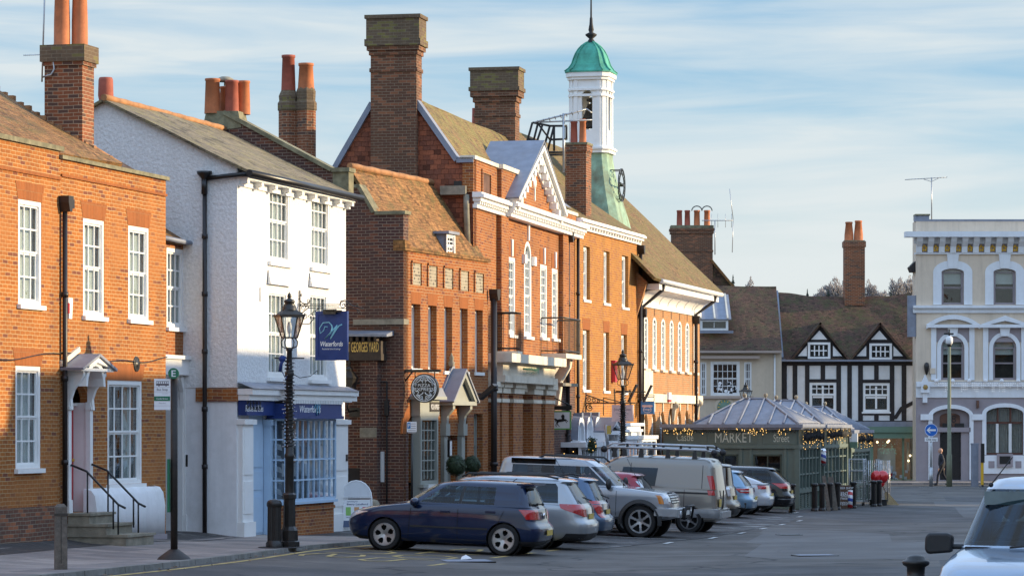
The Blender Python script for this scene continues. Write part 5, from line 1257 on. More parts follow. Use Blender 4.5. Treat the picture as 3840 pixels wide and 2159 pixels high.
# porch
m=MB();b0,b1=q7(880,0,SV)[0],q7(1085,0,SV)[0];zp0,zp1=q7(880,790,SV)[1],q7(985,590,SV)[1];am=(b0+b1)/2
m.box(b0,b1,SV-.3,0,zp0-.12,zp0);m.prism([(b0,zp0),(b0+.14,zp0),(am,zp1-.18),(b1-.14,zp0),(b1,zp0),(am,zp1)],'y',SV-.3,SV-.2)
for x in(b0+.12,b1-.12):m.box(x-.1,x+.1,SV-.2,0,zb7-.3,zp0-.12)
pch=m.build('porch',X['paleblue'],B7)
m=MB()
for s_ in(-1,1):slab(m,[(am+s_*((b1-b0)/2+.05),SV-.35,zp0),(am,SV-.35,zp1+.06),(am,0,zp1+.06),(am+s_*((b1-b0)/2+.05),0,zp0)],.05)
m.build('porch_roof',X['lead'],pch)
# classical bay on the right
m=MB();b0,b1=q7(1060,0,SV)[0],q7(1500,0,SV)[0];zA,zB,zC=q7(1060,655,SV)[1],q7(1060,765,SV)[1],q7(1060,905,SV)[1]
m.box(b0,b1,SV-.1,0,zB,zA-.1);m.box(b0-.06,b1+.08,SV-.22,0,zA-.1,zA);m.box(b0-.04,b1+.06,SV-.18,0,zB-.08,zB);m.box(b0,b1,SV,0,zC,zB-.08)
for k in range(4):x=b0+(b1-b0)*k/3;m.box(x-.12,x+.12,SV-.1,0,zC,zB-.08)
for x0,x1 in((1075,1260),(1360,1600)):
 c0,c1=q7(x0,0,SV)[0],q7(x1,0,SV)[0];m.box(c0-.06,c1+.06,SV-.5,0,zC-.06,zC+.06);glazing(m,(c0,SV-.4),(c1,SV-.4),zb7+.7,zC-.08,3,2,.06,.07)
 glazing(m,(c0,SV-.4),(c0-.02,0),zb7+.7,zC-.08,1,2,.06,.07);m.box(c0,c1,SV-.38,0,zb7-.3,zb7+.65)
cb=m.build('classical_bay',X['paleblue'],B7)
m=MB();m.quad((b0,SV-.38,zb7+.7),(b1+.3,SV-.38,zb7+.7),(b1+.3,SV-.38,zC-.08),(b0,SV-.38,zC-.08));m.build('pane',X['glass_shop'],cb)
m=MB();m.quad((b0,-.03,zb7+.4),(b1+.3,-.03,zb7+.4),(b1+.3,-.03,zC),(b0,-.03,zC));m.build('shop_interior',X['roomy'],cb)
# projecting dentist sign with scrolled bracket
sa=f7.a(zs(618,0)[0]);sp_=f7.w(sa,0)
DS=thing('hanging_sign','pale pink dentist sign hanging from a long scrolled iron bracket','sign',(sp_.x,sp_.y,0),f7.ang)
def s7(x,y):return f7.side(*zs(x,y),sa)
def t7(*ps):return[(0,)+tuple(s7(*p))for p in ps]
m=MB();m.tube(t7((618,140),(618,500)),.03,6);m.tube(t7((618,318),(1460,318)),.022,6);m.tube(t7((618,178),(1010,310)),.02,6);m.tube(t7((920,230),(1250,312)),.015,6);m.tube(t7((920,230),(920,530)),.015,6)
for(x,y,r,s0,dd)in((668,262,44,0,1),(760,268,40,2,-1),(832,285,32,1,1),(690,400,66,2,-1),(690,385,32,1,1)):
 a_,b_=s7(x,y),s7(x+r,y);scroll(m,(0,a_[0],a_[1]),abs(a_[0]-b_[0]),1.3,.014,(1,2),s0,dd,k=.3)
m.build('iron_bracket',X['iron'],DS)
v0,z1=s7(1070,350);v1,z0=s7(1425,630);X['pink']=M('pale_pink_panel',(.66,.52,.5),.5,var=.03)
m=MB();m.box(-.06,.06,v1,v0,z0,z1);bd=m.build('sign_board',X['pink'],DS)
X['letter_dark']=M('dark_lettering',(.12,.1,.11),.5,var=.02);X['letter_grey']=M('grey_lettering',(.42,.36,.36),.5,var=.02)
vc,wS,hS=(v0+v1)/2,v0-v1,z1-z0
text(bd,'{my}dentist',X['letter_dark'],-.062,vc,z0+hS*.66,hS*.14,wS*.8,rot=rotS)
m=MB()
for k,(zz_,w_)in enumerate(((.48,.62),(.4,.6),(.08,.66))):m.box(-.0625,-.06,vc-wS*w_/2,vc+wS*w_/2,z0+hS*zz_,z0+hS*(zz_+.03))
m.build('small_print',X['letter_grey'],bd)
# blue cartoon sign
sa=a7-.25;sp_=f7.w(sa,0)
CS=thing('hanging_sign','small square blue hanging sign with pink and white oval design','sign',(sp_.x,sp_.y,0),f7.ang)
def s8(x,y):return f7.side(*zs(x,y),sa)
v0,z1=s8(1560,288);v1,z0=s8(1780,505);X['skyblue']=M('sky_blue_panel',(.04,.2,.46),.4,var=.03)
m=MB();m.box(-.05,.05,v1,v0,z0,z1);bd=m.build('sign_board',X['skyblue'],CS)
m=MB();m.tube([(0,v1,z1+.15),(0,0,z1+.15)],.018,6);m.tube([(0,v1,z1+.22),(0,0,z1+.22)],.014,6);m.tube([(0,v1,z1),(0,v1,z1+.22)],.012,5);m.tube([(0,v0,z1),(0,v0,z1+.2)],.012,5);m.build('bracket',X['iron'],CS)
vc,wS,hS=(v0+v1)/2,v0-v1,z1-z0
m=MB();
m.add([(-.054,vc+wS*.33*math.cos(t),z0+hS*.34+hS*.24*math.sin(t))for t in[2*PI*k/20 for k in range(20)]],[tuple(range(20))]);m.build('oval',X['letter_white'],bd)
m=MB();m.add([(-.056,vc+wS*.3*math.cos(t),z0+hS*.34+hS*.21*math.sin(t))for t in[2*PI*k/20 for k in range(20)]],[tuple(range(20))]);m.build('oval_centre',X['skyblue'],bd)
m=MB();m.add([(-.058,vc+wS*.42*math.cos(t),z0+hS*.62+hS*.13*math.sin(t)*(1+.4*math.cos(2*t)))for t in[2*PI*k/24 for k in range(24)]],[tuple(range(24))]);m.build('hat_shape',X['pink'],bd)
text(bd,'mogo',X['letter_white'],-.058,vc,z0+hS*.3,hS*.16,wS*.56,rot=rotS,bold=.01)
# ================================================================ 8: corner hall with cove eaves, arcade and copper-clad bell turret
q=f7.w(a7,0);f8=Fr(q.x,q.y,.245)
B8=house(f8,'corner_hall','orange brick corner hall with cove eaves, arcade and copper domed clock turret','hall')
zb8=B8.location.z;a8=f8.a(1760);z8t=f8.at(*zi(330,1100))[1];z8g=f8.at(*zi(300,920))[1]
def q8(x,y,v=0):return f8.at(*z7(x,y),v)
w8=[]
for x0,x1,yt,yb in((476,519,112,680),(570,613,115,688),(663,707,122,690),(755,797,137,692),(845,885,152,694),(927,968,165,697),(1018,1049,195,700)):
 w8.append((q8(x0,0)[0],q8(x1,0)[0],q8(x0,yb)[1],q8(x0,yt)[1]))
z0_=sum(w[2]for w in w8)/7;z1_=sum(w[3]for w in w8)/7
w8=[(w[0],w[1],z0_,z1_,(w[1]-w[0])*.32)for w in w8]
zband1,zband0=q8(600,945)[1],q8(700,1042)[1]
ar8=[]
for x0,x1,yt in((478,524,1165),(562,610,1138),(652,706,1135),(840,886,1128),(923,966,1122)):
 a0,z_=q8(x0,yt);a1=q8(x1,0)[0];ar8.append((a0,a1,zb8-.3,z_,(a1-a0)*.62))
for x0,x1,yt in((738,804,1098),(1020,1060,1095)):
 a0,z_=q8(x0,yt);a1=q8(x1,0)[0];ar8.append((a0,a1,zb8-.3,z_,(a1-a0)*.6))
m=MB();wall(m,0,a8,zb8-.3,zband0,0,ar8,.3);wall(m,0,a8,zband1,z8t,.0,w8,.1);body(m,0,a8,0,9,zb8-.3,z8t,near=False);m.build('wall',X['brick_hall'],B8)
for w in w8:window(B8,w[:4],.0,2,6,cur='net',curm='curtain_b',box=.13,arch=w[4],sillm='stone_lt')
m=MB();m.box(-.02,a8+.05,-.12,.05,zband0,zband1);m.box(-.02,q8(548,0)[0],-.1,.02,zband1,q8(480,690)[1]);m.build('stone_band',X['stone_lt'],B8)
for a in ar8:
 q=MB();t=.05;n_=archpts(a[0]+.04,a[1]-.04,a[2],a[3]-.04,a[4],10);i_=archpts(a[0]+.14,a[1]-.14,a[2],a[3]-.18,a[4]*.8,10)
 for j in range(len(n_)-1):q.prism([n_[j],n_[j+1],i_[j+1],i_[j]],'y',.1,.16)
 mid_=(a[0]+a[1])/2;q.box(mid_-.03,mid_+.03,.11,.15,a[2],a[3]-.15);zq=a[3]-a[4];q.box(a[0]+.1,a[1]-.1,.1,.15,zq-.05,zq+.05);q.box(a[0]+.1,a[1]-.1,.1,.15,zq-1.2,zq-1.1)
 fr=q.build('arched_window',X['white'],B8)
 q=MB();q.prism(i_,'y',.125,.13);q.build('pane',X['glass'],fr);q=MB();q.prism(archpts(a[0],a[1],a[2],a[3],a[4],10),'y',.29,.3);q.build('room',X['dim'],fr)
 q=MB();
 for j in range(len(n_)-1):
  pass
 q.prism([(mid_-.06,a[3]),(mid_+.06,a[3]),(mid_+.07,zband0),(mid_-.07,zband0)],'y',-.04,.01);q.build('keystone',X['stone_lt'],B8)
for x,y in((788,1085),(1045,1060)):
 a_,z_=q8(x,y);q=MB();q.prism([(0,z_+.2),(-.15,z_+.18),(-.18,z_),(-.12,z_-.12),(-.07,z_-.5),(0,z_-.55)],'x',a_-.1,a_+.1);q.sphere((a_,-.16,z_+.04),.1,10,7);q.build('stone_corbel',X['stone'],B8)
 # cove
m=MB();n=8;ov8=.62
cp=[(-.02-ov8*(1-math.cos(PI/2*i/n)),z8t+(z8g-z8t-.3)*math.sin(PI/2*i/n))for i in range(n+1)]
for(p,q)in zip(cp,cp[1:]):m.add([(0,p[0],p[1]),(a8,p[0],p[1]),(a8,q[0],q[1]),(0,q[0],q[1])],[(0,1,2,3)],True)
m.prism([(.0,z8t)]+cp+[(.0,cp[-1][1])],'x',a8-.002,a8+.03)
m.box(-.0,a8+.05,-ov8-.1,0,z8g-.3,z8g-.1);m.box(0,a8+.03,-.06,.01,z8t-.16,z8t)
for i in range(7):
 a_=(w8[i][0]+w8[i][1])/2
 if i:m.prism([(c[0]-.03,c[1])for c in cp]+[(c[0]+.02,c[1])for c in cp[::-1]],'x',(w8[i][0]+w8[i-1][1])/2-.06,(w8[i][0]+w8[i-1][1])/2+.06)
m.build('cove_eaves',X['white'],B8)
m=MB();
for i in range(7):a_=(w8[i][0]+w8[i][1])/2;m.box(a_-.05,a_+.05,-.008,.0,w8[i][3]+.05,z8t-.16)
m.build_each('brick_strip',X['dimred'],B8)
m=MB();m.tube([(-.05,-ov8-.18,z8g-.02),(a8+.25,-ov8-.18,z8g-.02)],.085,8);m.build('gutter',X['white_dk'],B8)
for ap in(.1,f8.a(z7(1010,0)[0])):
 z_=f8.at(*z7(470,60)if ap<1 else z7(1015,130))[1]
 pipe(B8,[(ap+.5,-ov8-.18,z8g-.05),(ap+.5,-ov8-.1,z8g-.3),(ap,-.12,z_+.15),(ap,-.12,zb8)],.065,(ap,-.14,z_+.1),collars=[(ap,-.12,z_-1.6*i)for i in range(1,4)])
m=MB();a_,z_=q8(1047,903);m.box(a_-.24,a_+.24,-.03,0,z_-.12,z_+.12);sg8=m.build('street_plate',X['white_dk'],B8)
m=MB();m.box(a_-.18,a_+.18,-.034,-.03,z_-.05,z_+.05);m.build('small_print',X['letter_dark'],sg8)
m=MB();a_,z_=q8(790,995,-.3);m.box(a_-.1,a_+.3,-.2,-.12,z_-.04,z_+.22);m.build('shop_sign',X['letter_white'],B8)
m=MB();m.box(a_-.08,a_+.32,-.2,-.12,z_-.12,z_-.041);m.build('shop_sign_foot',X['red'],B8)
# roof
rv8=4.5;pr1=f8.side(1570,495,a8+.12);zE=z8g+.03;sl8=(pr1[1]-zE)/(pr1[0]+ov8+.2)
zr8=zE+sl8*(rv8+ov8+.2)
m=MB();wavyslab(m,(-1.2,-ov8-.2,zE),(a8+.3,-ov8-.2,zE),(a8+.3,rv8,zr8),(-1.2,rv8,zr8),.1,26,20,.03,51);wavyslab(m,(-1.2,rv8,zr8),(a8+.3,rv8,zr8),(a8+.3,2*rv8+ov8,zE),(-1.2,2*rv8+ov8,zE),.1,6,4,.01,52);r8=m.build('roof',X['tile_brown'],B8)
m=MB();m.prism([(-.0,z8t),(rv8,zr8-.15),(2*rv8,z8t)],'x',a8-.3,a8-.0);m.build('gable',X['brick_hall'],B8);m=MB();m.prism([(0,z8t-.5),(-.35,zE-.1),(rv8,zr8-.15),(2*rv8,z8t)],'x',-.3,-.02);m.build('gable',X['brick_hall'],B8)
# bell turret
ta=f8.a(1480,rv8)+.0
tY=112.0;tc=Vector(((1487-CXD)/FPX*tY,tY));rel=tc-f8.o;ta,tv=rel.dot(f8.d),rel.dot(f8.i)
def tz(y):return CAMH+(HYD-y)/FPX*tY
def th(x0,x1):return(x1-x0)/FPX*tY
T=MB();W0=th(1432,1540)/2;cz0,cz1=tz(387),tz(187)
HB_=W0/1.152
def octp(r,q=.72):return[(r,-q*r),(r,q*r),(q*r,r),(-q*r,r),(-r,q*r),(-r,-q*r),(-q*r,-r),(q*r,-r)]
def octa(mb,prof,q=.72,sm=False):
 """a square tower with cut corners, as a stack of rings"""
 vs=[(ta+x,tv+y,z)for r,z in prof for x,y in octp(r,q)]
 mb.add(vs,[(i*8+k,i*8+(k+1)%8,(i+1)*8+(k+1)%8,(i+1)*8+k)for i in range(len(prof)-1)for k in range(8)],sm)
zo0,zo1=tz(330),tz(230)
pts8=octp(HB_)
for k in range(8):
 p,q=Vector((ta+pts8[k][0],tv+pts8[k][1],0)),Vector((ta+pts8[(k+1)%8][0],tv+pts8[(k+1)%8][1],0));e=q-p;nrm=Vector((e.y,-e.x,0)).normalized()
 def col_(u0,u1,z0,z1,out=0.0,dp=.09):
  A=p+e*u0+nrm*out;Bq=p+e*u1+nrm*out;i_=nrm*dp
  T.add([(A.x,A.y,z0),(Bq.x,Bq.y,z0),(Bq.x,Bq.y,z1),(A.x,A.y,z1),(A.x-i_.x,A.y-i_.y,z0),(Bq.x-i_.x,Bq.y-i_.y,z0),(Bq.x-i_.x,Bq.y-i_.y,z1),(A.x-i_.x,A.y-i_.y,z1)],[(0,1,2,3),(4,5,6,7),(0,4,7,3),(1,5,6,2),(0,1,5,4),(3,2,6,7)])
 if k%2==0:
  f0,f1_=.3,.7
  col_(0,f0,cz0+.1,cz1);col_(f1_,1,cz0+.1,cz1);col_(f0,f1_,cz0+.1,zo0)
  n=8
  for i in range(n):
   u0,u1=f0+(f1_-f0)*i/n,f0+(f1_-f0)*(i+1)/n
   col_(u0,u1,zo1-.16+.16*math.sin(PI*(i+.5)/n),cz1)
  col_(.0,.14,cz0+.1,cz1,.035,.04);col_(.86,1,cz0+.1,cz1,.035,.04)
 else:col_(0,1,cz0+.1,cz1);col_(.25,.75,cz0+.1,cz1,.04,.05)
for(r,z0,z1)in((1.16,cz0-.02,cz0+.2),(1.24,cz0+.1,cz0+.17),(1.09,tz(247),tz(241)),(1.11,tz(232),tz(227)),(1.12,tz(205),tz(198)),(1.2,tz(198),tz(187))):octa(T,[(HB_*r*.8,z0),(HB_*r,z0),(HB_*r,z1),(HB_*r*.8,z1)])
tur=T.build('bell_turret',X['white'],B8)
m=MB();m.lathe([(0,tz(300)),(.34,tz(300)),(.3,tz(296)),(.22,tz(285)),(.16,tz(268)),(.1,tz(262)),(0,tz(260))],16,(ta,tv,0));m.lathe([(0,tz(322)),(.3,tz(322)),(.26,tz(316)),(.2,tz(306)),(0,tz(302))],16,(ta,tv,0));m.box(ta-.5,ta+.5,tv-.05,tv+.05,tz(258),tz(252));m.build('bell',X['dim'],tur)
R0=th(1418,1548)/2*1.02;m=MB()
dome=[(1.0,0),(1.0,.05),(.86,.14),(.74,.28),(.67,.45),(.6,.6),(.5,.74),(.37,.86),(.22,.95),(.1,1.0),(0,1.0)]
zd0,zd1=tz(187),tz(106)
octa(m,[(R0/1.14*r,zd0+(zd1-zd0)*z)for r,z in dome])
for x,y in octp(1.0):m.tube([(ta+R0/1.14*r*1.01*x,tv+R0/1.14*r*1.01*y,zd0+(zd1-zd0)*z+.01)for r,z in dome[1:-1]],.028,5)
m.build('copper_dome',X['copper'],tur)
m=MB();m.lathe([(.16,tz(108)),(.11,tz(102)),(.07,tz(98)),(.2,tz(90)),(.21,tz(87)),(.07,tz(82)),(.1,tz(76)),(.06,tz(60)),(.05,tz(46)),(.035,tz(44)),(.025,tz(-14)),(0,tz(-14))],12,(ta,tv,0));m.build('spire_finial',X['black_m'],tur)
m=MB();sk=[(1.22,tz(387)),(1.24,tz(400)),(1.36,tz(430)),(1.55,tz(467)),(1.78,tz(500)),(2.1,tz(545)),(2.32,tz(580))]
octa(m,[(W0*r*.72,z)for r,z in sk],.78);m.build('copper_skirt',X['copper_pale'],tur)
# projecting skeleton clock on the street side
cvq=tv-1.1;cxz=tz(467);rc=th(1548,1573)*2.05
ck=MB()
def ring(r0,r1,dv):
 for k in range(36):
  t0,t1=2*PI*k/36,2*PI*(k+1)/36
  pp=[(ta+r*math.cos(t),cxz+r*math.sin(t))for r,t in((r0,t0),(r1,t0),(r1,t1),(r0,t1))]
  ck.prism(pp,'y',cvq-dv,cvq+dv)
RC=th(0,84)/2*1.0
ring(RC*.95,RC,.018);ring(RC*.63,RC*.66,.015)
for k in range(12):
 t=2*PI*k/12;ck.beam((ta+RC*.66*math.cos(t),cvq,cxz+RC*.66*math.sin(t)),(ta+RC*.95*math.cos(t),cvq,cxz+RC*.95*math.sin(t)),.07,.03,up=(0,1,0))
ck.beam((ta,cvq-.04,cxz),(ta+.32,cvq-.04,cxz+.02),.05,.03,up=(0,1,0));ck.beam((ta,cvq-.04,cxz),(ta-.42,cvq-.04,cxz+.05),.04,.03,up=(0,1,0));ck.cyl((ta,cvq-.06,cxz),(ta,cvq+.06,cxz),.06,n=10)
for t in(PI/2+.5,PI/2-.5,-PI/2+.5,-PI/2-.5):ck.beam((ta+RC*math.cos(t),cvq,cxz+RC*math.sin(t)),(ta+RC*.9*math.cos(t),tv-.6,cxz+RC*math.sin(t)),.03,.03)
ck.build('clock',X['black'],tur)
# ================================================================ ground
def sheet(name,mat,us,ws,zf,kind='structure',lift=0.0,world=False):
 """grid over (u, w) of the street, heights from zf"""
 m=MB();vs=[]
 for u in us:
  for w in ws(u):
   p=ROW.o+ROW.d*u-ROW.i*w
   vs.append((p.x,p.y,zf(p.x,p.y)+lift))
 k=len(list(ws(us[0])))
 m.add(vs,[(i*k+j,(i+1)*k+j,(i+1)*k+j+1,i*k+j+1)for i in range(len(us)-1)for j in range(k-1)],True)
 o=m.build(name,mat)
 o.rotation_euler=(0,0,0)
 return tag(o,kind=kind)
def streetuv(o):
 uv=o.data.uv_layers[0].data
 for lp in o.data.loops:
  c=o.data.vertices[lp.vertex_index].co;u,w=uw(c.x,c.y);uv[lp.index].uv=(u,w)
def frange(a,b,s):
 n=int(round((b-a)/s));return[a+(b-a)*i/n for i in range(n+1)]
 # terrain: one sheet to the horizon
m=MB();xs=[-3000,-1200,-500,-200,-100,-60,-40,-25,-10,5,20,40,60,100,200,500,1200,3000];ys=[-200,-60,-20,0,20,40,60,80,100,120,140,160,180,220,300,500,1000,2000,4000]
m.add([(x,y,CAMH-Gd(y)-.25)for y in ys for x in xs],[(j*len(xs)+i,j*len(xs)+i+1,(j+1)*len(xs)+i+1,(j+1)*len(xs)+i)for j in range(len(ys)-1)for i in range(len(xs)-1)])
X['ground']=M('ground_earth',(.08,.075,.06),.95,var=.3,scale=.3)
tag(m.build('ground',X['ground']),kind='structure')
uroad=frange(-64,130,2)
road=sheet('road',X['asphalt'],uroad,lambda u:[kerb_w(u)-.02]+[kerb_w(u)+.4+(25.4-kerb_w(u))*t/16 for t in range(17)],road_z);streetuv(road)
# the cross street at the far end
m=MB();gx=frange(-40,80,4);gy=frange(128,167.4,4)
m.add([(x,y,(CAMH-Gd(y)-.02)if uw(x,y)[1]>25 or y>150 else road_z(x,y)-.02)for y in gy for x in gx],[(j*len(gx)+i,j*len(gx)+i+1,(j+1)*len(gx)+i+1,(j+1)*len(gx)+i)for j in range(len(gy)-1)for i in range(len(gx)-1)])
tag(m.build('cross_street',X['asphalt']),kind='structure')
m=MB();m.box(-6,60,155.5,175,CAMH-Gd(156)-.3,CAMH-Gd(156)+.1);tag(m.build('far_pavement',X['slabs']),kind='structure')
# left pavement: flagstones by the kerb, setts against the houses
pv=sheet('pavement',X['slabs'],frange(-64,2,1.0),lambda u:frange(-2.5,kerb_w(u)-.16,.4)[:1]+[lerp([(0,-2.5),(1,kerb_w(u)-.16)],t/12)for t in range(1,13)],pave_z);streetuv(pv)
st_=sheet('sett_forecourt',X['setts'],frange(-24,-.2,.8),lambda u:[-2.4+(lerp([(-24,3.9),(-18,3.3),(-10,2.9),(-4,2.75),(0,2.6)],u))*t/9 for t in range(10)],pave_z,lift=.006);streetuv(st_)
ps_=sheet('parking_setts',X['setts'],frange(2,62,1.5),lambda u:[-2.5+(lerp([(2,10.2),(12,10.6),(30,9.6),(45,6.5),(62,6)],u))*t/10 for t in range(11)],road_z,lift=.008);streetuv(ps_)
# kerb stones: one run of laid stones, with the joints modelled
m=MB();u=-40.0;rr=random.Random(2)
while u<2.0:
 l_=.9;k0,k1=kerb_w(u),kerb_w(u+l_-.02)
 pts=[]
 for uu,k in((u,k0),(u+l_-.025,k1)):
  for dw,top in((-.17,1),(0.0,1),(.02,0),(-.17,-1)):
   p=ROW.o+ROW.d*uu-ROW.i*(k+dw);z=pave_z(*(ROW.o+ROW.d*uu-ROW.i*(k-.2)))+.006+.008*rr.random()if top==1 else road_z(p.x,p.y)-.1
   pts.append((p.x,p.y,z))
 m.add(pts,[(0,1,5,4),(1,2,6,5),(3,0,4,7),(0,3,2,1),(4,5,6,7)]);u+=l_
tag(m.build('kerb',X['kerb']),kind='structure')
# painted markings
def mark(name,mat,polys,lift=.006):
 m=MB()
 for pl in polys:
  vs=[]
  for u,w in pl:
   p=ROW.o+ROW.d*u-ROW.i*w;vs.append((p.x,p.y,road_z(p.x,p.y)+lift))
  m.poly(vs)
 return tag(m.build(name,mat),kind='structure')
pl=[]
us=frange(-30,.5,1.5)
for a,b in zip(us,us[1:]):pl.append([(a,kerb_w(a)+.22),(b,kerb_w(b)+.22),(b,kerb_w(b)+.34),(a,kerb_w(a)+.34)])
mark('kerb_line',X['yellow'],pl)
def stroke(pts,wd=.11):
 out=[]
 for(u0,w0),(u1,w1)in zip(pts,pts[1:]):
  dx,dy=u1-u0,w1-w0;l_=math.hypot(dx,dy)or 1;nx,ny=-dy/l_*wd/2,dx/l_*wd/2
  out.append([(u0+nx,w0+ny),(u1+nx,w1+ny),(u1-nx,w1-ny),(u0-nx,w0-ny)])
 return out
 # BUS STOP painted in the bay, read by drivers going up the street; strokes in a 1 x 1 cell
GL={'B':[[(0,0),(0,1),(.8,.95),(.9,.75),(.75,.55),(0,.52)],[(.75,.55),(1,.3),(.85,.05),(0,0)]],'U':[[(0,1),(0,.25),(.3,0),(.7,0),(1,.25),(1,1)]],'S':[[(1,.85),(.6,1),(.1,.9),(.1,.62),(.9,.4),(.9,.1),(.4,0),(0,.15)]],'T':[[(0,1),(1,1)],[(.5,1),(.5,0)]],'O':[[(.3,0),(0,.3),(0,.7),(.3,1),(.7,1),(1,.7),(1,.3),(.7,0),(.3,0)]],'P':[[(0,0),(0,1),(.8,1),(1,.78),(.8,.52),(0,.5)]]}
pl=[]
def word(s_,u0,w0,lw,lh,gap):
 for i,ch in enumerate(s_):
  for stx in GL[ch]:pl.extend(stroke([(u0-i*(lw+gap)-(x)*lw,w0+.0+(1-y)*lh*1.0)for x,y in stx]))
word('BUS',-2.4,kerb_w(-5)+.75,1.5,1.1,.5);word('STOP',-1.2,kerb_w(-5)+2.25,1.5,1.1,.5)
for k in range(5):pl.append([(-.5-k*2.2,7.0),(.6-k*2.2,7.0),(.6-k*2.2,7.13),(-.5-k*2.2,7.13)])
mark('bus_stop_marking',X['yellow'],pl)
pl=[]
for k in range(9):u=6+k*4.6;w=lerp([(2,8.0),(12,8.3),(30,7.2),(45,4.2)],u);pl.append([(u,w),(u+1.3,w-.1),(u+1.3,w+.02),(u,w+.12)])
for k in range(3):u=9+k*5.5;pl.append([(u,5.5),(u+.1,5.5),(u+.3,8.0),(u+.2,8.0)])
mark('bay_marking',X['roadwhite'],pl,.014)
m=MB()
for k in range(5):x=13+k*2.0;m.box(x,x+1.25,148.4,148.65,0,0)
for i,v in enumerate(m.v):m.v[i]=(v[0],v[1],CAMH-Gd(v[1])+.012)
tag(m.build('cross_street_marking',X['roadwhite']),kind='structure')
# a few fallen leaves and scraps along the gutter
m=MB();rr=random.Random(9)
for k in range(90):
 u=-20+24*rr.random();w=kerb_w(u)+.05+.5*rr.random()**2;p=ROW.o+ROW.d*u-ROW.i*w;z=road_z(p.x,p.y)+.012;s_=.02+.03*rr.random();t=rr.random()*6
 m.add([(p.x+s_*math.cos(t+q),p.y+s_*math.sin(t+q),z+.02*rr.random())for q in(0,1.5,3.1,4.6)],[(0,1,2,3)])
tag(m.build('fallen_leaves',M('dead_leaf',(.2,.11,.05),.8,var=.4)),kind='stuff')
# ================================================================ far end: three houses facing the camera
class FF:
 """frontal plane at depth Y, local x = world x, local y = away"""
 def __init__(s,Y,x0):s.Y=Y;s.x0=(x0-CXD)/FPX*Y
 def at(s,x,y,v=0.0):
  Y=s.Y+v;return(x-CXD)/FPX*Y-s.x0,CAMH+(HYD-y)/FPX*Y
 def a(s,x,v=0.0):return s.at(x,0,v)[0]
def fhouse(F,name,label,cat):
 return thing(name,label,cat,(F.x0,F.Y,CAMH-Gd(F.Y)),0,world_z=True)
def frect(F,c,x0,x1,yt,yb,v=0.0):
 a0,z1=F.at(*c(x0,yt),v);a1,z0=F.at(*c(x1,yb),v);return(a0,a1,z0,z1)
 # 9: beige house with a tripartite window
F9=FF(160.0,1740);B9=fhouse(F9,'beige_house','beige rendered house with dark tiled roof, dormer and wide sash window','house')
zb9=B9.location.z;e9=F9.a(1966);z9=F9.at(1860,885)[1];zr9=F9.at(1900,720,3.2)[1]
w9=[frect(F9,zj,412,452,285,510),frect(F9,zj,480,678,280,512),frect(F9,zj,708,758,285,512)]
m=MB();wall(m,0,e9,zb9-.3,z9,0,w9,.15);body(m,0,e9,0,7,zb9-.3,z9);m.build('wall',X['beige'],B9)
for r,c in zip(w9,(2,5,3)):window(B9,r,.02,c,4,fm='white_dk',cur='dim',curm='dimred',box=.12 if c==5 else .05,sill=False)
m=MB();a0,z_=F9.at(*zj(410,516));a1,zt_=F9.at(*zj(770,262));m.box(a0,a1,-.15,0,z_-.12,z_+.0);m.box(a0,a1+.3,-.3,0,zt_,zt_+.14);m.build('window_cornice',X['taupe'],B9)
m=MB();rr=random.Random(3)
for k in range(16):
 a_,z_=F9.at(*zj(490+rr.random()*180,425+rr.random()*75));m.lathe([(0,.05),(.09,.05)],6,(a_,0,z_),ax='y')
m.build('paper_stars',X['letter_white'],B9)
m=MB();wavyslab(m,(-.3,-.25,z9+.05),(e9,-.25,z9+.05),(e9,3.2,zr9),(-.3,3.2,zr9),.1,14,12,.03,61);wavyslab(m,(-.3,3.2,zr9),(e9,3.2,zr9),(e9,7,z9),(-.3,7,z9),.1,4,4,.01,62);m.build('roof',X['tile_dark'],B9)
m=MB();m.box(-.2,e9,-.42,-.26,z9-.05,z9+.06);m.build('gutter',X['taupe'],B9)
a_,z_=F9.at(*zj(575,590));m=MB();m.lathe([(0,-.06),(.5,-.06),(.55,0)],24,(a_,0,z_),ax='y');cl=m.build('round_plaque',X['beige'],B9)
m=MB();m.lathe([(0,-.08),(.38,-.08),(.38,-.06)],24,(a_,0,z_),ax='y');m.build('clock_dial',X['shopgreen'],cl)
m=MB()
for k in range(12):t=PI/6*k;m.beam((a_+.26*math.cos(t),-.085,z_+.26*math.sin(t)),(a_+.35*math.cos(t),-.085,z_+.35*math.sin(t)),.04,.01,up=(0,1,0))
m.build_each('numeral',X['gold'],cl)
m=MB();s_=e9-.35;m.tube([(s_,-.06,z9-.1),(s_,-.06,zb9)],.05,6);m.build('downpipe',X['white_dk'],B9)
# rooflight dormer
r=frect(F9,zi,545,800,1198,1300,.35);a0,a1,z0,z1=r;_,zt_=F9.at(*zi(600,970),1.9)
m=MB();m.poly([(a0,.35,z0),(a0,.35,z1),(a0,2.6,zt_)]);m.poly([(a1,.35,z0),(a1,.35,z1),(a1,2.6,zt_)]);slab(m,[(a0-.1,.25,z1),(a1+.15,.25,z1),(a1+.15,2.5,zt_),(a0-.1,2.5,zt_)],.06);m.box(a0-.1,a1+.25,.25,.4,z0-.14,z0-.02);d9=m.build('dormer',X['lead'],B9)
window(d9,r,.35,2,1,fm='white_dk',cur='dim',sash=False,sill=False,box=.12)
m=MB()
for t in(.02,.52,.98):x=a0+(a1-a0)*t;slab(m,[(x-.04,.24,z1+.06),(x+.04,.24,z1+.06),(x+.04,2.5,zt_+.06),(x-.04,2.5,zt_+.06)],.04)
m.build('roof_rolls',X['stone_lt'],d9)
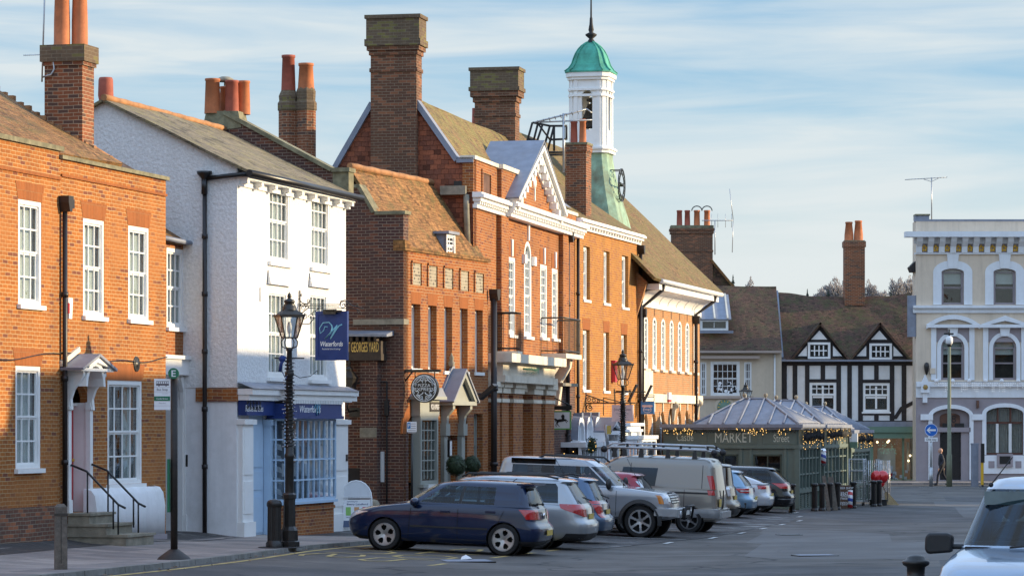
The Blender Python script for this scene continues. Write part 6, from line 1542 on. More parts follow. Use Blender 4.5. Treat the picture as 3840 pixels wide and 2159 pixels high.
# 10: half-timbered house with twin gables over a green shop
F10=FF(162.0,1968);B10=fhouse(F10,'timbered_house','black and white half-timbered house with twin gables above a sage green shop','house')
zb10=B10.location.z;e10=F10.a(2312)
def t10(x,y,v=0.0):return F10.at(*zl(x,y),v)
zt10=t10(800,318)[1];zmid=t10(800,780)[1]
w10=[frect(F10,zl,490,695,483,705),frect(F10,zl,903,1110,487,710)]
gw=[frect(F10,zl,475,650,172,300,-.1),frect(F10,zl,953,1128,180,305,-.1)]
zsh=t10(900,915)[1];zsh1=t10(900,825)[1]
so=(t10(985,0)[0],t10(1290,0)[0],t10(1100,1245)[1],zsh)
m=MB();wall(m,0,e10,zmid,zt10,0,w10,.1);body(m,0,e10,0.0,7,zb10-.3,zt10);m.build('wall',X['white_dk'],B10)
m=MB();wall(m,0,e10,zb10-.3,zmid,0.05,[so],.3);m.build('shop_front',X['shopgreen'],B10)
for r in w10:window(B10,r,.02,2,2,cur='dim',sash=False,box=.13,bar=.1);
for r in w10:
 m=MB();a0,a1,z0,z1=r;zq=z1-(z1-z0)*.42;m.box(a0+.1,a1-.1,.0,.05,zq-.05,zq+.05)
 for t in(.27,.73):x=a0+(a1-a0)*t;m.box(x-.025,x+.025,.02,.05,zq,z1-.1)
 m.box(a0+.1,a1-.1,.02,.05,(zq+z1)/2-.03,(zq+z1)/2+.02);m.build('casement_bars',X['white'],B10)
m=MB();tm=-.035
def post(x0,x1,y0,y1):a0,z1=t10(x0,y0);a1,z0=t10(x1,y1);m.box(a0,a1,tm,.02,z0,z1)
for x0,x1,y0,y1 in((275,313,320,780),(358,394,350,700),(454,488,350,780),(697,733,350,780),(782,817,350,780),(866,903,350,780),(1111,1147,350,780),(1203,1240,350,780),(1297,1340,320,780)):post(x0,x1,y0,y1)
tm=-.03
for x0,x1,y0,y1 in((275,1340,318,352),(488,697,457,482),(903,1111,460,486),(488,697,706,735),(903,1111,712,737),(275,1340,778,800),(575,610,352,457),(990,1025,352,460),(575,610,735,778),(990,1025,737,778)):post(x0,x1,y0,y1)
a0,z0=t10(1150,765);a1,z1=t10(1297,640);am_,zm_=t10(1200,685);m.prism([(a0-.12,z0),(am_-.05,zm_+.08),(a1,z1+.12),(a1,z1-.08),(am_+.05,zm_-.1),(a0+.1,z0)],'y',-.036,.02)
a0,z0=t10(313,605);a1,z1=t10(454,690);m.prism([(a0,z0),(a1,z1),(a1,z1-.2),(a0,z0-.2)],'y',-.036,.02)
m.build('timber_frame',X['timber'],B10)
gpk=[(570,38,330,770),(1035,40,815,1275)]
for(px,py,xl,xr),r in zip(gpk,gw):
 ap,zp_=t10(px,py,-.1);al,zl_=t10(xl,305,-.1);ar=t10(xr,305,-.1)[0]
 m=MB();hx=(ar-al)/2;hz=zp_-zl_
 def g_(t,z):return(ap+(t)*hx,zl_+z*hz)
 m.prism([(al,zl_),(ar,zl_),(ap,zp_)],'y',-.06,.3);gb=m.build('gable',X['timber'],B10)
 m=MB();i0=t10(px-68,150,-.1);i1=t10(px+57,150,-.1);ii=t10(px-3,80,-.1);m.prism([i0,i1,ii],'y',-.09,-.05)
 for s_ in(-1,1):
  q0=(ap+s_*hx*.78,zl_+hz*.1);q1=(ap+s_*hx*.46,zl_+hz*.1);q2=(ap+s_*hx*.46,zl_+hz*.4);m.prism([q0,q1,q2],'y',-.09,-.05)
 m.build_each('plaster_panel',X['white'],gb)
 window(gb,r,-.14,4,2,cur='dim',sash=False,sill=False,box=.12,bar=.06,back=.06)
 m=MB()
 for s_ in(-1,1):slab(m,[(ap+s_*(hx+.15),-.32,zl_-.1),(ap,-.32,zp_+.14),(ap,2.6,zp_+.14),(ap+s_*(hx+.15),1.0,zl_-.1)],.1)
 m.build('gable_roof',X['tile_dark'],gb)
m=MB();zr10=t10(830,-130+600*0,3.2)[1];zr10=F10.at(*zk(700,1070),3.2)[1]
zR=[F10.at(*zk(300,1028),3.2)[1],zr10,F10.at(*zk(1320,1040),3.2)[1]]
n=20;vs=[]
for j in range(13):
 for i in range(n+1):
  t=i/n;x=-.1+(e10+.1)*t;zr_=zR[0]*(1-t)*(1-2*t)+zR[1]*4*t*(1-t)+zR[2]*t*(2*t-1);q=j/12
  vs.append((x,-.15+3.35*q,zt10+.05+(zr_-zt10)*q+.03*math.sin(x*3+j)))
m.add(vs,[(j*(n+1)+i,j*(n+1)+i+1,(j+1)*(n+1)+i+1,(j+1)*(n+1)+i)for j in range(12)for i in range(n)],True)
o_=len(vs)-(n+1)
m.add(vs[-(n+1):]+[(v[0],7,zt10)for v in vs[-(n+1):]],[(i,i+1,n+2+i,n+1+i)for i in range(n)])
m.build('roof',X['tile_green'],B10)
m=MB();m.box(-.15,e10+.1,-.4,-.05,zt10-.02,zt10+.07);m.box(-.3,.15,-.2,3.2,zt10+.05,zt10+.1);
slab(m,[(-.35,-.2,zt10+.2),(.05,-.2,zt10+.2),(.05,3.1,zR[0]+.1),(-.35,3.1,zR[0]+.15)],.1);m.build('lead_gutter',X['lead'],B10)
c0,ct=F10.at(*zk(757,625),3.0);c1,_=F10.at(*zk(914,625),3.0)
stack(B10,c0,c1,2.7,3.5,zr10-.4,ct,'brick_chim',((.05,.3,'b'),(.0,.05,'c')),'lichen',[(c0+(c1-c0)*.25,3.1,.24,.17,.98),(c0+(c1-c0)*.72,3.1,.24,.17,1.05)])
m=MB();m.box(-.05,e10+.05,-.3,.05,zsh1-.0,t10(800,785)[1]);m.build('shop_lead',X['lead'],B10)
m=MB();m.box(.0,e10+.02,-.5,.05,t10(0,870)[1],zsh1-.003);m.box(0.05,e10,-.4,.05,zsh,t10(0,870)[1]);m.box(so[1]+.1,e10,-.1,.05,zb10-.2,zsh);m.build('shop_fascia',X['shopgreen'],B10)
m=MB();a0,a1,z0,z1=so;m.box(a0,a1,.0,.08,z0-.02,z0+.08);x=t10(1216,0)[0];m.box(x-.05,x+.05,.0,.1,z0,z1);sw_=m.build('shop_window',X['shopgreen'],B10)
m=MB();m.quad((a0,.06,z0),(a1,.06,z0),(a1,.06,z1),(a0,.06,z1));m.build('pane',X['glass_shop'],sw_)
X['shop_lit']=M('lit_shop_interior',(.2,.11,.06),.9,var=.6,scale=2,emit=(.5,.3,.17),es=.12)
m=MB();m.quad((a0,1.2,z0),(a1,1.2,z0),(a1,1.2,z1),(a0,1.2,z1));m.quad((a0,0.1,z0),(a1,.1,z0),(a1,1.2,z0),(a0,1.2,z0));m.build('shop_interior',X['shop_lit'],sw_)
m=MB();q0,q1=t10(1030,0)[0],t10(1170,0)[0];m.box(q0,q1,.8,.85,z0+.1,z1-.5);q0=t10(1255,0)[0];m.box(q0,a1-.1,.6,.65,z0+.5,z1-.2);m.build_each('display_panel',X['stone_lt'],sw_)
m=MB();rr=random.Random(12)
for k in range(26):m.box(*(lambda x,z,s_:(x,x+s_,.35,.5,z,z+s_))(a0+(a1-a0-.3)*rr.random(),z0+.9*rr.random()**2,.08+.16*rr.random()))
m.build_each('gift',X['paleblue'],sw_)
m=MB();m.box(t10(1120,0)[0],t10(1165,0)[0],.4,.6,z0+.2,z0+.45);m.build('red_bag',X['red'],sw_)
m=MB()
for k in range(46):a_,z_=t10(1030+140*rr.random(),945+90*rr.random());m.sphere((a_,.3,z_),.013,5,4)
m.build('window_lights',emis('cool_fairy_light',(.3,.8,.6),.6),sw_)
m=MB()
for px,py in((1020,945),(1110,935),(1100,945),(1275,1050),(1262,1090)):a_,z_=t10(px,py);m.sphere((a_,.3,z_),.06,6,4)
m.build_each('spot_lamp',X['warmlamp'],sw_)
m=MB();s_=e10+.06;m.tube([(s_,-.12,zt10-.1),(s_,-.12,t10(0,800)[1]),(s_+.2,-.55,t10(0,860)[1]),(s_+.1,-.55,t10(0,910)[1]),(s_-.1,-.12,t10(0,960)[1]),(s_-.1,-.12,zb10)],.06,6);m.build('downpipe',X['black'],B10)
# 11: cream Italianate building
F11=FF(160.0,2304);B11=fhouse(F11,'cream_building','cream three storey Italianate building with bracketed cornice and arched windows','building')
zb11=B11.location.z;e11=F11.a(2720)
def c11(x,y,v=0.0):return F11.at(*zm(x,y),v)
def n11(x,y,v=0.0):return F11.at(*zn(x,y),v)
pit=c11(883,0)[0]-c11(480,0)[0]
T11=[frect(F11,zm,478,652,533,812)];M11=[frect(F11,zm,474,656,1055,1395)]
T11+=[tuple(v+(pit if i<2 else 0)for i,v in enumerate(T11[0]))];T11+=[tuple(v+(pit if i<2 else 0)for i,v in enumerate(T11[1]))]
M11+=[tuple(v+(pit if i<2 else 0)for i,v in enumerate(M11[0]))];M11+=[tuple(v+(pit if i<2 else 0)for i,v in enumerate(M11[1]))]
zpar=c11(0,165)[1];zg1=n11(0,175)[1]
dr11=frect(F11,zn,375,640,250,760);ww11=frect(F11,zn,760,1025,240,580)
drA,wwA=(dr11[1]-dr11[0])*.2,(ww11[1]-ww11[0])*.17
TA,MA=(T11[0][1]-T11[0][0])*.15,(M11[0][1]-M11[0][0])*.5
m=MB();wall(m,0,e11,zg1,zpar,0,[t+(TA,)for t in T11]+[t+(MA,)for t in M11],.2);body(m,0,e11,0,1.3,zb11-.3,zpar);m.build('wall',X['cream'],B11)
m=MB();wall(m,0,e11,zb11-.3,zg1,-.02,[dr11+(drA,),ww11+(wwA,)],.3);m.build('ground_floor_wall',X['mauve'],B11)
for t in T11:window(B11,t,.12,1,2,fm='mauve',cur='blind',box=.09,arch=TA,sill=False)
for t in M11:window(B11,t,.12,1,2,fm='mauve',cur='blind',box=.09,arch=MA,sill=False)
m=MB()
def surround(r,ar,wd,v=-.06):
 a0,a1,z0,z1=r;n=14;mm=(a0+a1)/2;ro=(a1-a0)/2;zt=z1-ar
 m.box(a0-wd,a0,v,.02,z0,zt);m.box(a1,a1+wd,v,.02,z0,zt)
 for i in range(n):
  t0,t1=PI*i/n,PI*(i+1)/n
  m.prism([(mm-ro*math.cos(t0),zt+ar*math.sin(t0)),(mm-ro*math.cos(t1),zt+ar*math.sin(t1)),(mm-(ro+wd)*math.cos(t1),zt+(ar+wd)*math.sin(t1)),(mm-(ro+wd)*math.cos(t0),zt+(ar+wd)*math.sin(t0))],'y',v,.02)
 return mm,z1
for t in T11:
 mm,z1=surround(t,TA,.42);m.prism([(mm-.22,z1+.02),(mm+.22,z1+.02),(mm+.3,z1+.72),(mm-.3,z1+.72)],'y',-.12,0)
for i,t in enumerate(M11):
 mm,z1=surround(t,MA,.2);w_=(t[1]-t[0])/2+.5;zc_=c11(0,990)[1]
 m.box(mm-w_-.0,mm-w_+.26,-.08,0,t[2],zc_);m.box(mm+w_-.26,mm+w_,-.08,0,t[2],zc_);m.box(mm-w_-.22,mm+w_+.22,-.3,0,zc_,zc_+.16)
 m.prism([(mm-.2,z1),(mm+.2,z1),(mm+.26,zc_),(mm-.26,zc_)],'y',-.16,0)
 W=w_+.25;hp=c11(0,890)[1]-zc_-.16
 if i==0:
  n=12
  for k in range(n):
   x0,x1=-W+2*W*k/n,-W+2*W*(k+1)/n;f_=lambda x,h:max(0,h*(1-(x/W)**2))
   m.prism([(mm+x0,zc_+.16+f_(x0,hp)-.0),(mm+x1,zc_+.16+f_(x1,hp)),(mm+x1,zc_+.16+f_(x1,hp)-.22),(mm+x0,zc_+.16+f_(x0,hp)-.22)],'y',-.28,0)
 else:
  for s_ in(-1,1):m.prism([(mm+s_*W,zc_+.12),(mm,zc_+.12+hp),(mm,zc_-.14+hp),(mm+s_*(W-.4),zc_+.12)],'y',-.28,0)
m.build_each('window_surround',X['paleblue'],B11)
m=MB()
for t in M11:mm=(t[0]+t[1])/2;w_=(t[1]-t[0])/2+.24;m.box(mm-w_,mm+w_,-.02,.001,t[3]-MA*.5,c11(0,990)[1]-.0)
m.build_each('dark_spandrel',X['mauve'],B11)
m=MB()
z_=[c11(0,y)[1]for y in(250,292,340,410,420)]
m.box(-.6,e11,-.75,0,z_[1],z_[0]);m.box(-.1,e11,-.14,0,z_[2],z_[1]);m.box(-.1,e11,-.12,0,z_[4],z_[3])
for i in range(12):
 x=(c11(390,0)[0])+(c11(478,0)[0]-c11(390,0)[0])*(i-1);m.prism([(0,z_[3]),(-.16,z_[3]),(-.2,z_[3]+.3),(-.5,z_[2]+.1),(-.62,z_[1]),(0,z_[1])],'x',x-.14,x+.14)
for y0,y1,d in((818,838,.28),(838,875,.1)):m.box(-.15,e11,-d,0,c11(0,y1)[1],c11(0,y0)[1])
for y0,y1,d in((58,95,.25),(95,172,.08)):m.box(-.0,e11,-d,0,n11(0,y1)[1],n11(0,y0)[1])
for x in(290,655):m.box(n11(x,0)[0],n11(x+88,0)[0],-.16,0,n11(0,332)[1],n11(0,290)[1])
m.box(n11(740,0)[0],e11,-.1,0,n11(0,715)[1],n11(0,585)[1])
m.build_each('cornice',X['paleblue'],B11)
m=MB();
for i in range(11):
 x=c11(345,0)[0]+(c11(433,0)[0]-c11(345,0)[0])*i;m.box(x-.3,x+.3,-.03,0,z_[3]+.0,z_[2])
m.build_each('frieze_panel',X['mauve'],B11)
m=MB();zf_=(z_[2]+z_[3])/2
for i in range(11):
 x=c11(345,0)[0]+(c11(433,0)[0]-c11(345,0)[0])*i
 for k in range(5):t=PI/2+2*PI*k/5;m.lathe([(0,-.06),(.07,-.05),(.075,-.03)],8,(x+.11*math.cos(t),0,zf_+.11*math.sin(t)),ax='y')
m.build_each('gilt_flower',X['gold'],B11)
m=MB();m.box(-.05,e11,-.02,.5,zpar,zpar+.1);m.box(0,.7,.2,1.0,zpar+.1,zpar+.3);m.build('parapet_coping',X['lead'],B11)
m=MB();m.box(.0,.74,.15,1.04,zpar+.301,zpar+.38);m.build('stack_cap',X['lichen'],B11)
m=MB();a_,z0=c11(235,555);_,z1=c11(0,480);m.prism([(a_,z1-.25),(0,z1+.05),(0,z0),(a_+.1,z0)],'y',.1,1.2);m.build('side_eaves',X['timber'],B11)
m=MB();m.box(-.4,.02,.0,.3,c11(0,1060)[1],c11(0,740)[1]);m.build('flashing',X['lead'],B11)
# ground floor: surround, door, big window, cash machine
m=MB();surround(dr11,drA,.2,-.1);surround(ww11,wwA,.2,-.1);m.build_each('arch_surround',X['paleblue'],B11)
m=MB();a0,a1,z0,z1=dr11;zt_=n11(0,415)[1];m.box(a0,a1,.28,.3,z0-.2,z1);dl,drr=n11(430,0)[0],n11(582,0)[0];m.box(a0,dl,.0,.28,z0-.2,zt_);m.box(drr,a1,.0,.28,z0-.2,zt_);m.box(a0-.05,a1+.05,-.1,.28,zt_-.02,n11(0,385)[1]);m.build_each('door_surround',X['mauve'],B11)
m=MB();m.box(dl+.02,drr-.02,.2,.26,z0-.1,n11(0,430)[1]);
for i in range(2):
 for j in range(3):m.box(dl+.15+i*.62,dl+.62+i*.62,.18,.2,z0+.2+j*.95,z0+.95+j*.95)
m.build('door',X['black'],B11)
m=MB();fl_=(n11(435,0)[0],n11(578,0)[0],n11(0,378)[1],n11(0,282)[1]);m.prism(archpts(fl_[0],fl_[1],fl_[2],fl_[3],.18),'y',.2,.26);fo=m.build('fanlight',X['dimred'],B11)
text(fo,'38',X['black_m'],(fl_[0]+fl_[1])/2+.05,.2,fl_[2]+.2,.36)
m=MB();a0,a1,z0,z1=ww11
def bar(x0,x1,y0,y1):q0,q1_=n11(x0,y1);r0,r1=n11(x1,y0);m.box(q0,r0,.1,.18,q1_,r1)
bar(760,1025,344,358);bar(840,852,240,350);bar(930,944,240,350);bar(760,1025,566,580);bar(757,764,270,580);bar(1020,1028,270,580);wf=m.build('window',M('mahogany_frame',(.09,.03,.015),.5,var=.2),B11)
m=MB();m.quad((a0,.16,z0),(a1,.16,z0),(a1,.16,z1),(a0,.16,z1));m.build('pane',X['glass_shop'],wf)
m=MB();bar(833,852,358,566);bar(925,945,358,566);m.build_each('mullion',X['white_dk'],wf)
m=MB();curtain(m,a0,a1,z0,z1,.27,34,.05);m.build('blind',M('dull_curtain',(.34,.31,.24),.9,var=.15),wf)
a0,z1=n11(835,573);a1,z0=n11(947,667)
m=MB();m.box(a0,a1,-.22,-.08,z0,z1);am_=m.build('cash_machine',X['mauve'],B11)
m=MB();m.box(a0+.12,a1-.12,-.23,-.21,z0+.15,z1-.12);m.build('screen_panel',X['black'],am_)
for x0,x1 in((775,818),(968,1010)):
 q0,z1=n11(x0,625);q1_,z0=n11(x1,675);m=MB();m.box(q0,q1_,-.12,-.1,z0,z1);m.build('vent_panel',X['mauve'],B11)
m=MB();q0,z1=n11(690,192);q1_,z0=n11(706,245);m.box(q0,q1_,-.2,0,z0,z1);m.build('wall_box',X['dimred'],B11)
m=MB();q0,z1=n11(290,45);q1_,z0=n11(350,180);mm=(q0+q1_)/2;m.prism([(q0,z0+.3),(q1_,z0+.3),(q1_,z1-.2),(mm,z1+.25),(q0,z1-.2)],'y',-.35,-.02);m.box(q0+.1,q1_-.1,-.25,0,z0-.2,z0+.3);pq=m.build('crest_bracket',X['paleblue'],B11)
m=MB();m.box(q0+.12,q1_-.12,-.37,-.35,z0+.5,z1-.25);cp_=m.build('crest_panel',X['mauve'],pq)
m=MB();m.lathe([(0,-.4),(.11,-.4),(.13,-.37)],8,(mm,0,(z0+z1)/2+.1),ax='y');m.build('gilt_crest',M('dull_gold',(.32,.2,.05),.6),cp_)
for px,py in((360,1310),):
 a_,z_=c11(px,py);m=MB();m.lathe([(.03,-.3),(.1,-.1),(.14,.15),(.1,.3),(0,.34)],10,(a_,-.15,z_));m.build('wall_light',X['iron'],B11)
a_,z_=c11(408,1325);m=MB();m.box(a_-.14,a_+.14,-.12,0,z_-.14,z_+.14);m.build('alarm_box',X['cream'],B11)
m=MB();a_,z_=c11(402,165,.6);m.tube([(a_,.6,z_),(a_,.6,z_+2.2)],.04,6);ma_=thing('television_aerial','long rod aerial on a thin mast above the cream building','aerial',(F11.x0+a_,F11.Y+.6,z_),0)
B_=MB();H_=(HYD-446)/FPX*160.6+CAMH-z_;B_.tube([(0,0,0),(0,0,H_)],.03,6);B_.build('mast',X['steel'],ma_)
B_=MB();xl=(2276-2342)/FPX*160.6;xr=(2380-2342)/FPX*160.6;B_.tube([(xl,0,H_-.12),(xr,0,H_)],.02,5)
for k in range(14):x=xl+(xr-xl)*k/13;z=H_-.12+.12*k/13;B_.tube([(x,-.2,z),(x,.2,z)],.012,4)
B_.tube([(-.4,0,H_-.1),(0,0,H_-.22),(.35,0,H_-.04)],.015,4);B_.build('antenna',X['steel'],ma_)
# icicle lights along the string course
IL=thing('icicle_lights','string of white icicle lights along the cream building above the door','lights',(F11.x0,F11.Y,n11(0,60)[1]),0)
m=MB();ml=MB();rr=random.Random(4);L0=n11(385,0)[0]
x=L0
while x<e11-.2:
 d=.15+.5*rr.random()**2;m.tube([(x,-.3,0),(x+.02,-.3,-d)],.006,3,False)
 for k in range(int(d/.1)):ml.sphere((x+.02,-.31,-.08-k*.1),.016,4,3)
 x+=.09
m.tube([(L0,-.3,0),(e11-.2,-.3,0)],.01,4);w_=m.build('wire',X['steel'],IL);ml.build('bulbs',emis('icicle_bulb',(.8,.85,.9),.7),IL)
for k in range(9):q=MB();q.sphere((L0+.1+k*.82,-.32,.05),.11,8,6);q.build('globe',X['letter_white'],IL)
# ================================================================ house behind the hall with four pots; stack behind the white house
FH=FF(172.0,1640);BH=fhouse(FH,'brick_house','dark brick house with four pot chimney and gabled roof behind the corner hall','house');zbh=BH.location.z
def hh(x,y,v=0.0):return FH.at(*zi(x,y),v)
eh=hh(850,0)[0];zeh=hh(850,905)[1];ap,zp_=hh(655,665)
m=MB();m.prism([(.0,zbh-.3),(eh,zbh-.3),(eh,zeh),(ap,zp_),(.0,zp_)],'y',0.5,6);m.build('wall',X['tile_dark'],BH)
m=MB();slab(m,[(ap,.3,zp_+.1),(eh+.1,.3,zeh),(eh+.1,6,zeh),(ap,6,zp_+.1)],.12);m.build('roof',X['tile_red'],BH)
c0,ct=hh(292,345);c1,_=hh(664,345)
pt=[(hh(x,0)[0],.9,r0,r1,h)for x,r0,r1,h in((366,.42,.38,2.1),(438,.42,.38,2.1),(525,.45,.42,2.0),(617,.45,.42,2.0))]
pt=[(p[0],p[1],p[2]*.37,p[3]*.36,.85)for p in pt]
stack(BH,c0,c1,.4,1.5,zp_-1.5,ct,'brick_stack',((.03,.1,'b'),(.0,.9,'b'),(.06,.16,'b'),(.1,.12,'b'),(.05,.16,'c')),'lichen',pt,potmats=['pot_red','pot_red','pot','pot'])
for x in(525,617):
 a_,z_=hh(x,225);q=MB()
 q.tube([(a_+.28*math.cos(t),.9,z_+.1+.26*math.sin(t))for t in[PI*k/8 for k in range(9)]],.03,5);q.build('bird_guard',X['iron'],BH)
a_,z_=hh(680,610);ae2=thing('television_aerial','tall thin aerial mast beside the four pot chimney','aerial',(FH.x0+a_+.05,172.3,z_),0)
def ra(x,y):q=hh(x,y,.3);return(q[0]-a_-.05,0,q[1]-z_)
q=MB();q.tube([ra(680,615),ra(680,302)],.03,5);q.build('mast',X['steel'],ae2)
q=MB();q.tube([ra(560,306),ra(843,306)],.025,5);q.tube([ra(812,20),ra(845,300)],.02,5);q.tube([ra(845,300),ra(836,595)],.02,5)
for x in(650,706,775,830):q.tube([ra(x,245),ra(x,370)],.012,4)
q.build('antenna',X['steel'],ae2)
f9b=Fr(-7.0,88.0,.265)
ST=thing('chimney_stack','twin octagonal brick chimney with two pots behind the white house roof','chimney',(-5.98,88.0,3.5),f4.ang,world_z=True)
Yk=88.0
def k3(x,y):x,y=zc(x,y);return((x-CXD)/FPX*Yk,CAMH+(HYD-y)/FPX*Yk)
m=MB();xa,zt_=k3(568,330);xb,_=k3(797,330);hw_=(xb-xa)/4;xc=(xa+xb)/2
m2_=MB()
for s_ in(-1,1):
 m.lathe([(0,3.5),(hw_*1.06,3.5),(hw_*1.06,zt_),(0,zt_)],8,(0,-s_*hw_,0),False,a0=PI/8)
 m2_.lathe([(hw_*1.05,zt_-.12),(hw_*1.16,zt_-.1),(hw_*1.16,zt_+.1),(hw_*1.0,zt_+.16),(hw_*1.05,zt_+.3+.12*(s_>0)),(hw_*.7,zt_+.5+.12*(s_>0)),(0,zt_+.5+.12*(s_>0))],8,(0,-s_*hw_,0),False,a0=PI/8)
ST.location=(xc,Yk,3.5);sh_=m.build('shaft',X['brick_chim'],ST);m2_.build('cap',X['brick_cap'],ST)
for s_,h,r0,r1,pm in((-1,.98,.2,.17,'pot_red'),(1,.74,.23,.19,'pot')):
 q=MB();zz_=zt_+.45;q.lathe([(r0,zz_),(r1,zz_+h-.08),(r1*1.12,zz_+h-.07),(r1*1.12,zz_+h),(r1*.8,zz_+h),(r1*.8,zz_+h-.2),(0,zz_+h-.2)],16,(0,-s_*hw_,0));q.build('chimney_pot',X[pm],ST)
 # steel roof frame and aerial behind the bank pediment
q=f6.w(7.0,2.6);RFY=96.5
RF=thing('roof_frame','black steel access cage with long aerial beside the bell turret','frame',((1420-CXD)/FPX*RFY,RFY,CAMH+(HYD-395)/FPX*RFY),0)
def rf(x,y,d=0.0):p=P(*zg(x,y),RFY+d);return(p.x-RF.location.x,p.y-RFY,p.z-RF.location.z)
m=MB()
for a,b in(((325,605),(290,730)),((352,610),(322,730)),((376,612),(338,728)),((412,618),(378,745)),((432,620),(400,745)),((432,620),(432,745)),((325,605),(412,622)),((412,622),(497,622)),((412,690),(497,686)),((305,686),(390,706)),((385,752),(480,752)),((385,764),(480,764)),((493,625),(493,690))):m.tube([rf(*a),rf(*b)],.035,5)
for a,b in(((352,610),(412,690)),):m.tube([rf(*a,.8),rf(*b,.8)],.03,5)
m.build('cage',X['black_m'],RF)
m=MB();m.tube([rf(479,850),rf(479,560)],.045,6);m.tube([rf(330,606),rf(590,540)],.03,5);m.tube([rf(360,604),rf(620,592)],.025,5);m.tube([rf(590,536),rf(620,558)],.02,4)
for k in range(9):x=350+k*28;y=601-k*7;m.tube([rf(x,y-6,-.15),rf(x+6,y+10,.15)],.014,4)
m.build('aerial',X['steel'],RF)
# ================================================================ vehicles
X['tyre']=M('tyre_rubber',(.012,.012,.012),.85,var=.3,scale=12,bmp=.2)
X['rim']=M('alloy_wheel',(.5,.5,.5),.35,.8,var=.08,dirt=(.3,.28,.25))
X['rim_dk']=M('dark_alloy_wheel',(.16,.16,.16),.4,.7,var=.15)
X['well']=M('wheel_well',(.006,.006,.006),.95)
X['trim']=M('black_plastic_trim',(.016,.016,.017),.55,var=.2)
X['carglass']=glass('car_glass',(.36,.46,.49),.75,.01)
X['carglass_dk']=glass('tinted_car_glass',(.1,.12,.13),.8,.01)
X['seatm']=M('car_seat_fabric',(.03,.03,.033),.9)
X['lens_red']=M('red_lamp_lens',(.42,.008,.01),.12,var=.1,coat=1.0)
X['lens_clear']=M('clear_lamp_lens',(.55,.57,.6),.1,.3,var=.2,coat=1.0)
X['lens_amber']=M('amber_lamp_lens',(.6,.2,.02),.15,coat=1.0)
X['plate_y']=M('yellow_number_plate',(.6,.42,.08),.45,var=.05)
X['plate_w']=M('white_number_plate',(.7,.7,.66),.45,var=.05)
X['chrome']=M('chrome',(.7,.7,.72),.12,1.0,var=.03)
def interp(tab,z):
 if z<=tab[0][0]:return tab[0][1:]
 for a,b in zip(tab,tab[1:]):
  if z<=b[0]:
   t=(z-a[0])/(b[0]-a[0]+1e-9);return tuple(p+(q-p)*t for p,q in zip(a[1:],b[1:]))
 return tab[-1][1:]
def contour(xf,xr,hw,ryf,rxf,ryr,rxr,bowf,bowr,fr,taper,absx=None):
 """half outline from the front centre to the rear centre at one height"""
 pts=[]
 for i in range(5):
  y=(hw-ryf)*i/4;pts.append((xf+bowf*(y/hw)**2,y))
 x0=pts[-1][0]
 for i in range(1,7):
  t=PI/2*i/6;pts.append((x0+rxf*(1-math.cos(t)),hw-ryf+ryf*math.sin(t)))
 xs0=x0+rxf;xe=xr-bowr*((hw-ryr)/hw)**2;xs1=xe-rxr
 last=xs0-1e-4
 for i,f in enumerate(fr):
  x=xs0+(xs1-xs0)*f
  if absx:x=min(max(.22*x+.78*absx[i],xs0+.003*(i+1)),xs1-.003*(len(fr)-i))
  last=max(x,last+1e-4);pts.append((last,hw))
 for i in range(0,7):
  t=PI/2*i/6;pts.append((xs1+rxr*math.sin(t),hw-ryr+ryr*math.cos(t)))
 for i in range(3,-1,-1):
  y=(hw-ryr)*i/4;pts.append((xr-bowr*(y/hw)**2,y))
 xm=(xf+xr)/2;hl=(xr-xf)/2+1e-6;out=[]
 for x,y in pts:
  q=(x-xm)/hl;k=taper[0]if q<0 else taper[1]
  out.append((x,y*(1-k*abs(q)**2.6)))
 return out
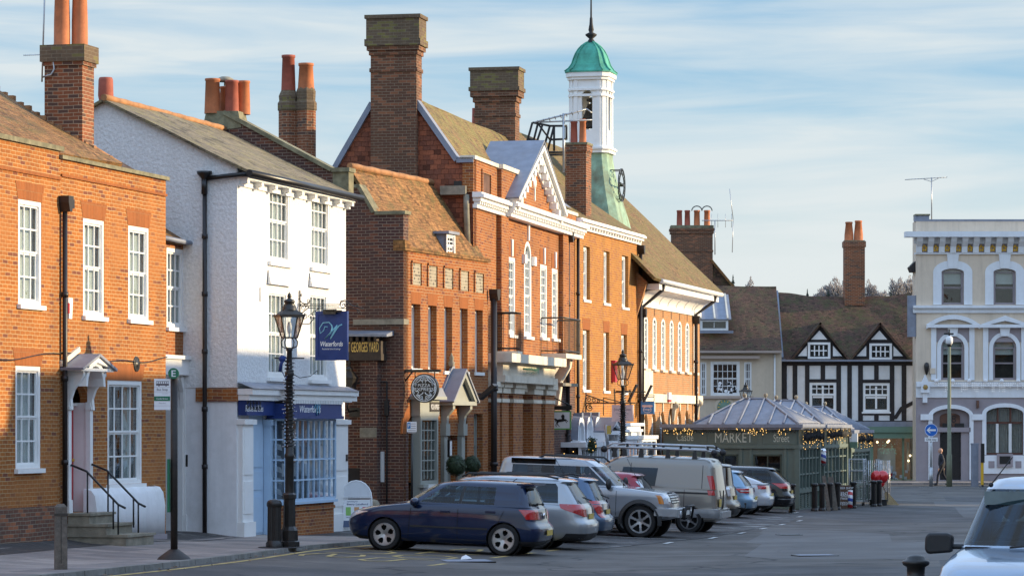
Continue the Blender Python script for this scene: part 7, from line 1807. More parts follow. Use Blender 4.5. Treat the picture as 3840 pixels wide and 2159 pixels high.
class Car:
 def __init__(s,name,label,L_,low,top,mat,fr_top,glass_cols,axles,wheel,group=None,low_r=(.34,.3,.24,.2,.1,.06),top_r=(.25,.3,.22,.22,.12,.06),taper=(.05,.06),gm='carglass',glass_rows=None,rim='rim',spokes=5,style='hole',arch=1.12,dk_low=None):
  """low: rows (z, xf, xr, hw) of the body; top: rows of the cabin above the belt line"""
  s.low,s.top,s.L=low,top,L_;s.mat=mat;s.low_r,s.top_r,s.taper=low_r,top_r,taper
  s.root=thing(name,label,'van' if 'van' in name else('off-road car' if 'off_road' in name else 'car'),(0,0,0),0,group)
  s.fr_low=[i/14 for i in range(1,14)];s.fr_top=fr_top;s.absx=None;b0=s.topc(top[0][0]);s.absx=[p[0]for p in b0[11:11+len(fr_top)]]
  rt,wt=wheel
  # lower body: stacked outlines, closed, wheel openings cut out
  zs_=s.levels(low,.035)
  m=MB();n=None
  for z in zs_:
   c=s.lowc(z);full=c+[(x,-y)for x,y in c[-2:0:-1]];n=len(full)
   for x,y in full:m.v.append((x,y,z))
  for r in range(len(zs_)-1):
   for k in range(n):m.f.append((r*n+k,r*n+(k+1)%n,(r+1)*n+(k+1)%n,(r+1)*n+k))
  m.f.append(tuple(range(n))[::-1]);m.f.append(tuple((len(zs_)-1)*n+k for k in range(n)))
  body_=m.build('body',mat,None,recalc=True)
  cut=MB();hwm=max(r[3]for r in low)
  for ax in axles:
   for sd in(-1,1):cut.cyl((ax,sd*(hwm-.36),rt),(ax,sd*(hwm+.2),rt),rt*arch,n=28)
  co=cut.build('cutter',mat,None,recalc=True)
  md=body_.modifiers.new('b','BOOLEAN');md.object=co;md.operation='DIFFERENCE';md.solver='EXACT'
  dg=bpy.context.evaluated_depsgraph_get();me=bpy.data.meshes.new_from_object(body_.evaluated_get(dg));body_.modifiers.clear();old=body_.data;body_.data=me;bpy.data.meshes.remove(old)
  bpy.data.objects.remove(co)
  bm=bmesh.new();bm.from_mesh(me);bmesh.ops.recalc_face_normals(bm,faces=bm.faces)
  for f in bm.faces:f.smooth=True
  for e in bm.edges:
   if len(e.link_faces)==2 and e.calc_face_angle(0)>R(32):e.smooth=False
  bm.to_mesh(me);bm.free();me.materials.clear();me.materials.append(mat);body_.parent=s.root;s.body=body_
  # dark liners in the wheel openings
  m=MB()
  for ax in axles:
   for sd in(-1,1):m.lathe([(rt*arch-.004,0),(rt*arch-.004,.33),(0,.33)],28,(ax,sd*(hwm-.04),rt),True,ax='y')if sd<0 else m.lathe([(rt*arch-.004,0),(rt*arch-.004,-.33),(0,-.33)],28,(ax,sd*(hwm-.04),rt),True,ax='y')
  m.build_each('wheel_arch',X['well'],body_)
  # cabin
  tz_=[r[0]for r in top];C=[s.topc(z)for z in tz_];nc=len(C[0]);N_=2*nc-2
  full=[c+[(x,-y)for x,y in c[-2:0:-1]]for c in C]
  gr=glass_rows or range(1,len(top)-3)
  shell,gl,pil=MB(),{},MB();sw_=[(ca,cb)for nm,ca,cb in glass_cols if nm=='side_window'];p0_,p1_=min(a for a,b in sw_),max(b for a,b in sw_)
  def col_of(k):return k if k<nc-1 else N_-1-k
  for r in range(len(top)-1):
   for k in range(N_):
    q=[(full[r][k],tz_[r]),(full[r][(k+1)%N_],tz_[r]),(full[r+1][(k+1)%N_],tz_[r+1]),(full[r+1][k],tz_[r+1])]
    q=[(x,y,z)for(x,y),z in q];c=col_of(k);g=None
    if r in gr:
     for nm,ca,cb in glass_cols:
      if ca<=c<cb:g=nm+('' if nm in('windscreen','rear_window')else('+' if k<nc-1 else '-'))+'%d'%ca*(nm=='side_window')
    (gl.setdefault(g,MB())if g else(pil if r in gr and p0_<=c<p1_ and 'van' not in name else shell)).add(q,[(0,1,2,3)],True)
  shell.add([(x,y,tz_[-1])for x,y in full[-1]],[tuple(range(N_))],True)
  s.cabin=shell.build('roof',mat,s.root,auto=38)
  if pil.f:pil.build_each('door_pillar',X['trim'],s.cabin)
  for g,b in gl.items():
   nm='windscreen' if g.startswith('windscreen')else('rear_window' if g.startswith('rear_window')else 'side_window')
   b.build(nm,X[gm if nm!='windscreen' else 'carglass'],s.cabin,auto=60)
   # wheels
  proto=None
  for i,ax in enumerate(axles):
   for sd in(-1,1):
    yy=sd*(hwm-.02-wt/2)
    if proto is None:
     proto=s.wheel(rt,wt,rim,spokes,style);w_=proto
    else:
     w_=proto.copy();col.objects.link(w_)
     for ch in proto.children:c_=ch.copy();col.objects.link(c_);c_.parent=w_
    w_.parent=s.root;w_.location=(ax,yy,rt);w_.rotation_euler=(0,.35*i+.2,0)if sd<0 else(0,.4,PI)
 def levels(s,tab,step):
  zs_=[]
  for a,b in zip(tab,tab[1:]):
   k=max(1,int((b[0]-a[0])/step));zs_+=[a[0]+(b[0]-a[0])*i/k for i in range(k)]
  return zs_+[tab[-1][0]]
 def lowc(s,z):
  xf,xr,hw=interp(s.low,z);a=s.low_r;return contour(xf,xr,hw,a[0],a[1],a[2],a[3],a[4],a[5],s.fr_low,s.taper)
 def topc(s,z):
  xf,xr,hw=interp(s.top,z);a=s.top_r;k=min(1,hw/.5);return contour(xf,xr,hw,a[0]*k,a[1]*k,a[2]*k,a[3]*k,a[4],a[5],s.fr_top,(0,.02),s.absx)
 def wheel(s,r,w,rim,n,style):
  rr_=r*.68
  m=MB();m.lathe([(rr_,-w/2),(r*.93,-w/2),(r*.985,-w*.42),(r,-w*.3),(r,w*.3),(r*.985,w*.42),(r*.93,w/2),(rr_,w/2)],32,(0,0,0),True,ax='y');o=m.build('wheel',X['tyre'],None,auto=30)
  m=MB();m.lathe([(0,.02),(rr_,.02),(rr_+.004,-w/2+.01)],32,(0,0,0),True,ax='y');m.lathe([(0,-.01),(.11,-.01),(.11,.0)],16,ax='y');m.build('wheel_barrel',X['well'],o)
  m=MB();na,nr=90,14;yf=lambda t:-w/2+.012+.03*(1-t)**2
  def P_(i,j):t=.02+.98*j/nr;an=2*PI*i/na;return(rr_*t*math.cos(an),yf(t),rr_*t*math.sin(an))
  for i in range(na):
   for j in range(nr):
    t=.02+.98*(j+.5)/nr;an=2*PI*(i+.5)/na;ph=((an*n/(2*PI))%1)-.5
    if style=='hole':hole=.3<t<.9 and(ph/.29)**2+((t-.63)/.27)**2<1
    else:hole=.28<t<.9 and abs(ph)<.5-.10/(t+.05)*(n/6)
    if not hole:m.quad(P_(i,j),P_(i+1,j),P_(i+1,j+1),P_(i,j+1))
  m.lathe([(rr_,-w/2+.012),(rr_*1.03,-w/2-.004),(rr_*1.06,-w/2)],32,ax='y');m.build('rim',X[rim],o)
  return o
  # patches laid on the body: path measured from the rear (or front) centre round the corner
 def outline(s,z,end,cabin=False):
  c=(s.topc if cabin else s.lowc)(z);return c[::-1]if end=='rear' else c
 def sample(s,z,d,end,side,off,cabin=False):
  c=s.outline(z,end,cabin);L0=0
  for(x0,y0),(x1,y1)in zip(c,c[1:]):
   l_=math.hypot(x1-x0,y1-y0)
   if L0+l_>=d and l_>1e-6:
    t=(d-L0)/l_;nx,ny=(y1-y0)/l_,-(x1-x0)/l_
    if end=='front':nx,ny=-nx,-ny
    if end=='rear':nx,ny=abs(nx),abs(ny)
    else:nx,ny=-abs(nx),abs(ny)
    return(x0+(x1-x0)*t+nx*off,side*(y0+(y1-y0)*t+ny*off),z)
   L0+=l_
  return(c[-1][0],side*c[-1][1],z)
 def dist_x(s,z,x,end,cabin=False):
  c=s.outline(z,end,cabin);L0=0
  for(x0,y0),(x1,y1)in zip(c,c[1:]):
   if(x0-x)*(x1-x)<=0 and abs(x1-x0)>1e-6 and L0>.3:return L0+math.hypot(x1-x0,y1-y0)*(x-x0)/(x1-x0)
   L0+=math.hypot(x1-x0,y1-y0)
  return L0
 def patch(s,name,mat,z0,z1,d0,d1,end='rear',sides=(-1,1),off=.008,nz=6,nd=14,parent=None,cabin=False):
  """d0, d1: numbers or functions of height 0..1"""
  f0=d0 if callable(d0)else(lambda t:d0);f1=d1 if callable(d1)else(lambda t:d1);o=None
  for sd in sides:
   m=MB()
   for i in range(nz+1):
    t=i/nz;z=z0+(z1-z0)*t
    for j in range(nd+1):m.v.append(s.sample(z,f0(t)+(f1(t)-f0(t))*j/nd,end,sd,off,cabin))
   for i in range(nz):
    for j in range(nd):m.sm.add(len(m.f));a=i*(nd+1)+j;m.f.append((a,a+1,a+nd+2,a+nd+1))
   o=m.build(name,mat,parent or s.body)
  return o
 def band(s,name,mat,z0,z1,off=.006,parent=None,x0=None,x1=None,sides=(-1,1)):
  """strip along the flank from x0 to x1"""
  for sd in sides:
   m=MB();nz,nd=3,16
   for i in range(nz+1):
    z=z0+(z1-z0)*i/nz;a=s.dist_x(z,x1,'rear');b=s.dist_x(z,x0,'rear')
    for j in range(nd+1):m.v.append(s.sample(z,a+(b-a)*j/nd,'rear',sd,off))
   for i in range(nz):
    for j in range(nd):m.sm.add(len(m.f));a=i*(nd+1)+j;m.f.append((a,a+1,a+nd+2,a+nd+1))
   m.build(name,mat,parent or s.body)
 def seam(s,x,z0,z1,lean=0.0):
  for sd in(-1,1):
   m=MB();n=8
   for i in range(n+1):
    z=z0+(z1-z0)*i/n;xx=x+lean*i/n;d=s.dist_x(z,xx,'rear');m.v+=[s.sample(z,d-.006,'rear',sd,.003),s.sample(z,d+.006,'rear',sd,.003)]
   for i in range(n):m.f.append((2*i,2*i+1,2*i+3,2*i+2))
   m.build('door_seam',X['well'],s.body)
 def handle(s,x,z):
  for sd in(-1,1):
   d=s.dist_x(z,x,'rear');p=s.sample(z,d,'rear',sd,.012);m=MB();m.box(p[0]-.1,p[0]+.1,p[1]-.02,p[1]+.02,z-.018,z+.018);m.build('door_handle',s.mat,s.body)
 def plate(s,end,z,mat,y=0.0,w=.5,h=.11,off=.02,tilt=0):
  p=s.sample(z,.001,end,1,off);sx=1 if end=='rear' else-1
  m=MB();m.box(p[0],p[0]+sx*.01,y-w/2,y+w/2,z-h/2,z+h/2);o=m.build('number_plate',X[mat],s.body)
  return o
 def mirror(s,x,z,mat=None,sz=(.1,.2,.14),y=None,stem=.12):
  hw=interp(s.low,z)[2]if y is None else y
  for sd in(-1,1):
   m=MB();yc=sd*(hw+stem);
   m.sphere((x,yc,z+.02),1,12,8,sz[0],sz[1]/1.6,sz[2]/1.6);m.box(x-.02,x+.03,sd*(hw-.05),yc,z-.05,z-.01);m.build('wing_mirror',mat or s.mat,s.root)
 def seats(s,xs,z0,z1,hw=.5,wheel_x=None):
  m=MB()
  for x in xs:
   for sd in(-1,1):
    y=sd*hw*.62
    m.add([(x,y-.24,z0),(x,y+.24,z0),(x+.13,y+.2,z1-.22),(x+.13,y-.2,z1-.22),(x+.14,y-.24,z0),(x+.14,y+.24,z0),(x+.22,y+.2,z1-.22),(x+.22,y-.2,z1-.22)],[(0,1,2,3),(4,7,6,5),(0,4,5,1),(3,2,6,7),(0,3,7,4),(1,5,6,2)])
    m.sphere((x+.2,y,z1-.1),.12,10,6,.6,1.1,.9);m.tube([(x+.18,y,z1-.26),(x+.19,y,z1-.1)],.03,5)
  o=m.build('seats',X['seatm'],s.root)
  if wheel_x:
   m=MB();m.tube([(wheel_x+.1*math.cos(t)*.5,.36+.18*math.sin(t),z0+.12+.17*math.cos(t))for t in[2*PI*k/18 for k in range(19)]],.016,6,False);m.build('steering_wheel',X['black_m'],s.root)
 def place(s,pos,heading,pitch=0.0,roll=0.0):
  """heading: direction the nose points, as an angle in the ground plane"""
  s.root.rotation_mode='XYZ'
  Rm=Matrix.Rotation(heading+PI,4,'Z')@Matrix.Rotation(pitch,4,'Y')@Matrix.Rotation(roll,4,'X')
  s.root.rotation_euler=Rm.to_euler();s.root.location=pos
def put(car,px,Y,xcar,heading,pitch=0.0,dz=0.0,z=None):
 """stand the car so that the point xcar along its centre line appears at picture column px at depth Y"""
 p=Vector(((px-CXD)/FPX*Y,Y,0));d=Vector((math.cos(heading),math.sin(heading),0))
 o=p+d*xcar
 c=o-d*car.L/2
 zg_=(road_z(c.x,c.y)+.01)if z is None else z
 nose,tail=o-d*.9,o-d*(car.L-.8)
 if z is None:
  zn_,zt_=road_z(nose.x,nose.y),road_z(tail.x,tail.y);pitch=math.atan2(zn_-zt_,(nose-tail).length)if not pitch else pitch
  zg_=zn_+.012+math.sin(pitch)*.9
 car.place((o.x,o.y,zg_+dz),heading,pitch)
 # hatch helper tables -------------------------------------------------
def hatch(name,label,mat,L_=4.2,H=1.48,hw=.87,belt=.97,rear=.0,gm='carglass',wheel=(.317,.21),axles=(.87,3.45),rim='rim',spokes=5,style='hole',hood=1.05,roof0=1.75,roof1=None,wag=False,fr=None,cols=None,scr=.0,rear_low=None,group=None):
 roof1=roof1 or(L_-.42 if not wag else L_-.5)
 low=[(.2,.22,L_-.16,hw-.12),(.26,.1,L_-.07,hw-.05),(.36,.03,L_-.02,hw-.015),(.5,.0,L_-.0,hw),(.58,.01,L_-.02,hw),(.66,.04,L_-.1 if not rear_low else L_-rear_low,hw),(.73,.1,L_-.12,hw),(.79,.2,L_-.13,hw-.005),(.85,.4,L_-.14,hw-.01),(.9,.66,L_-.15,hw-.02),(belt-.03,hood-.12,L_-.17,hw-.035),(belt,hood+.12,L_-.2,hw-.06)]
 rb=L_-.2
 slope=(rb-roof1)/(H-belt)
 top=[(belt,hood+.12,rb,hw-.06),(belt+.03,hood+.17,rb-.02,hw-.075)]
 k=6
 for i in range(1,k+1):
  t=i/k;z=belt+.03+(H-.13-belt-.03)*t
  top.append((z,hood+.17+(roof0-hood-.17)*(t**1.12),rb-.02-(rb-.02-roof1-.06)*t**(1.3 if not wag else 1.1),hw-.075-(.17)*t**1.2))
 zt=top[-1][0];x0,x1,w=top[-1][1:]
 top+=[(zt+.045,x0+.13,x1-.03+(.1),w-.03),(H-.045,x0+.38,x1-.1+.08,w-.1),(H-.018,x0+.62,x1-.3,w-.22),(H,x0+1.0,x1-.8,w-.45)]
 fr=fr or[.0,.2,.4,.43,.47,.6,.75,.8,.9,1.0]
 cols=cols or[('windscreen',0,8),('side_window',10,13),('side_window',14,17),('rear_window',25,40)]
 c=Car(name,label,L_,low,top,mat,fr,cols,axles,wheel,gm=gm,rim=rim,spokes=spokes,style=style,glass_rows=range(1,7),group=group)
 return c,low,top,zt
def common(c,L_,belt,seams=((1.3,.1),(2.35,.0),(3.3,.25)),lowz=.3):
 for x,ln in seams:c.seam(x,.3,belt-.02,ln)
 c.patch('sill_trim',X['trim'],.2,lowz,.02,1.15,'rear');c.patch('sill_trim',X['trim'],.2,lowz-.03,.02,1.0,'front')
ROAD_N=math.atan2(ROW.i.y,ROW.i.x)
# 1 dark blue hatchback, nose to the kerb
gb_=paint('dark_blue_paint',(.002,.011,.045),.0,.35)
c,low,top,ztp=hatch('hatchback_car','dark blue five door hatchback with silver five hole wheels parked nose to the kerb',gb_,4.08,axles=(.87,3.33))
common(c,4.2,.97,((1.36,.05),(2.38,.0),(3.05,.3)))
c.patch('tail_light',X['lens_red'],.74,.93,lambda t:.36+.02*t,lambda t:.98-.1*(1-t),off=.012)
for o in list(c.body.children):
 pass
c.plate('rear',.47,'plate_y');c.handle(2.12,.83);c.handle(3.05,.86);c.band('rubbing_strip',X['trim'],.5,.535,.01,None,1.4,3.0)
c.patch('headlight',X['lens_clear'],.6,.77,lambda t:.42+.1*t,lambda t:.74+.28*t,'front',off=.01)
m=MB();p=c.sample(.8,.001,'rear',1,.012);m.lathe([(0,.02),(.055,.02),(.06,0)],16,(p[0],0,.8),ax='x');m.build('badge',X['chrome'],c.body)
m=MB();z=ztp+.05;m.box(3.5,3.86,-.55,.55,z+.005,z+.04);m.build('spoiler',gb_,c.cabin)
m=MB();m.tube([(3.91,.05,1.03),(3.88,-.35,1.05)],.014,6);m.sphere((3.92,.05,1.03),.03,8,6);m.build_each('wiper',X['trim'],c.cabin)
m=MB();m.tube([(3.3,0,1.47),(3.38,0,1.53)],.008,5);m.build('aerial',X['trim'],c.cabin)
c.mirror(1.5,.98,gb_);c.seats((1.75,2.75),.72,1.34,.62,1.55)
put(c,1288,64.4,3.33,ROAD_N+R(2.0))
GOLF=c
# 2 silver estate behind it
sv_=paint('silver_paint',(.36,.38,.4),.6,.3,dirt=.35)
c,low,top,ztp=hatch('estate_car','silver estate car with roof rails and black lower bumper beside the dark blue hatchback',sv_,4.73,1.53,.88,.96,wag=True,roof1=4.15,axles=(.95,3.62),wheel=(.33,.21),fr=[.0,.18,.34,.37,.4,.52,.63,.66,.92,1.0],cols=[('windscreen',0,8),('side_window',10,13),('side_window',14,16),('side_window',17,19),('rear_window',25,40)])
common(c,4.73,.96,((1.4,.05),(2.5,0),(3.3,.3)),.36)
c.patch('tail_light',X['lens_red'],.72,.98,lambda t:.38+.04*t,lambda t:.66+.5*min(1,t*1.6)-.18*max(0,t-.7),off=.012)
c.plate('rear',.72,'plate_y');c.handle(2.25,.86);c.handle(3.3,.87)
m=MB()
for sd in(-1,1):m.tube([(1.9,sd*.56,1.47),(2.05,sd*.56,1.545),(3.7,sd*.56,1.56),(4.0,sd*.56,1.5)],.022,8)
m.build_each('roof_rail',X['trim'],c.cabin)
m=MB();m.tube([(4.62,.05,1.05),(4.5,-.35,1.12)],.014,6);m.build_each('wiper',X['trim'],c.cabin)
c.mirror(1.55,1.0,sv_);c.seats((1.9,2.95),.74,1.38,.62)
put(c,1496,68.0,4.73,ROAD_N+R(3))
# 3 grey-blue estate
bl_=paint('steel_blue_paint',(.06,.11,.19),.5,.3,dirt=.3)
c,low,top,ztp=hatch('estate_car','steel blue estate car with tall rear lights parked beside the off-road car',bl_,4.6,1.5,.88,.94,wag=True,roof1=4.1,axles=(.9,3.52),fr=[.0,.18,.34,.37,.4,.52,.63,.66,.92,1.0],cols=[('windscreen',0,8),('side_window',10,13),('side_window',14,16),('side_window',17,19),('rear_window',25,40)])
common(c,4.6,.94)
c.patch('tail_light',X['lens_red'],.6,.97,.52,lambda t:.78+.14*t,off=.012);c.plate('rear',.72,'plate_y');c.handle(2.2,.84);c.handle(3.2,.85)
m=MB();m.tube([(4.5,.05,1.02),(4.38,-.35,1.1)],.014,6);m.build_each('wiper',X['trim'],c.cabin)
m=MB()
for sd in(-1,1):m.tube([(1.9,sd*.56,1.44),(2.05,sd*.56,1.51),(3.6,sd*.56,1.52),(3.9,sd*.56,1.47)],.018,8)
m.tube([(3.5,0,1.48),(3.2,0,1.95)],.006,4);m.build_each('roof_rail',X['trim'],c.cabin)
c.mirror(1.5,.98,bl_);c.seats((1.8,2.85),.74,1.36,.62)
put(c,1538,72.0,4.6,ROAD_N+R(4))
# 4 silver off-road car, nose to the road
d_=paint('silver_grey_paint',(.34,.36,.39),.6,.3,dirt=.3)
L_=4.6;hw=.93
low=[(.42,.3,L_-.15,hw-.1),(.48,.14,L_-.06,hw-.03),(.6,.04,L_-.02,hw),(.72,.04,L_,hw),(.74,.14,L_-.06,hw),(.85,.15,L_-.06,hw),(1.0,.2,L_-.06,hw),(1.08,.3,L_-.06,hw-.01),(1.12,.6,L_-.06,hw-.015),(1.16,1.0,L_-.07,hw-.02),(1.19,1.38,L_-.08,hw-.03)]
top=[(1.19,1.38,L_-.08,hw-.03),(1.22,1.43,L_-.09,hw-.04)]
for i in range(1,7):
 t=i/6;top.append((1.22+.44*t,1.43+.5*t,L_-.09-.1*t,hw-.04-.1*t))
top+=[(1.72,2.02,L_-.21,hw-.15),(1.79,2.16,L_-.25,hw-.18),(1.84,2.5,L_-.34,hw-.28),(1.86,2.9,L_-.8,.3)]
c=Car('off_road_car','silver off-road car with roof rails and chunky tyres facing the road',L_,low,top,d_,[.0,.02,.25,.29,.33,.5,.56,.62,.9,.96],[('windscreen',0,9),('side_window',11,13),('side_window',14,16),('side_window',18,19),('rear_window',25,40)],(.85,3.4),(.39,.26),spokes=6,style='spoke',arch=1.14,glass_rows=range(1,7),low_r=(.16,.14,.2,.16,.05,.04),top_r=(.16,.18,.14,.14,.1,.04))
for x,ln in((1.45,0),(2.4,0),(3.1,.2)):c.seam(x,.5,1.17,ln)
for ax in(.85,3.4):
 for sd in(-1,1):
  m=MB();ra=.39*1.14
  for k in range(20):
   t0,t1=PI*(k/20)*1.1-.15,PI*((k+1)/20)*1.1-.15
   P_=lambda r,t,y:(ax+r*math.cos(t),y,.39+r*math.sin(t))
   y0,y1=sd*(hw-.03),sd*(hw+.045)
   m.add([P_(ra,t0,y1),P_(ra,t1,y1),P_(ra+.09,t1,y1-sd*.03),P_(ra+.09,t0,y1-sd*.03),P_(ra,t0,y0),P_(ra,t1,y0),P_(ra+.09,t0,y0),P_(ra+.09,t1,y0)],[(0,1,2,3),(0,1,5,4),(3,2,7,6)])
  m.build('wheel_arch_trim',X['trim'],c.body)
c.patch('headlight',X['lens_clear'],.83,1.04,.56,.92,'front',off=.014,nd=10);c.patch('indicator',X['lens_amber'],.83,1.04,.925,1.04,'front',off=.014,nd=6)
c.patch('grille',X['trim'],.83,1.04,.02,.54,'front',off=.014)
for z in(.875,.935,.995):c.patch('grille_bar',d_,z-.015,z+.015,.02,.52,'front',off=.024,nz=1)
m=MB();m.box(-.1,.16,-.92,.92,.52,.72);m.box(-.06,.5,.84,.96,.54,.71);m.box(-.06,.5,-.96,-.84,.54,.71);bu=m.build('front_bumper',X['steel'],c.body)
m=MB();m.box(-.14,-.1,-.45,.45,.5,.74);m.tube([(-.16,.5,.46),(-.2,.5,.78),(-.2,-.5,.78),(-.16,-.5,.46)],.028,8);m.build('nudge_bar',X['trim'],bu)
m=MB();m.box(-.152,-.142,-.26,.26,.57,.68);m.build('number_plate',X['plate_w'],bu)
for y in(-.66,.66):m=MB();m.lathe([(0,-.0),(.07,-.01),(.08,.02)],14,(-.11,y,.61),ax='x');m.build('fog_lamp',X['lens_clear'],bu)
c.patch('sill_trim',X['trim'],.42,.58,.02,3.6,'rear',nd=40)
m=MB();m.lathe([(.18,-.12),(.36,-.12),(.39,-.06),(.39,.06),(.36,.12),(.0,.12)],24,(L_+.12,.12,.98),ax='x');m.build('spare_wheel',X['tyre'],c.body)
c.patch('tail_light',X['lens_red'],.95,1.16,.62,.86,off=.01)
for sd in(-1,1):
 m=MB();m.box(3.0,4.1,sd*(hw-.145)-.02,sd*(hw-.145)+.02,1.69,1.81);m.build('roof_window',X['carglass_dk'],c.cabin)
 m=MB();m.tube([(1.95,sd*.62,1.76),(2.1,sd*.62,1.87),(3.3,sd*.62,1.9),(3.45,sd*.62,1.83)],.024,8);m.build_each('roof_rail',X['trim'],c.cabin)
m=MB();m.tube([(1.2,-.8,1.2),(1.55,-.8,1.86)],.006,4);m.build('aerial',X['trim'],c.body)
m=MB();m.box(1.55,1.58,-.02,.1,1.24,1.36);m.build('tax_disc',X['yellow'],c.cabin)
for y in(.3,-.3):m=MB();m.tube([(1.36,y,1.215),(1.5,y-.45,1.27)],.014,5);m.build_each('wiper',X['trim'],c.cabin)
m=MB();
for k,ch in enumerate(range(9)):m.box(.28+.0,.33,-.28+k*.065,-.24+k*.065,1.086,1.095)
m.build('bonnet_letters',X['trim'],c.body)
c.mirror(1.62,1.24,X['trim'],(.07,.2,.22),hw-.06,.16);c.seats((2.1,3.0),.95,1.66,.62,1.85);c.handle(2.25,1.05)
put(c,1626,77.5,.85,ROAD_N+PI+R(1.5))
# 5 red hatchback beyond it
rd_=paint('red_paint',(.3,.012,.03),.2,.3)
c,low,top,ztp=hatch('hatchback_car','bright red hatchback mostly hidden behind the silver off-road car',rd_,3.9,1.52,.83,.95,roof1=3.35,axles=(.8,3.25),wheel=(.3,.19),gm='carglass_dk')
common(c,3.9,.95);c.patch('tail_light',X['lens_clear'],.95,1.3,.5,.62,off=.012,cabin=True);c.plate('rear',.6,'plate_y');c.seats((1.7,2.6),.74,1.38,.58)
c.mirror(1.5,1.0,rd_);c.handle(2.1,.86)
put(c,1658,79.9,3.9,ROAD_N+R(2))
# 6 beige-silver panel van with roof rack
vn_=paint('champagne_silver_paint',(.25,.235,.21),.5,.32,dirt=.35)
L_=4.78;hw=.95
low=[(.3,.3,L_-.1,hw-.1),(.36,.12,L_-.02,hw-.03),(.5,.04,L_+.04,hw),(.62,.0,L_+.04,hw),(.64,.02,L_-.03,hw),(.8,.06,L_-.04,hw),(.95,.25,L_-.05,hw-.005),(1.05,.55,L_-.06,hw-.015),(1.12,.8,L_-.07,hw-.03)]
top=[(1.12,.8,L_-.07,hw-.03),(1.16,.86,L_-.075,hw-.035)]
for i in range(1,7):
 t=i/6;top.append((1.16+.56*t,.86+.85*t,L_-.075-.09*t,hw-.035-.09*t))
top+=[(1.8,1.86,L_-.2,hw-.15),(1.88,2.05,L_-.27,hw-.22),(1.92,2.4,L_-.4,hw-.36),(1.94,2.8,L_-.8,.3)]
c=Car('panel_van','champagne silver panel van with long roof rack parked nose to the houses',L_,low,top,vn_,[.0,.03,.2,.26,.3,.34,.58,.62,.9,.97],[('windscreen',0,9),('side_window',11,13),('side_window',15,17)],(.95,4.05),(.33,.22),rim='rim_dk',spokes=5,style='spoke',glass_rows=range(1,6),low_r=(.3,.25,.14,.12,.08,.03),top_r=(.24,.26,.14,.12,.14,.03),gm='carglass_dk')
for x in(1.55,2.5,3.9):c.seam(x,.4,1.1)
c.band('sliding_rail',X['trim'],1.0,1.045,.01,None,2.4,4.55)
for x in(2.48,4.35):
 for sd in(-1,1):
  m=MB()
  for i in range(9):
   z=1.14+.6*i/8;d=c.dist_x(z,x,'rear',True);m.v+=[c.sample(z,d-.007,'rear',sd,.003,True),c.sample(z,d+.007,'rear',sd,.003,True)]
  for i in range(8):m.f.append((2*i,2*i+1,2*i+3,2*i+2))
  m.build('door_seam',X['well'],c.cabin)
c.patch('tail_light',X['lens_red'],.98,1.11,.84,1.02,off=.014);c.patch('tail_light',X['lens_red'],1.13,1.48,.8,.96,off=.014,cabin=True)
c.patch('corner_bumper',X['steel'],.4,.62,.55,1.5,off=.012);c.plate('rear',.78,'plate_y',-.42,.3,.2)
m=MB();m.box(L_-.05,L_+.09,-.7,.7,.4,.56);m.build('step_bumper',X['steel'],c.body)
m=MB()
for y0,y1 in((-.72,-.03),(.03,.72)):m.quad((L_-.055,y0,1.2),(L_-.055,y1,1.2),(L_-.135,y1,1.7),(L_-.135,y0,1.7))
m=MB();m.box(L_-.03,L_+.0,-.012,.012,.5,1.1);m.build('door_seam',X['well'],c.body)
m=MB()
for sd in(-1,1):
 m.tube([(1.7,sd*.66,2.05),(1.9,sd*.66,2.12),(4.4,sd*.66,2.12),(4.62,sd*.66,2.06)],.035,8)
 m.tube([(1.7,sd*.66,2.06),(1.95,sd*.66,2.22),(4.35,sd*.66,2.22),(4.62,sd*.66,2.07)],.022,8)
for x in(2.3,2.9,3.5,4.1):m.box(x-.04,x+.04,-.66,.66,2.08,2.12)
rk=m.build('roof_rack',X['steel'],c.root)
m=MB()
for sd in(-1,1):
 for x in(2.0,2.7,3.4,4.1):m.add([(x-.07,sd*.66-.06,1.86),(x+.07,sd*.66-.06,1.86),(x+.07,sd*.66+.06,1.86),(x-.07,sd*.66+.06,1.86),(x-.035,sd*.66-.03,2.1),(x+.035,sd*.66-.03,2.1),(x+.035,sd*.66+.03,2.1),(x-.035,sd*.66+.03,2.1)],[(0,1,5,4),(1,2,6,5),(2,3,7,6),(3,0,4,7)]);m.box(x+.3,x+.36,sd*.66-.03,sd*.66+.03,2.12,2.22)
 for x in(1.72,4.6):m.sphere((x,sd*.66,2.06),.09,8,6)
m.build_each('rack_foot',X['trim'],rk)
c.mirror(1.3,1.25,X['trim'],(.1,.2,.3),hw-.04,.16);c.seats((1.9,),1.0,1.62,.6)
put(c,1748,82.3,4.05,ROAD_N+R(1.5))
# 7 beige off-road car tail just past the van
bg_=paint('bronze_paint',(.16,.13,.1),.4,.35,dirt=.5)
c,low,top,ztp=hatch('off_road_car','bronze off-road car with only its tail showing past the panel van',bg_,4.5,1.72,.9,1.05,wag=True,roof1=4.15,axles=(.9,3.55),wheel=(.36,.24),gm='carglass_dk')
common(c,4.5,1.05,lowz=.45);c.patch('tail_light',X['lens_clear'],.8,1.05,.62,.8,off=.012);c.plate('rear',.75,'plate_y');c.seats((1.9,),.8,1.5,.6)
m=MB();m.tube([(4.5,0,.45),(4.68,0,.45),(4.68,0,.56)],.025,6);m.sphere((4.68,0,.58),.035,8,6);m.build('tow_bar',X['trim'],c.body);c.mirror(1.6,1.1,bg_)
put(c,1858,90.0,4.5,ROAD_N+R(3))
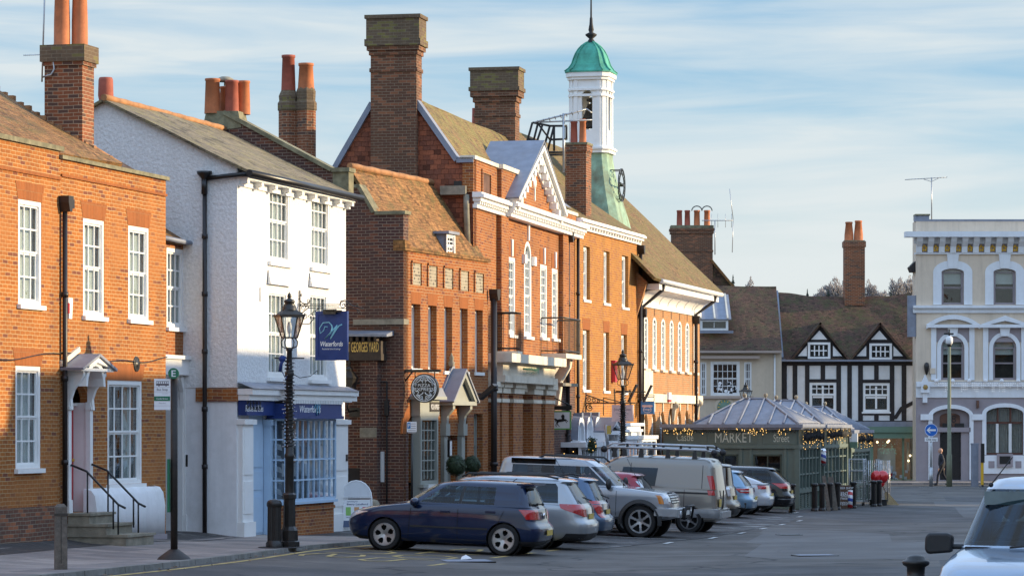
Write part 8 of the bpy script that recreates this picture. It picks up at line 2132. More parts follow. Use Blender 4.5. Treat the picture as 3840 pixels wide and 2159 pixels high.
# 8 light blue hatch, 9 silver-white hybrid, 10 black estate
lb_=paint('ice_blue_paint',(.2,.33,.46),.5,.3,dirt=.15)
c,low,top,ztp=hatch('hatchback_car','ice blue hatchback with long pointed red lights between the van and white hatchback',lb_,4.28,1.46,.9,.93,axles=(.9,3.5),roof1=3.7)
common(c,4.28,.93);c.patch('tail_light',X['lens_red'],.76,.9,.45,lambda t:1.0+.15*t,off=.012);c.patch('tail_light_band',X['lens_clear'],.81,.84,.5,1.0,off=.016);c.plate('rear',.6,'plate_y');c.mirror(1.5,.98,lb_);c.seats((1.75,2.75),.72,1.34,.62);c.handle(2.1,.84)
put(c,1903,97.0,4.28,ROAD_N+R(3))
wh_=paint('pearl_white_paint',(.55,.57,.6),.25,.3,dirt=.15)
c,low,top,ztp=hatch('hatchback_car','pearl white sloping hatchback between the ice blue car and black estate',wh_,4.46,1.42,.87,.97,axles=(.9,3.6),roof1=3.3,gm='carglass_dk')
common(c,4.46,.97);c.patch('tail_light',X['lens_red'],.82,.93,.3,.95,off=.012);c.patch('light_bar',X['trim'],.95,.97,.0,.9,off=.03);c.plate('rear',.62,'plate_y');c.mirror(1.5,1.0,wh_);c.seats((1.75,2.75),.72,1.3,.62)
put(c,1945,101.2,4.46,ROAD_N+R(3))
bk_=paint('black_paint_metallic',(.006,.007,.009),.1,.25)
c,low,top,ztp=hatch('estate_car','black estate car with red wraparound lights next to the green market kiosk',bk_,4.8,1.5,.92,.97,wag=True,roof1=4.1,axles=(.95,3.7),wheel=(.33,.21),fr=[.0,.18,.34,.37,.4,.52,.63,.66,.92,1.0],cols=[('windscreen',0,8),('side_window',10,13),('side_window',14,16),('side_window',17,19),('rear_window',25,40)])
common(c,4.8,.97);c.patch('tail_light',X['lens_red'],.8,.97,.42,lambda t:1.0+.2*t,off=.012);c.plate('rear',.68,'plate_y');c.patch('bumper_trim',X['chrome'],.44,.47,.1,1.2,off=.012);c.mirror(1.55,1.0,bk_);c.seats((1.8,2.85),.74,1.36,.62);c.handle(2.2,.86)
put(c,1998,104.6,4.8,ROAD_N+R(4))
# 11 foreground pick-up, half out of frame on the right
pk_=paint('pale_silver_blue_paint',(.2,.265,.35),.4,.28,dirt=.08)
L_=5.0;hw=.88
low=[(.42,.2,L_-.1,hw-.08),(.55,.06,L_,hw),(.7,.02,L_,hw),(.82,.08,L_,hw),(.91,.28,L_,hw-.005),(.97,.55,L_,hw-.02),(1.01,.85,L_,hw-.04),(1.045,1.17,L_,hw-.06),(1.07,1.42,L_,hw-.075)]
top=[(1.07,1.42,3.4,hw-.075),(1.09,1.47,3.38,hw-.085)]
for i in range(1,7):
 t=i/6;top.append((1.09+.53*t,1.47+.72*t,3.38-.2*t,hw-.085-.15*t))
top+=[(1.66,2.3,3.12,hw-.27),(1.71,2.42,3.05,hw-.32),(1.735,2.6,2.95,hw-.45),(1.745,2.7,2.9,.2)]
c=Car('pickup_truck','pale silver blue pick-up with black wing mirror beside the domed iron bollard',L_,low,top,pk_,[.0,.03,.4,.46,.52,.6,.9,.92,.96,.98],[('windscreen',0,9),('side_window',11,13),('side_window',14,16),('rear_window',26,40)],(.9,3.9),(.37,.25),style='spoke',spokes=6,glass_rows=range(1,7),top_r=(.16,.22,.2,.14,.16,.04),low_r=(.3,.28,.2,.16,.12,.03))
c.root['category']='pick-up truck'
c.patch('headlight',X['lens_clear'],.66,.84,.5,1.0,'front',off=.012);c.patch('grille',X['trim'],.6,.76,.02,.46,'front',off=.012);c.plate('front',.55,'plate_w')
for sd in(-1,1):
 m=MB();yc=sd*(hw+.13)
 prs=[(-.09,-.17),(-.12,-.05),(-.12,.1),(-.09,.18),(.06,.18),(.08,.1),(.08,-.1),(.06,-.17)]
 m.prism([(yc+sd*-.13,1.0+.02),(yc+sd*.1,1.0+.0),(yc+sd*.13,1.0+.04),(yc+sd*.125,1.0+.17),(yc+sd*.09,1.0+.205),(yc+sd*-.1,1.0+.205),(yc+sd*-.14,1.0+.17)],'x',1.62,1.78)
 m.box(1.66,1.74,sd*(hw-.12),yc,1.05,1.1);mo=m.build('wing_mirror',X['trim'],c.root,auto=50)
 bv=mo.modifiers.new('bev','BEVEL');bv.width=.035;bv.segments=3;bv.limit_method='ANGLE'
m=MB();m.tube([(1.36,.3,1.08),(1.5,-.4,1.14)],.012,6);m.tube([(1.36,-.3,1.08),(1.5,-.74,1.13)],.012,6);m.build_each('wiper',X['trim'],c.cabin)
m=MB();m.tube([(2.3,.58,1.66),(2.2,.36,1.93)],.006,5);m.sphere((2.3,.58,1.66),.025,8,6);m.build('aerial',X['trim'],c.cabin)
m=MB();m.box(1.5,1.95,-.74,.74,1.0,1.08);m.box(1.8,2.0,-.72,.72,1.04,1.12);m.build('dashboard',X['seatm'],c.root)
m=MB();m.prism([(1.98,1.56),(2.05,1.6),(2.2,1.62),(2.2,1.5)],'y',-.5,.62)if False else m.box(2.08,2.1,-.62,-.08,1.47,1.6);m.box(2.08,2.1,.08,.62,1.47,1.6);m.build('sun_visor',M('sun_visor_vinyl',(.16,.2,.2),.8),c.cabin)
c.seats((2.3,),.85,1.52,.62)
m=MB();m.tube([(1.98+.06*math.cos(t),.34+.19*math.sin(t),1.12+.17*math.cos(t))for t in[2*PI*k/22 for k in range(23)]],.017,6,False);m.tube([(2.0,.5,1.17),(1.98,.34,1.14),(2.0,.18,1.17)],.02,6);m.build('steering_wheel',X['black_m'],c.root)
m=MB();m.box(1.0,1.02,-.12,-.08,1.025,1.04);m.build('washer_jet',X['trim'],c.body)
PICK=c
put(c,2622,30.0,1.42,math.atan2(-ROW.d.y,-ROW.d.x))
# ================================================================ green market kiosks
fm=Fr((2011-CXD)/FPX*109.5,109.5,.265)
zbm=CAMH-Gd(110)+.02
def kiosk(x0,x1,wid,ztop,label,front=True,lit=False,n_side=6,pyr=True):
 q=fm.w(x0,0)
 K=thing('market_kiosk',label,'kiosk',(q.x,q.y,zbm),fm.ang,'green market kiosks',world_z=True)
 L_=x1-x0;zf0,zf1=ztop-.82,ztop-.12
 m=MB();m.box(.05,L_-.05,.05,wid,zf0,zf1);m.box(.1,L_-.1,.14,wid,zbm-.4,zbm+.5);
 m.box(0,.16,0,.16,zbm-.4,zf0+.0);m.box(L_-.16,L_,0,.16,zbm-.4,zf0);m.box(.0,.16,wid-.16,wid,zbm-.4,zf0)
 m.box(0.0,L_,0,.08,zf0-.02,zf0+.1);m.box(-.02,.06,0,wid,zf0-.02,zf0+.1);m.box(.0,L_,.0,.06,zf1-.08,zf1-.001)
 for k in range(n_side+1):x=.1+(L_-.2)*k/n_side;m.box(x-.05,x+.05,.02,.08,zf0+.1,zf1-.08)
 wall_=m.build('frame',X['olive'],K)
 m=MB();m.box(-.14,L_+.1,-.14,wid+.1,zf1,ztop);m.box(-.08,L_+.05,-.08,wid,zf1-.07,zf1-.002);m.build('eaves',X['lead'],K)
 # glazed flank: tall panes with one transom over louvred base
 m=MB();pn=MB()
 for k in range(n_side):
  xa,xb=.16+(L_-.32)*k/n_side,.16+(L_-.32)*(k+1)/n_side
  m.box(xa-.045,xa+.045,.03,.11,zbm+.7,zf0)
  for z in(zbm+.7,zbm+1.2,zbm+1.75,zf0-.06):m.box(xa,xb,.05,.1,z,z+.05)
  pn.quad((xa,.09,zbm+.7),(xb,.09,zbm+.7),(xb,.09,zf0),(xa,.09,zf0))
  for j in range(8):m.box(xa+.1,xb-.1,.1,.15,zbm+.06+j*.07,zbm+.1+j*.07)
 m.box(.1,L_-.1,.04,.14,zbm+.58,zbm+.7);m.box(.0,L_,.02,.16,zbm-.4,zbm+.04)
 g=m.build('glazed_side',X['olive'],K);pn.build('pane',X['glass_shop'],g)
 m=MB();m.quad((.2,.5,zbm),(L_-.2,.5,zbm),(L_-.2,.5,zf0),(.2,.5,zf0));m.build('interior',X['olive_dk'],g)
 # front wall towards the camera
 if front:
  m=MB();wins=[(.62,1.62),(2.15,3.15)];zq0,zq1=zbm+.85,zf0-.22
  ys=sorted({.16,wid,*[w for p in wins for w in p]})
  for a,b in zip(ys,ys[1:]):
   if(a,b)in wins:m.quad((.06,a,zbm-.4),(.06,b,zbm-.4),(.06,b,zq0),(.06,a,zq0));m.quad((.06,a,zq1),(.06,b,zq1),(.06,b,zf0),(.06,a,zf0))
   else:m.quad((.06,a,zbm-.4),(.06,b,zbm-.4),(.06,b,zf0),(.06,a,zf0))
  for y in(.16,.5,1.72,2.05,3.25,3.6):m.box(.02,.06,y-.05,y+.05,zbm-.3,zf0)
  fw_=m.build('front_wall',X['olive'],K)
  for a,b in wins:
   m=MB();m.box(.04,.1,a,a+.06,zq0,zq1);m.box(.04,.1,b-.06,b,zq0,zq1);m.box(.04,.1,a,b,zq0,zq0+.06);m.box(.04,.1,a,b,zq1-.06,zq1);m.box(.05,.09,(a+b)/2-.02,(a+b)/2+.02,zq0,zq1);m.box(.05,.09,a,b,(zq0+zq1)/2-.02,(zq0+zq1)/2+.02);w=m.build('window',X['olive_dk'],K)
   m=MB();m.quad((.08,a,zq0),(.08,b,zq0),(.08,b,zq1),(.08,a,zq1));m.build('pane',X['glass_shop'],w)
   m=MB();m.quad((.6,a,zq0),(.6,b,zq0),(.6,b,zq1),(.6,a,zq1));m.build('interior',X['dim'],w)
  m=MB()
  for a,b in((.1,1.3),(1.5,3.0),(3.25,4.5)):
   for(p,q_)in(((a,zf0+.14),(b,zf0+.14)),((a,zf1-.14),(b,zf1-.14)),((a,zf0+.14),(a,zf1-.14)),((b,zf0+.14),(b,zf1-.14))):m.beam((.045,p[0],p[1]),(.045,q_[0],q_[1]),.02,.02)
  m.build('fascia_moulding',X['olive'],K)
 else:
  m=MB();m.quad((.06,.1,zbm-.4),(.06,wid,zbm-.4),(.06,wid,zf0),(.06,.1,zf0));m.build('front_wall',X['olive'],K)
  m=MB();m.box(.02,.06,.22,.75,zbm+.1,zbm+2.0);m.build('door_pane',X['dim'],K)
  # hipped lead roof with rolls and ball finials
 if pyr:
  zr=ztop+.88;xm=L_/2;r0=wid*.36;a0,a1,b0,b1=.05,L_-.05,.05,wid*.78
  m=MB();A,B_,C_,D=(a0,b0,ztop),(a1,b0,ztop),(a1,b1,ztop),(a0,b1,ztop);E1,E2=(xm,(b0+b1)/2-.3,zr),(xm,(b0+b1)/2+.45,zr)
  m.poly([A,B_,E1]);m.poly([C_,D,E2]);m.poly([D,A,E1,E2]);m.poly([B_,C_,E2,E1]);r_=m.build('roof',X['lead'],K)
  m=MB()
  def roll(p,q_):m.tube([Vector(p)+Vector((0,0,.02)),Vector(q_)+Vector((0,0,.02))],.045,6)
  for p,e in((A,E1),(B_,E1),(C_,E2),(D,E2),(E1,E2)):roll(p,e)
  for k in range(1,7):
   t=k/7;yb=b0+(b1-b0)*t;ye=E1[1]+(E2[1]-E1[1])*min(1,max(0,(yb-E1[1])/(E2[1]-E1[1])));f=1 if E1[1]<=yb<=E2[1]else((yb-b0)/(E1[1]-b0)if yb<E1[1]else(b1-yb)/(b1-E2[1]))
   roll((a0,yb,ztop),(a0+(xm-a0)*f,yb,ztop+(zr-ztop)*f))
  for k in range(1,14):
   t=k/14;xb=a0+(a1-a0)*t;f=1-abs(2*t-1);roll((xb,b0,ztop),(xb,b0+(E1[1]-b0)*f,ztop+(zr-ztop)*f))
  m.build_each('lead_roll',X['lead'],r_)
  for e in(E1,E2):q_=MB();q_.lathe([(.05,0),(.04,.05),(.03,.07),(.06,.1),(.075,.15),(.05,.2),(0,.22)],12,(e[0],e[1],zr));q_.build('ball_finial',X['stone_dk'],r_)
 return K,wall_,L_,zf0,zf1
zk1=CAMH+(HYD-1066)/FPX*109.5
wid1=fm.side(1668,1066,0)[0]
K1,w1_,L1,zf0,zf1=kiosk(0,4.6,wid1,zk1,'large olive green market kiosk with white lettering on its front')
X['letter_market']=M('pale_green_lettering',(.55,.6,.5),.5,var=.02)
for s_,x0,x1,h,yb in(('Castle',248,361,.26,818),('MARKET',507,763,.33,828),('Street',905,1012,.26,825)):
 va,z_=fm.side(*zj(x0,yb),-.0);vb,_=fm.side(*zj(x1,yb),0)
 text(w1_,s_,X['letter_market'],.045,(va+vb)/2,z_,h,va-vb,rot=rotS)
K2,w2_,*_r=kiosk(5.3,10.9,wid1*.95,zk1-.02,'middle olive green market kiosk with striped barber pole at its door',front=False,n_side=6)
K3,w3_,*_r3=kiosk(11.7,16.6,wid1*.9,zk1-.22,'sunlit far end olive green market kiosk with low flat eaves',front=False,n_side=5)
# barber pole on kiosk 2
m=MB();v_,z_=fm.side(*zt(318,590),5.2);q=fm.w(5.2,v_)
BP=thing('barber_pole','small red white and blue striped barber pole on the kiosk wall','barber pole',(q.x,q.y,z_),fm.ang)
def striped(name,c1,c2,c3,sc_):
 mt,nt,b,out=newmat(name);tc=N(nt,'ShaderNodeTexCoord');sp=N(nt,'ShaderNodeSeparateXYZ');L(nt,tc.outputs['Object'],sp.inputs[0])
 at=N(nt,'ShaderNodeMath',operation='ARCTAN2');L(nt,sp.outputs[1],at.inputs[0]);L(nt,sp.outputs[0],at.inputs[1])
 ma=N(nt,'ShaderNodeMath',operation='MULTIPLY_ADD');L(nt,at.outputs[0],ma.inputs[0]);ma.inputs[1].default_value=1/(2*PI);
 mz=N(nt,'ShaderNodeMath',operation='MULTIPLY');L(nt,sp.outputs[2],mz.inputs[0]);mz.inputs[1].default_value=sc_;L(nt,mz.outputs[0],ma.inputs[2])
 fr=N(nt,'ShaderNodeMath',operation='FRACT');L(nt,ma.outputs[0],fr.inputs[0])
 r=N(nt,'ShaderNodeValToRGB');r.color_ramp.interpolation='CONSTANT';L(nt,fr.outputs[0],r.inputs[0])
 while len(r.color_ramp.elements)<4:r.color_ramp.elements.new(.5)
 for e,(p,c)in zip(r.color_ramp.elements,((0,c1),(.25,c2),(.5,c3),(.75,c2))):e.position=p;e.color=c4(c)
 L(nt,r.outputs[0],b.inputs['Base Color']);b.inputs['Roughness'].default_value=.3;return mt
X['barber']=striped('barber_stripes',(.5,.03,.03),(.75,.75,.75),(.04,.08,.35),2.2)
m.cyl((-.1,0,-.22),(-.1,0,.22),.12,n=14);o=m.build('striped_cylinder',X['barber'],BP)
m=MB();m.lathe([(.13,.22),(.1,.3),(0,.34)],14,(-.1,0,0));m.lathe([(0,-.34),(.1,-.3),(.13,-.22)],14,(-.1,0,0));m.box(-.1,-.02,.12,.3,-.18,-.12);m.box(-.1,-.02,.12,.3,.12,.18);m.build_each('end_cap',X['chrome'],BP)
# fairy lights under the eaves
def fairy(name,label,x0,x1,front=None,dens=60,seed=1,drop=.5):
 q=fm.w(x0,0);o=thing(name,label,'lights',(q.x,q.y,zk1-.15),fm.ang,'warm fairy lights under the kiosk eaves')
 rr=random.Random(seed);m=MB();ml=MB()
 def strand(pf,n,dr):
  pts=[]
  for i in range(n*3+1):
   t=i/(n*3);p=pf(t);pts.append((p[0],p[1],-.02-dr*.3*abs(math.sin(i*1.3))-dr*.3*rr.random()))
  m.tube(pts,.012,4)
  for i in range(n):
   p=pf(rr.random());d=dr*rr.random()**.8;m.tube([(p[0],p[1],0),(p[0]+.02,p[1],-d)],.006,3,False)
   for k in range(2):ml.sphere((p[0]+.04*(rr.random()-.5),p[1]+.02,-d*(.3+.7*rr.random())),.012,5,3)
 if front:strand(lambda t:(-.12,front[0]+(front[1]-front[0])*t),dens,drop*.8)
 else:strand(lambda t:((x1-x0)*t,-.13),dens,drop)
 w=m.build('wire',X['black_m'],o);tag(ml.build('bulbs',X['fairy'],o),kind='stuff');return o
fairy('fairy_lights','sparse warm fairy lights along the front of the lettered market kiosk',-.0,0,(0.1,wid1),55,1,.34)
fairy('fairy_lights','dense warm fairy lights on the flank of the lettered market kiosk',.1,4.5,None,95,2,.75)
fairy('fairy_lights','warm fairy lights on the flank of the barber pole kiosk',5.3,10.9,None,95,3,.6)
f3_=fairy('fairy_lights','warm fairy lights on the sunlit far end kiosk',11.7,16.5,None,80,4,.6);f3_.location.z-=.2
v_,z_=fm.side(*zt(735,365),11.7);q=fm.w(11.68,v_);AB=thing('alarm_box','small white and green alarm box on the far end kiosk','alarm',(q.x,q.y,z_),fm.ang)
m=MB();m.box(-.1,0,-.15,.15,-.28,.28);m.build('case',X['letter_white'],AB);m=MB();m.box(-.105,0,-.151,.151,-.28,-.05);m.build('green_panel',X['shopgreen'],AB)
def onroad(px,py):
 y0=30.0
 for _ in range(40):z=road_z((px-CXD)/FPX*y0,y0);y0=(CAMH-z)*FPX/(py-HYD)
 return Vector(((px-CXD)/FPX*y0,y0,z))
for px,py,wx,wy,mt,nm,lb,ct in((1172,1411,.5,.5,'lead','manhole_cover','square iron manhole cover in the road behind the dark blue hatchback','manhole cover'),(2050,1397,.42,.3,'lead','drain_cover','pale iron drain cover set in the road towards the domed bollard','drain cover'),(1985,1345,.3,.25,'iron','drain_cover','dark small drain cover in the middle of the road','drain cover')):
 p=onroad(px,py);o=thing(nm,lb,ct,(p.x,p.y,p.z+.012),R(10));m=MB();m.box(-wx,wx,-wy,wy,-.02,.006);c_=m.build('frame',X['iron'],o);m=MB();m.box(-wx+.06,wx-.06,-wy+.06,wy-.06,0,.012);m.build('lid',X[mt],o)
p=onroad(1172,1409);o=thing('paper_scrap','crumpled white paper scrap lying on the manhole cover','litter',(p.x,p.y,p.z+.025),.3);m=MB();m.add([(-.12,-.05,0),(.1,-.08,.02),(.13,.06,.01),(-.06,.08,.05),(0,0,.09)],[(0,1,4),(1,2,4),(2,3,4),(3,0,4)]);m.build('sheet',X['letter_white'],o)
# ================================================================ street furniture
def gpos(px,Y,dz=0.0):
 x=(px-CXD)/FPX*Y;return Vector((x,Y,gz(x,Y)+dz))
def street_lamp(name,label,pos,rz,lights=True,arms=False,scale=1.0):
 Lm=thing(name,label,'street lamp',pos,rz,'Victorian street lamps along the street')
 m=MB()
 m.lathe([(.2,0),(.2,.12),(.17,.14),(.165,.34),(.12,.42),(.115,.95),(.135,.97),(.135,1.04),(.1,1.08)],8,smooth=False,a0=PI/8)
 m.lathe([(.09,1.06),(.085,1.75),(.1,1.77),(.1,1.82),(.078,1.86),(.068,3.35),(.09,3.38),(.09,3.44),(.06,3.5),(.05,3.85),(.07,3.88),(.04,3.93)],14);p=m.build('post',X['iron'],Lm)
 m=MB();
 for k in range(4):
  t=PI/4+k*PI/2;c,s_=math.cos(t),math.sin(t)
  m.tube([(.05*c,.05*s_,3.9),(.17*c,.17*s_,3.95),(.19*c,.19*s_,4.04),(.12*c,.12*s_,4.12)],.012,5)
 m.tube([(-.3,0,3.72),(.3,0,3.72)],.016,6)
 b0,b1,z0,z1=.125,.235,4.12,4.55
 for k in range(4):
  t=PI/4+k*PI/2;c,s_=math.cos(t)*1.414,math.sin(t)*1.414
  m.beam((b0*c,b0*s_,z0),(b1*c,b1*s_,z1),.022,.022)
  t2=t+PI/2;c2,s2=math.cos(t2)*1.414,math.sin(t2)*1.414
  m.beam((b0*c,b0*s_,z0),(b0*c2,b0*s2,z0),.025,.025);m.beam((b1*c,b1*s_,z1),(b1*c2,b1*s2,z1),.05,.04)
  m.lathe([(.03,0),(.0,.06)],5,(b1*c*1.02,b1*s_*1.02,z1))
 m.lathe([(b1*1.45,4.56),(.16,4.67),(.13,4.69)],4,smooth=False,a0=PI/4)
 m.lathe([(.15,4.66),(.13,4.74),(.09,4.8),(.11,4.81),(.1,4.86),(.05,4.88),(.03,4.9),(.045,4.92),(.04,4.96),(.012,5.0),(0,5.03)],14);lt=m.build('lantern',X['iron'],p)
 m=MB()
 for k in range(4):
  t=PI/4+k*PI/2;c,s_=math.cos(t)*1.414,math.sin(t)*1.414;t2=t+PI/2;c2,s2=math.cos(t2)*1.414,math.sin(t2)*1.414
  m.quad((b0*c,b0*s_,z0),(b0*c2,b0*s2,z0),(b1*c2,b1*s2,z1),(b1*c,b1*s_,z1))
 m.build('lantern_glass',X['glass_lamp'],lt)
 m=MB();m.lathe([(.02,4.12),(.02,4.2),(.045,4.24),(.05,4.34),(.03,4.42),(0,4.44)],10);m.build('bulb',X['letter_white'],lt)
 if lights:
  m=MB();ml=MB();pts=[]
  for i in range(220):t=i/220;an=t*2*PI*24;r=.095 if t<.75 else .085;pts.append((r*math.cos(an),r*math.sin(an),1.95+1.75*t))
  m.tube(pts,.012,4);rr=random.Random(8)
  for i in range(170):
   p_=pts[rr.randrange(220)];k=1.15+.3*rr.random();ml.sphere((p_[0]*k,p_[1]*k,p_[2]),.011,4,3)
  w=m.build('string_light_wire',X['black_m'],p);tag(ml.build('string_light_bulbs',X['chrome'],w),kind='stuff')
 return Lm
lp=gpos(728,62.5);SL1=street_lamp('street_lamp','black Victorian street lamp wound with string lights beside the squat fluted bollard',lp,R(20))
m=MB();m.tube([(-.12,-.1,3.75),(-.2,-.1,3.6),(-.22,-.1,3.45)],.035,6);m.sphere((-.17,-.08,3.7),.07,8,6);m.tube([(-.2,-.1,3.5),(-.1,-.1,3.3),(-.05,-.05,3.4)],.008,4);pg=m.build('power_plug',X['navy'],SL1)
m=MB();m.tube([(.05,0,3.42),(.3,.3,3.34),(.65,.75,3.38),(.9,1.1,3.5)],.008,4);m.build('cable',X['black_m'],SL1)
lp2=gpos(1567,96.0);SL2=street_lamp('street_lamp','black Victorian street lamp before the white gothic shopfronts beyond the panel van',lp2,R(20))
lp3=Vector(((1876-CXD)/FPX*157,157,CAMH-Gd(157)+.02));SL3=street_lamp('street_lamp','far street lamp whose lantern rises above the lettered kiosk roof',lp3,R(20),lights=False)
# bus stop
bp=gpos(438,55.7)
BS=thing('bus_stop','dark bus stop pole with round green letter sign and white timetable flag','bus stop',bp,0)
m=MB();m.lathe([(.3,0),(.27,.04),(.16,.12),(.08,.18),(.0,.18)],24);m.cyl((0,0,.15),(0,0,3.2),.062,n=16);m.build('pole',M('brown_black_post',(.025,.018,.014),.6,var=.4,scale=8),BS)
zE=(1408-941)/FPX*55.7
m=MB();m.lathe([(0,-.05),(.095,-.05),(.095,.0),(0,0)],24,(.0,-.06,zE),False,ax='y');ds=m.build('letter_disc',M('bus_green',(.01,.15,.07),.4,var=.05),BS)
text(ds,'E',X['letter_white'],0,-.112,zE-.055,.11,.075,bold=.01)
def bq(x,y):X_,Y_=zb(x,y);return(X_-438)/FPX*55.7,(1408-Y_)/FPX*55.7
x0,z1=bq(778,460);x1,z0=bq(860,616)
m=MB();m.box(x0,x1,-.07,-.05,z0,z1);fl_=m.build('flag',X['letter_white'],BS)
m=MB();gx0,gz1=bq(778,548);gx1,gz0=bq(858,571);m.box(gx0,gx1,-.074,-.07,gz0,gz1);gp=m.build('green_band',bpy.data.materials['bus_green'],fl_)
text(gp,'Castle Street',X['letter_white'],(gx0+gx1)/2,-.075,gz0+.025,.028,.2,bold=.004)
_,tz_=bq(800,519);text(fl_,'Bus Stop',X['letter_dark'],(x0+x1)/2,-.071,tz_,.038,.19,bold=.004)
_,tz_=bq(800,583);text(fl_,'Aldershot',X['letter_grey'],(x0+x1)/2,-.071,tz_-.005,.022,.12)
_,tz_=bq(800,536);text(fl_,'traveline',X['letter_grey'],(x0+x1)/2+.05,-.071,tz_,.018,.11)
m=MB();bx0,bz1=bq(788,472);bx1,bz0=bq(852,494);m.box(bx0,bx1,-.072,-.07,bz0,bz1);bi=m.build('bus_symbol',X['letter_dark'],fl_)
m=MB()
for k in range(6):w_=(bx1-bx0)/6;m.box(bx0+k*w_+.006,bx0+(k+1)*w_-.006,-.073,-.072,bz0+.035,bz1-.012)
m.build('bus_windows',X['letter_white'],bi)
m=MB();
for xx in(.22,.78):m.lathe([(0,-.074),(.014,-.074),(.014,-.07)],10,(bx0+(bx1-bx0)*xx,0,bz0),ax='y')
m.build('bus_wheels',X['letter_dark'],bi)
m=MB();_,lz=bq(800,503);m.box(x0,x1,-.072,-.07,lz,lz+.004);_,lz=bq(800,526);m.box(x0,x1,-.072,-.07,lz,lz+.004);_,lz=bq(800,596);m.box(x0,x1,-.072,-.07,lz,lz+.004);m.build('flag_rules',X['letter_grey'],fl_)
ex0,ez1=bq(847,863);ex1,ez0=bq(862,1130);m=MB();m.box(ex0-.01,ex1-.02,-.1,.4,ez0,ez1);m.build('timetable_case',bpy.data.materials['bus_green'],BS)
# oak bollard, iron bollards
op=gpos(153,51.0);OB=thing('timber_bollard','square weathered oak bollard at the pavement edge by the stone door steps','bollard',op,R(12))
m=MB();m.add([(-.1,-.1,-.1),(.1,-.1,-.1),(.1,.1,-.1),(-.1,.1,-.1),(-.095,-.095,1.0),(.095,-.095,1.0),(.095,.095,1.0),(-.095,.095,1.0),(-.05,-.05,1.05),(.05,-.05,1.05),(.05,.05,1.05),(-.05,.05,1.05)],[(0,1,5,4),(1,2,6,5),(2,3,7,6),(3,0,4,7),(4,5,9,8),(5,6,10,9),(6,7,11,10),(7,4,8,11),(8,9,10,11)])
m.build('post',X['wood'],OB)
m=MB();m.box(-.104,.104,-.104,.104,.86,.9);m.box(-.004,.004,-.104,.0,.1,.86);m.build('groove',M('oak_crack',(.06,.05,.04),.95),OB)
bp_=gpos(690,62.3);IB=thing('iron_bollard','squat fluted black cast iron bollard beside the string lit street lamp','bollard',bp_,0)
m=MB();m.lathe([(.165,0),(.165,.1),(.14,.13),(.13,.15)],24);m.lathe([(.13,.8),(.15,.82),(.15,.88),(.12,.93),(.0,.96)],24)
n=48
for i in range(n):
 t0,t1=2*PI*i/n,2*PI*(i+1)/n;r0,r1=.128+.008*(i%2),.128+.008*((i+1)%2)
 m.quad((r0*math.cos(t0),r0*math.sin(t0),.14),(r1*math.cos(t1),r1*math.sin(t1),.14),(r1*.97*math.cos(t1),r1*.97*math.sin(t1),.81),(r0*.97*math.cos(t0),r0*.97*math.sin(t0),.81))
m.build('shaft',X['iron'],IB)
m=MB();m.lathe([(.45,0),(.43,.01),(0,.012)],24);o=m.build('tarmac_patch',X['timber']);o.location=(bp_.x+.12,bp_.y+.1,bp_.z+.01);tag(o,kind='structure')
nb=Vector(((2304-CXD)/FPX*31,31,0));nb.z=road_z(nb.x,nb.y)
NB=thing('iron_bollard','black domed iron bollard beside the pale silver blue pick-up','bollard',nb,0)
m=MB();H_=CAMH-(1394-HYD)/FPX*31-nb.z
m.lathe([(.13,0),(.13,.15),(.1,.2),(.085,H_-.28),(.1,H_-.26),(.1,H_-.22),(.085,H_-.2),(.09,H_-.12),(.125,H_-.1),(.135,H_-.075),(.125,H_-.055),(.1,H_-.05),(.085,H_-.02),(.05,H_-.003),(0,H_)],32);m.build('post',X['iron'],NB)
first=None
for i,(x,y,lb)in enumerate(((1993,1300,'slim black bollard between the black estate and the lettered kiosk'),(2049,1292,'slim black bollard at the corner of the lettered kiosk'),(2068,1290,'slim black bollard next to the narrow pale leaning plank'),(2087,1287,'slim black bollard between the two leaning planks'),(2107,1284,'slim black bollard between the dark plank and the brown barber board'),(2147,1278,'slim black bollard between the brown barber board and the shelving trolley'),(2198,1270,'slim black bollard below the red balloon'),(2211,1268,'slim black bollard against the metal shelving trolley'))):
 Y=lerp([(1268,117),(1300,105.5)],y);x_=(x-CXD)/FPX*Y;pos=(x_,Y,road_z(x_,Y))
 if first is None:
  first=thing('slim_bollard',lb,'bollard',pos,0,'slim black bollards beside the kiosks')
  m=MB();m.lathe([(.13,0),(.12,.06),(.1,.1),(.095,.84),(.13,.86),(.13,.92),(.1,.95),(.0,.96)],8,smooth=False);m.build('post',X['black'],first)
 else:dup(first,pos,0,lb)
 # boards
ap_=gpos(896,76.0);AB_=thing('pavement_board','white arched pavement sign board with three coloured doors printed on it','sign board',ap_,R(8))
w_,h_=.36,1.22
m=MB()
for s_ in(-1,1):
 pts=[(-w_,s_*.22,0),(-w_,s_*.06,.8)]+[(-w_*math.cos(t),s_*(.06-.04*math.sin(t)),.8+.4*math.sin(t))for t in[PI*k/10 for k in range(1,10)]]+[(w_,s_*.06,.8),(w_,s_*.22,0)]
 m.tube(pts,.022,8)
m.tube([(-w_,-.1,.8),(w_,-.1,.8)],.015,6);m.build('frame',X['letter_white'],AB_)
def tilt(z):return-.045-.16*(1-z/.85)if z<.85 else-.05
m=MB();pl=[(-w_*.95*math.cos(t),.82+.36*math.sin(t))for t in[PI*k/12 for k in range(13)]];m.prism(pl,'y',-.06,-.05);m.build('arched_top',X['paleblue'],AB_)
def ab(x,z):x_,y_=zd(x,z);return(x_-896)/FPX*76.0,(1319-y_)/FPX*76.0
m=MB();z0,z1=.1,.76;m.add([(-w_*.92,-.22,z0),(w_*.92,-.22,z0),(w_*.92,-.09,z1),(-w_*.92,-.09,z1)],[(0,1,2,3)]);pb=m.build('poster',X['letter_white'],AB_)
def tp(z,d=.004):return-.22+.13*(z-z0)/(z1-z0)-d
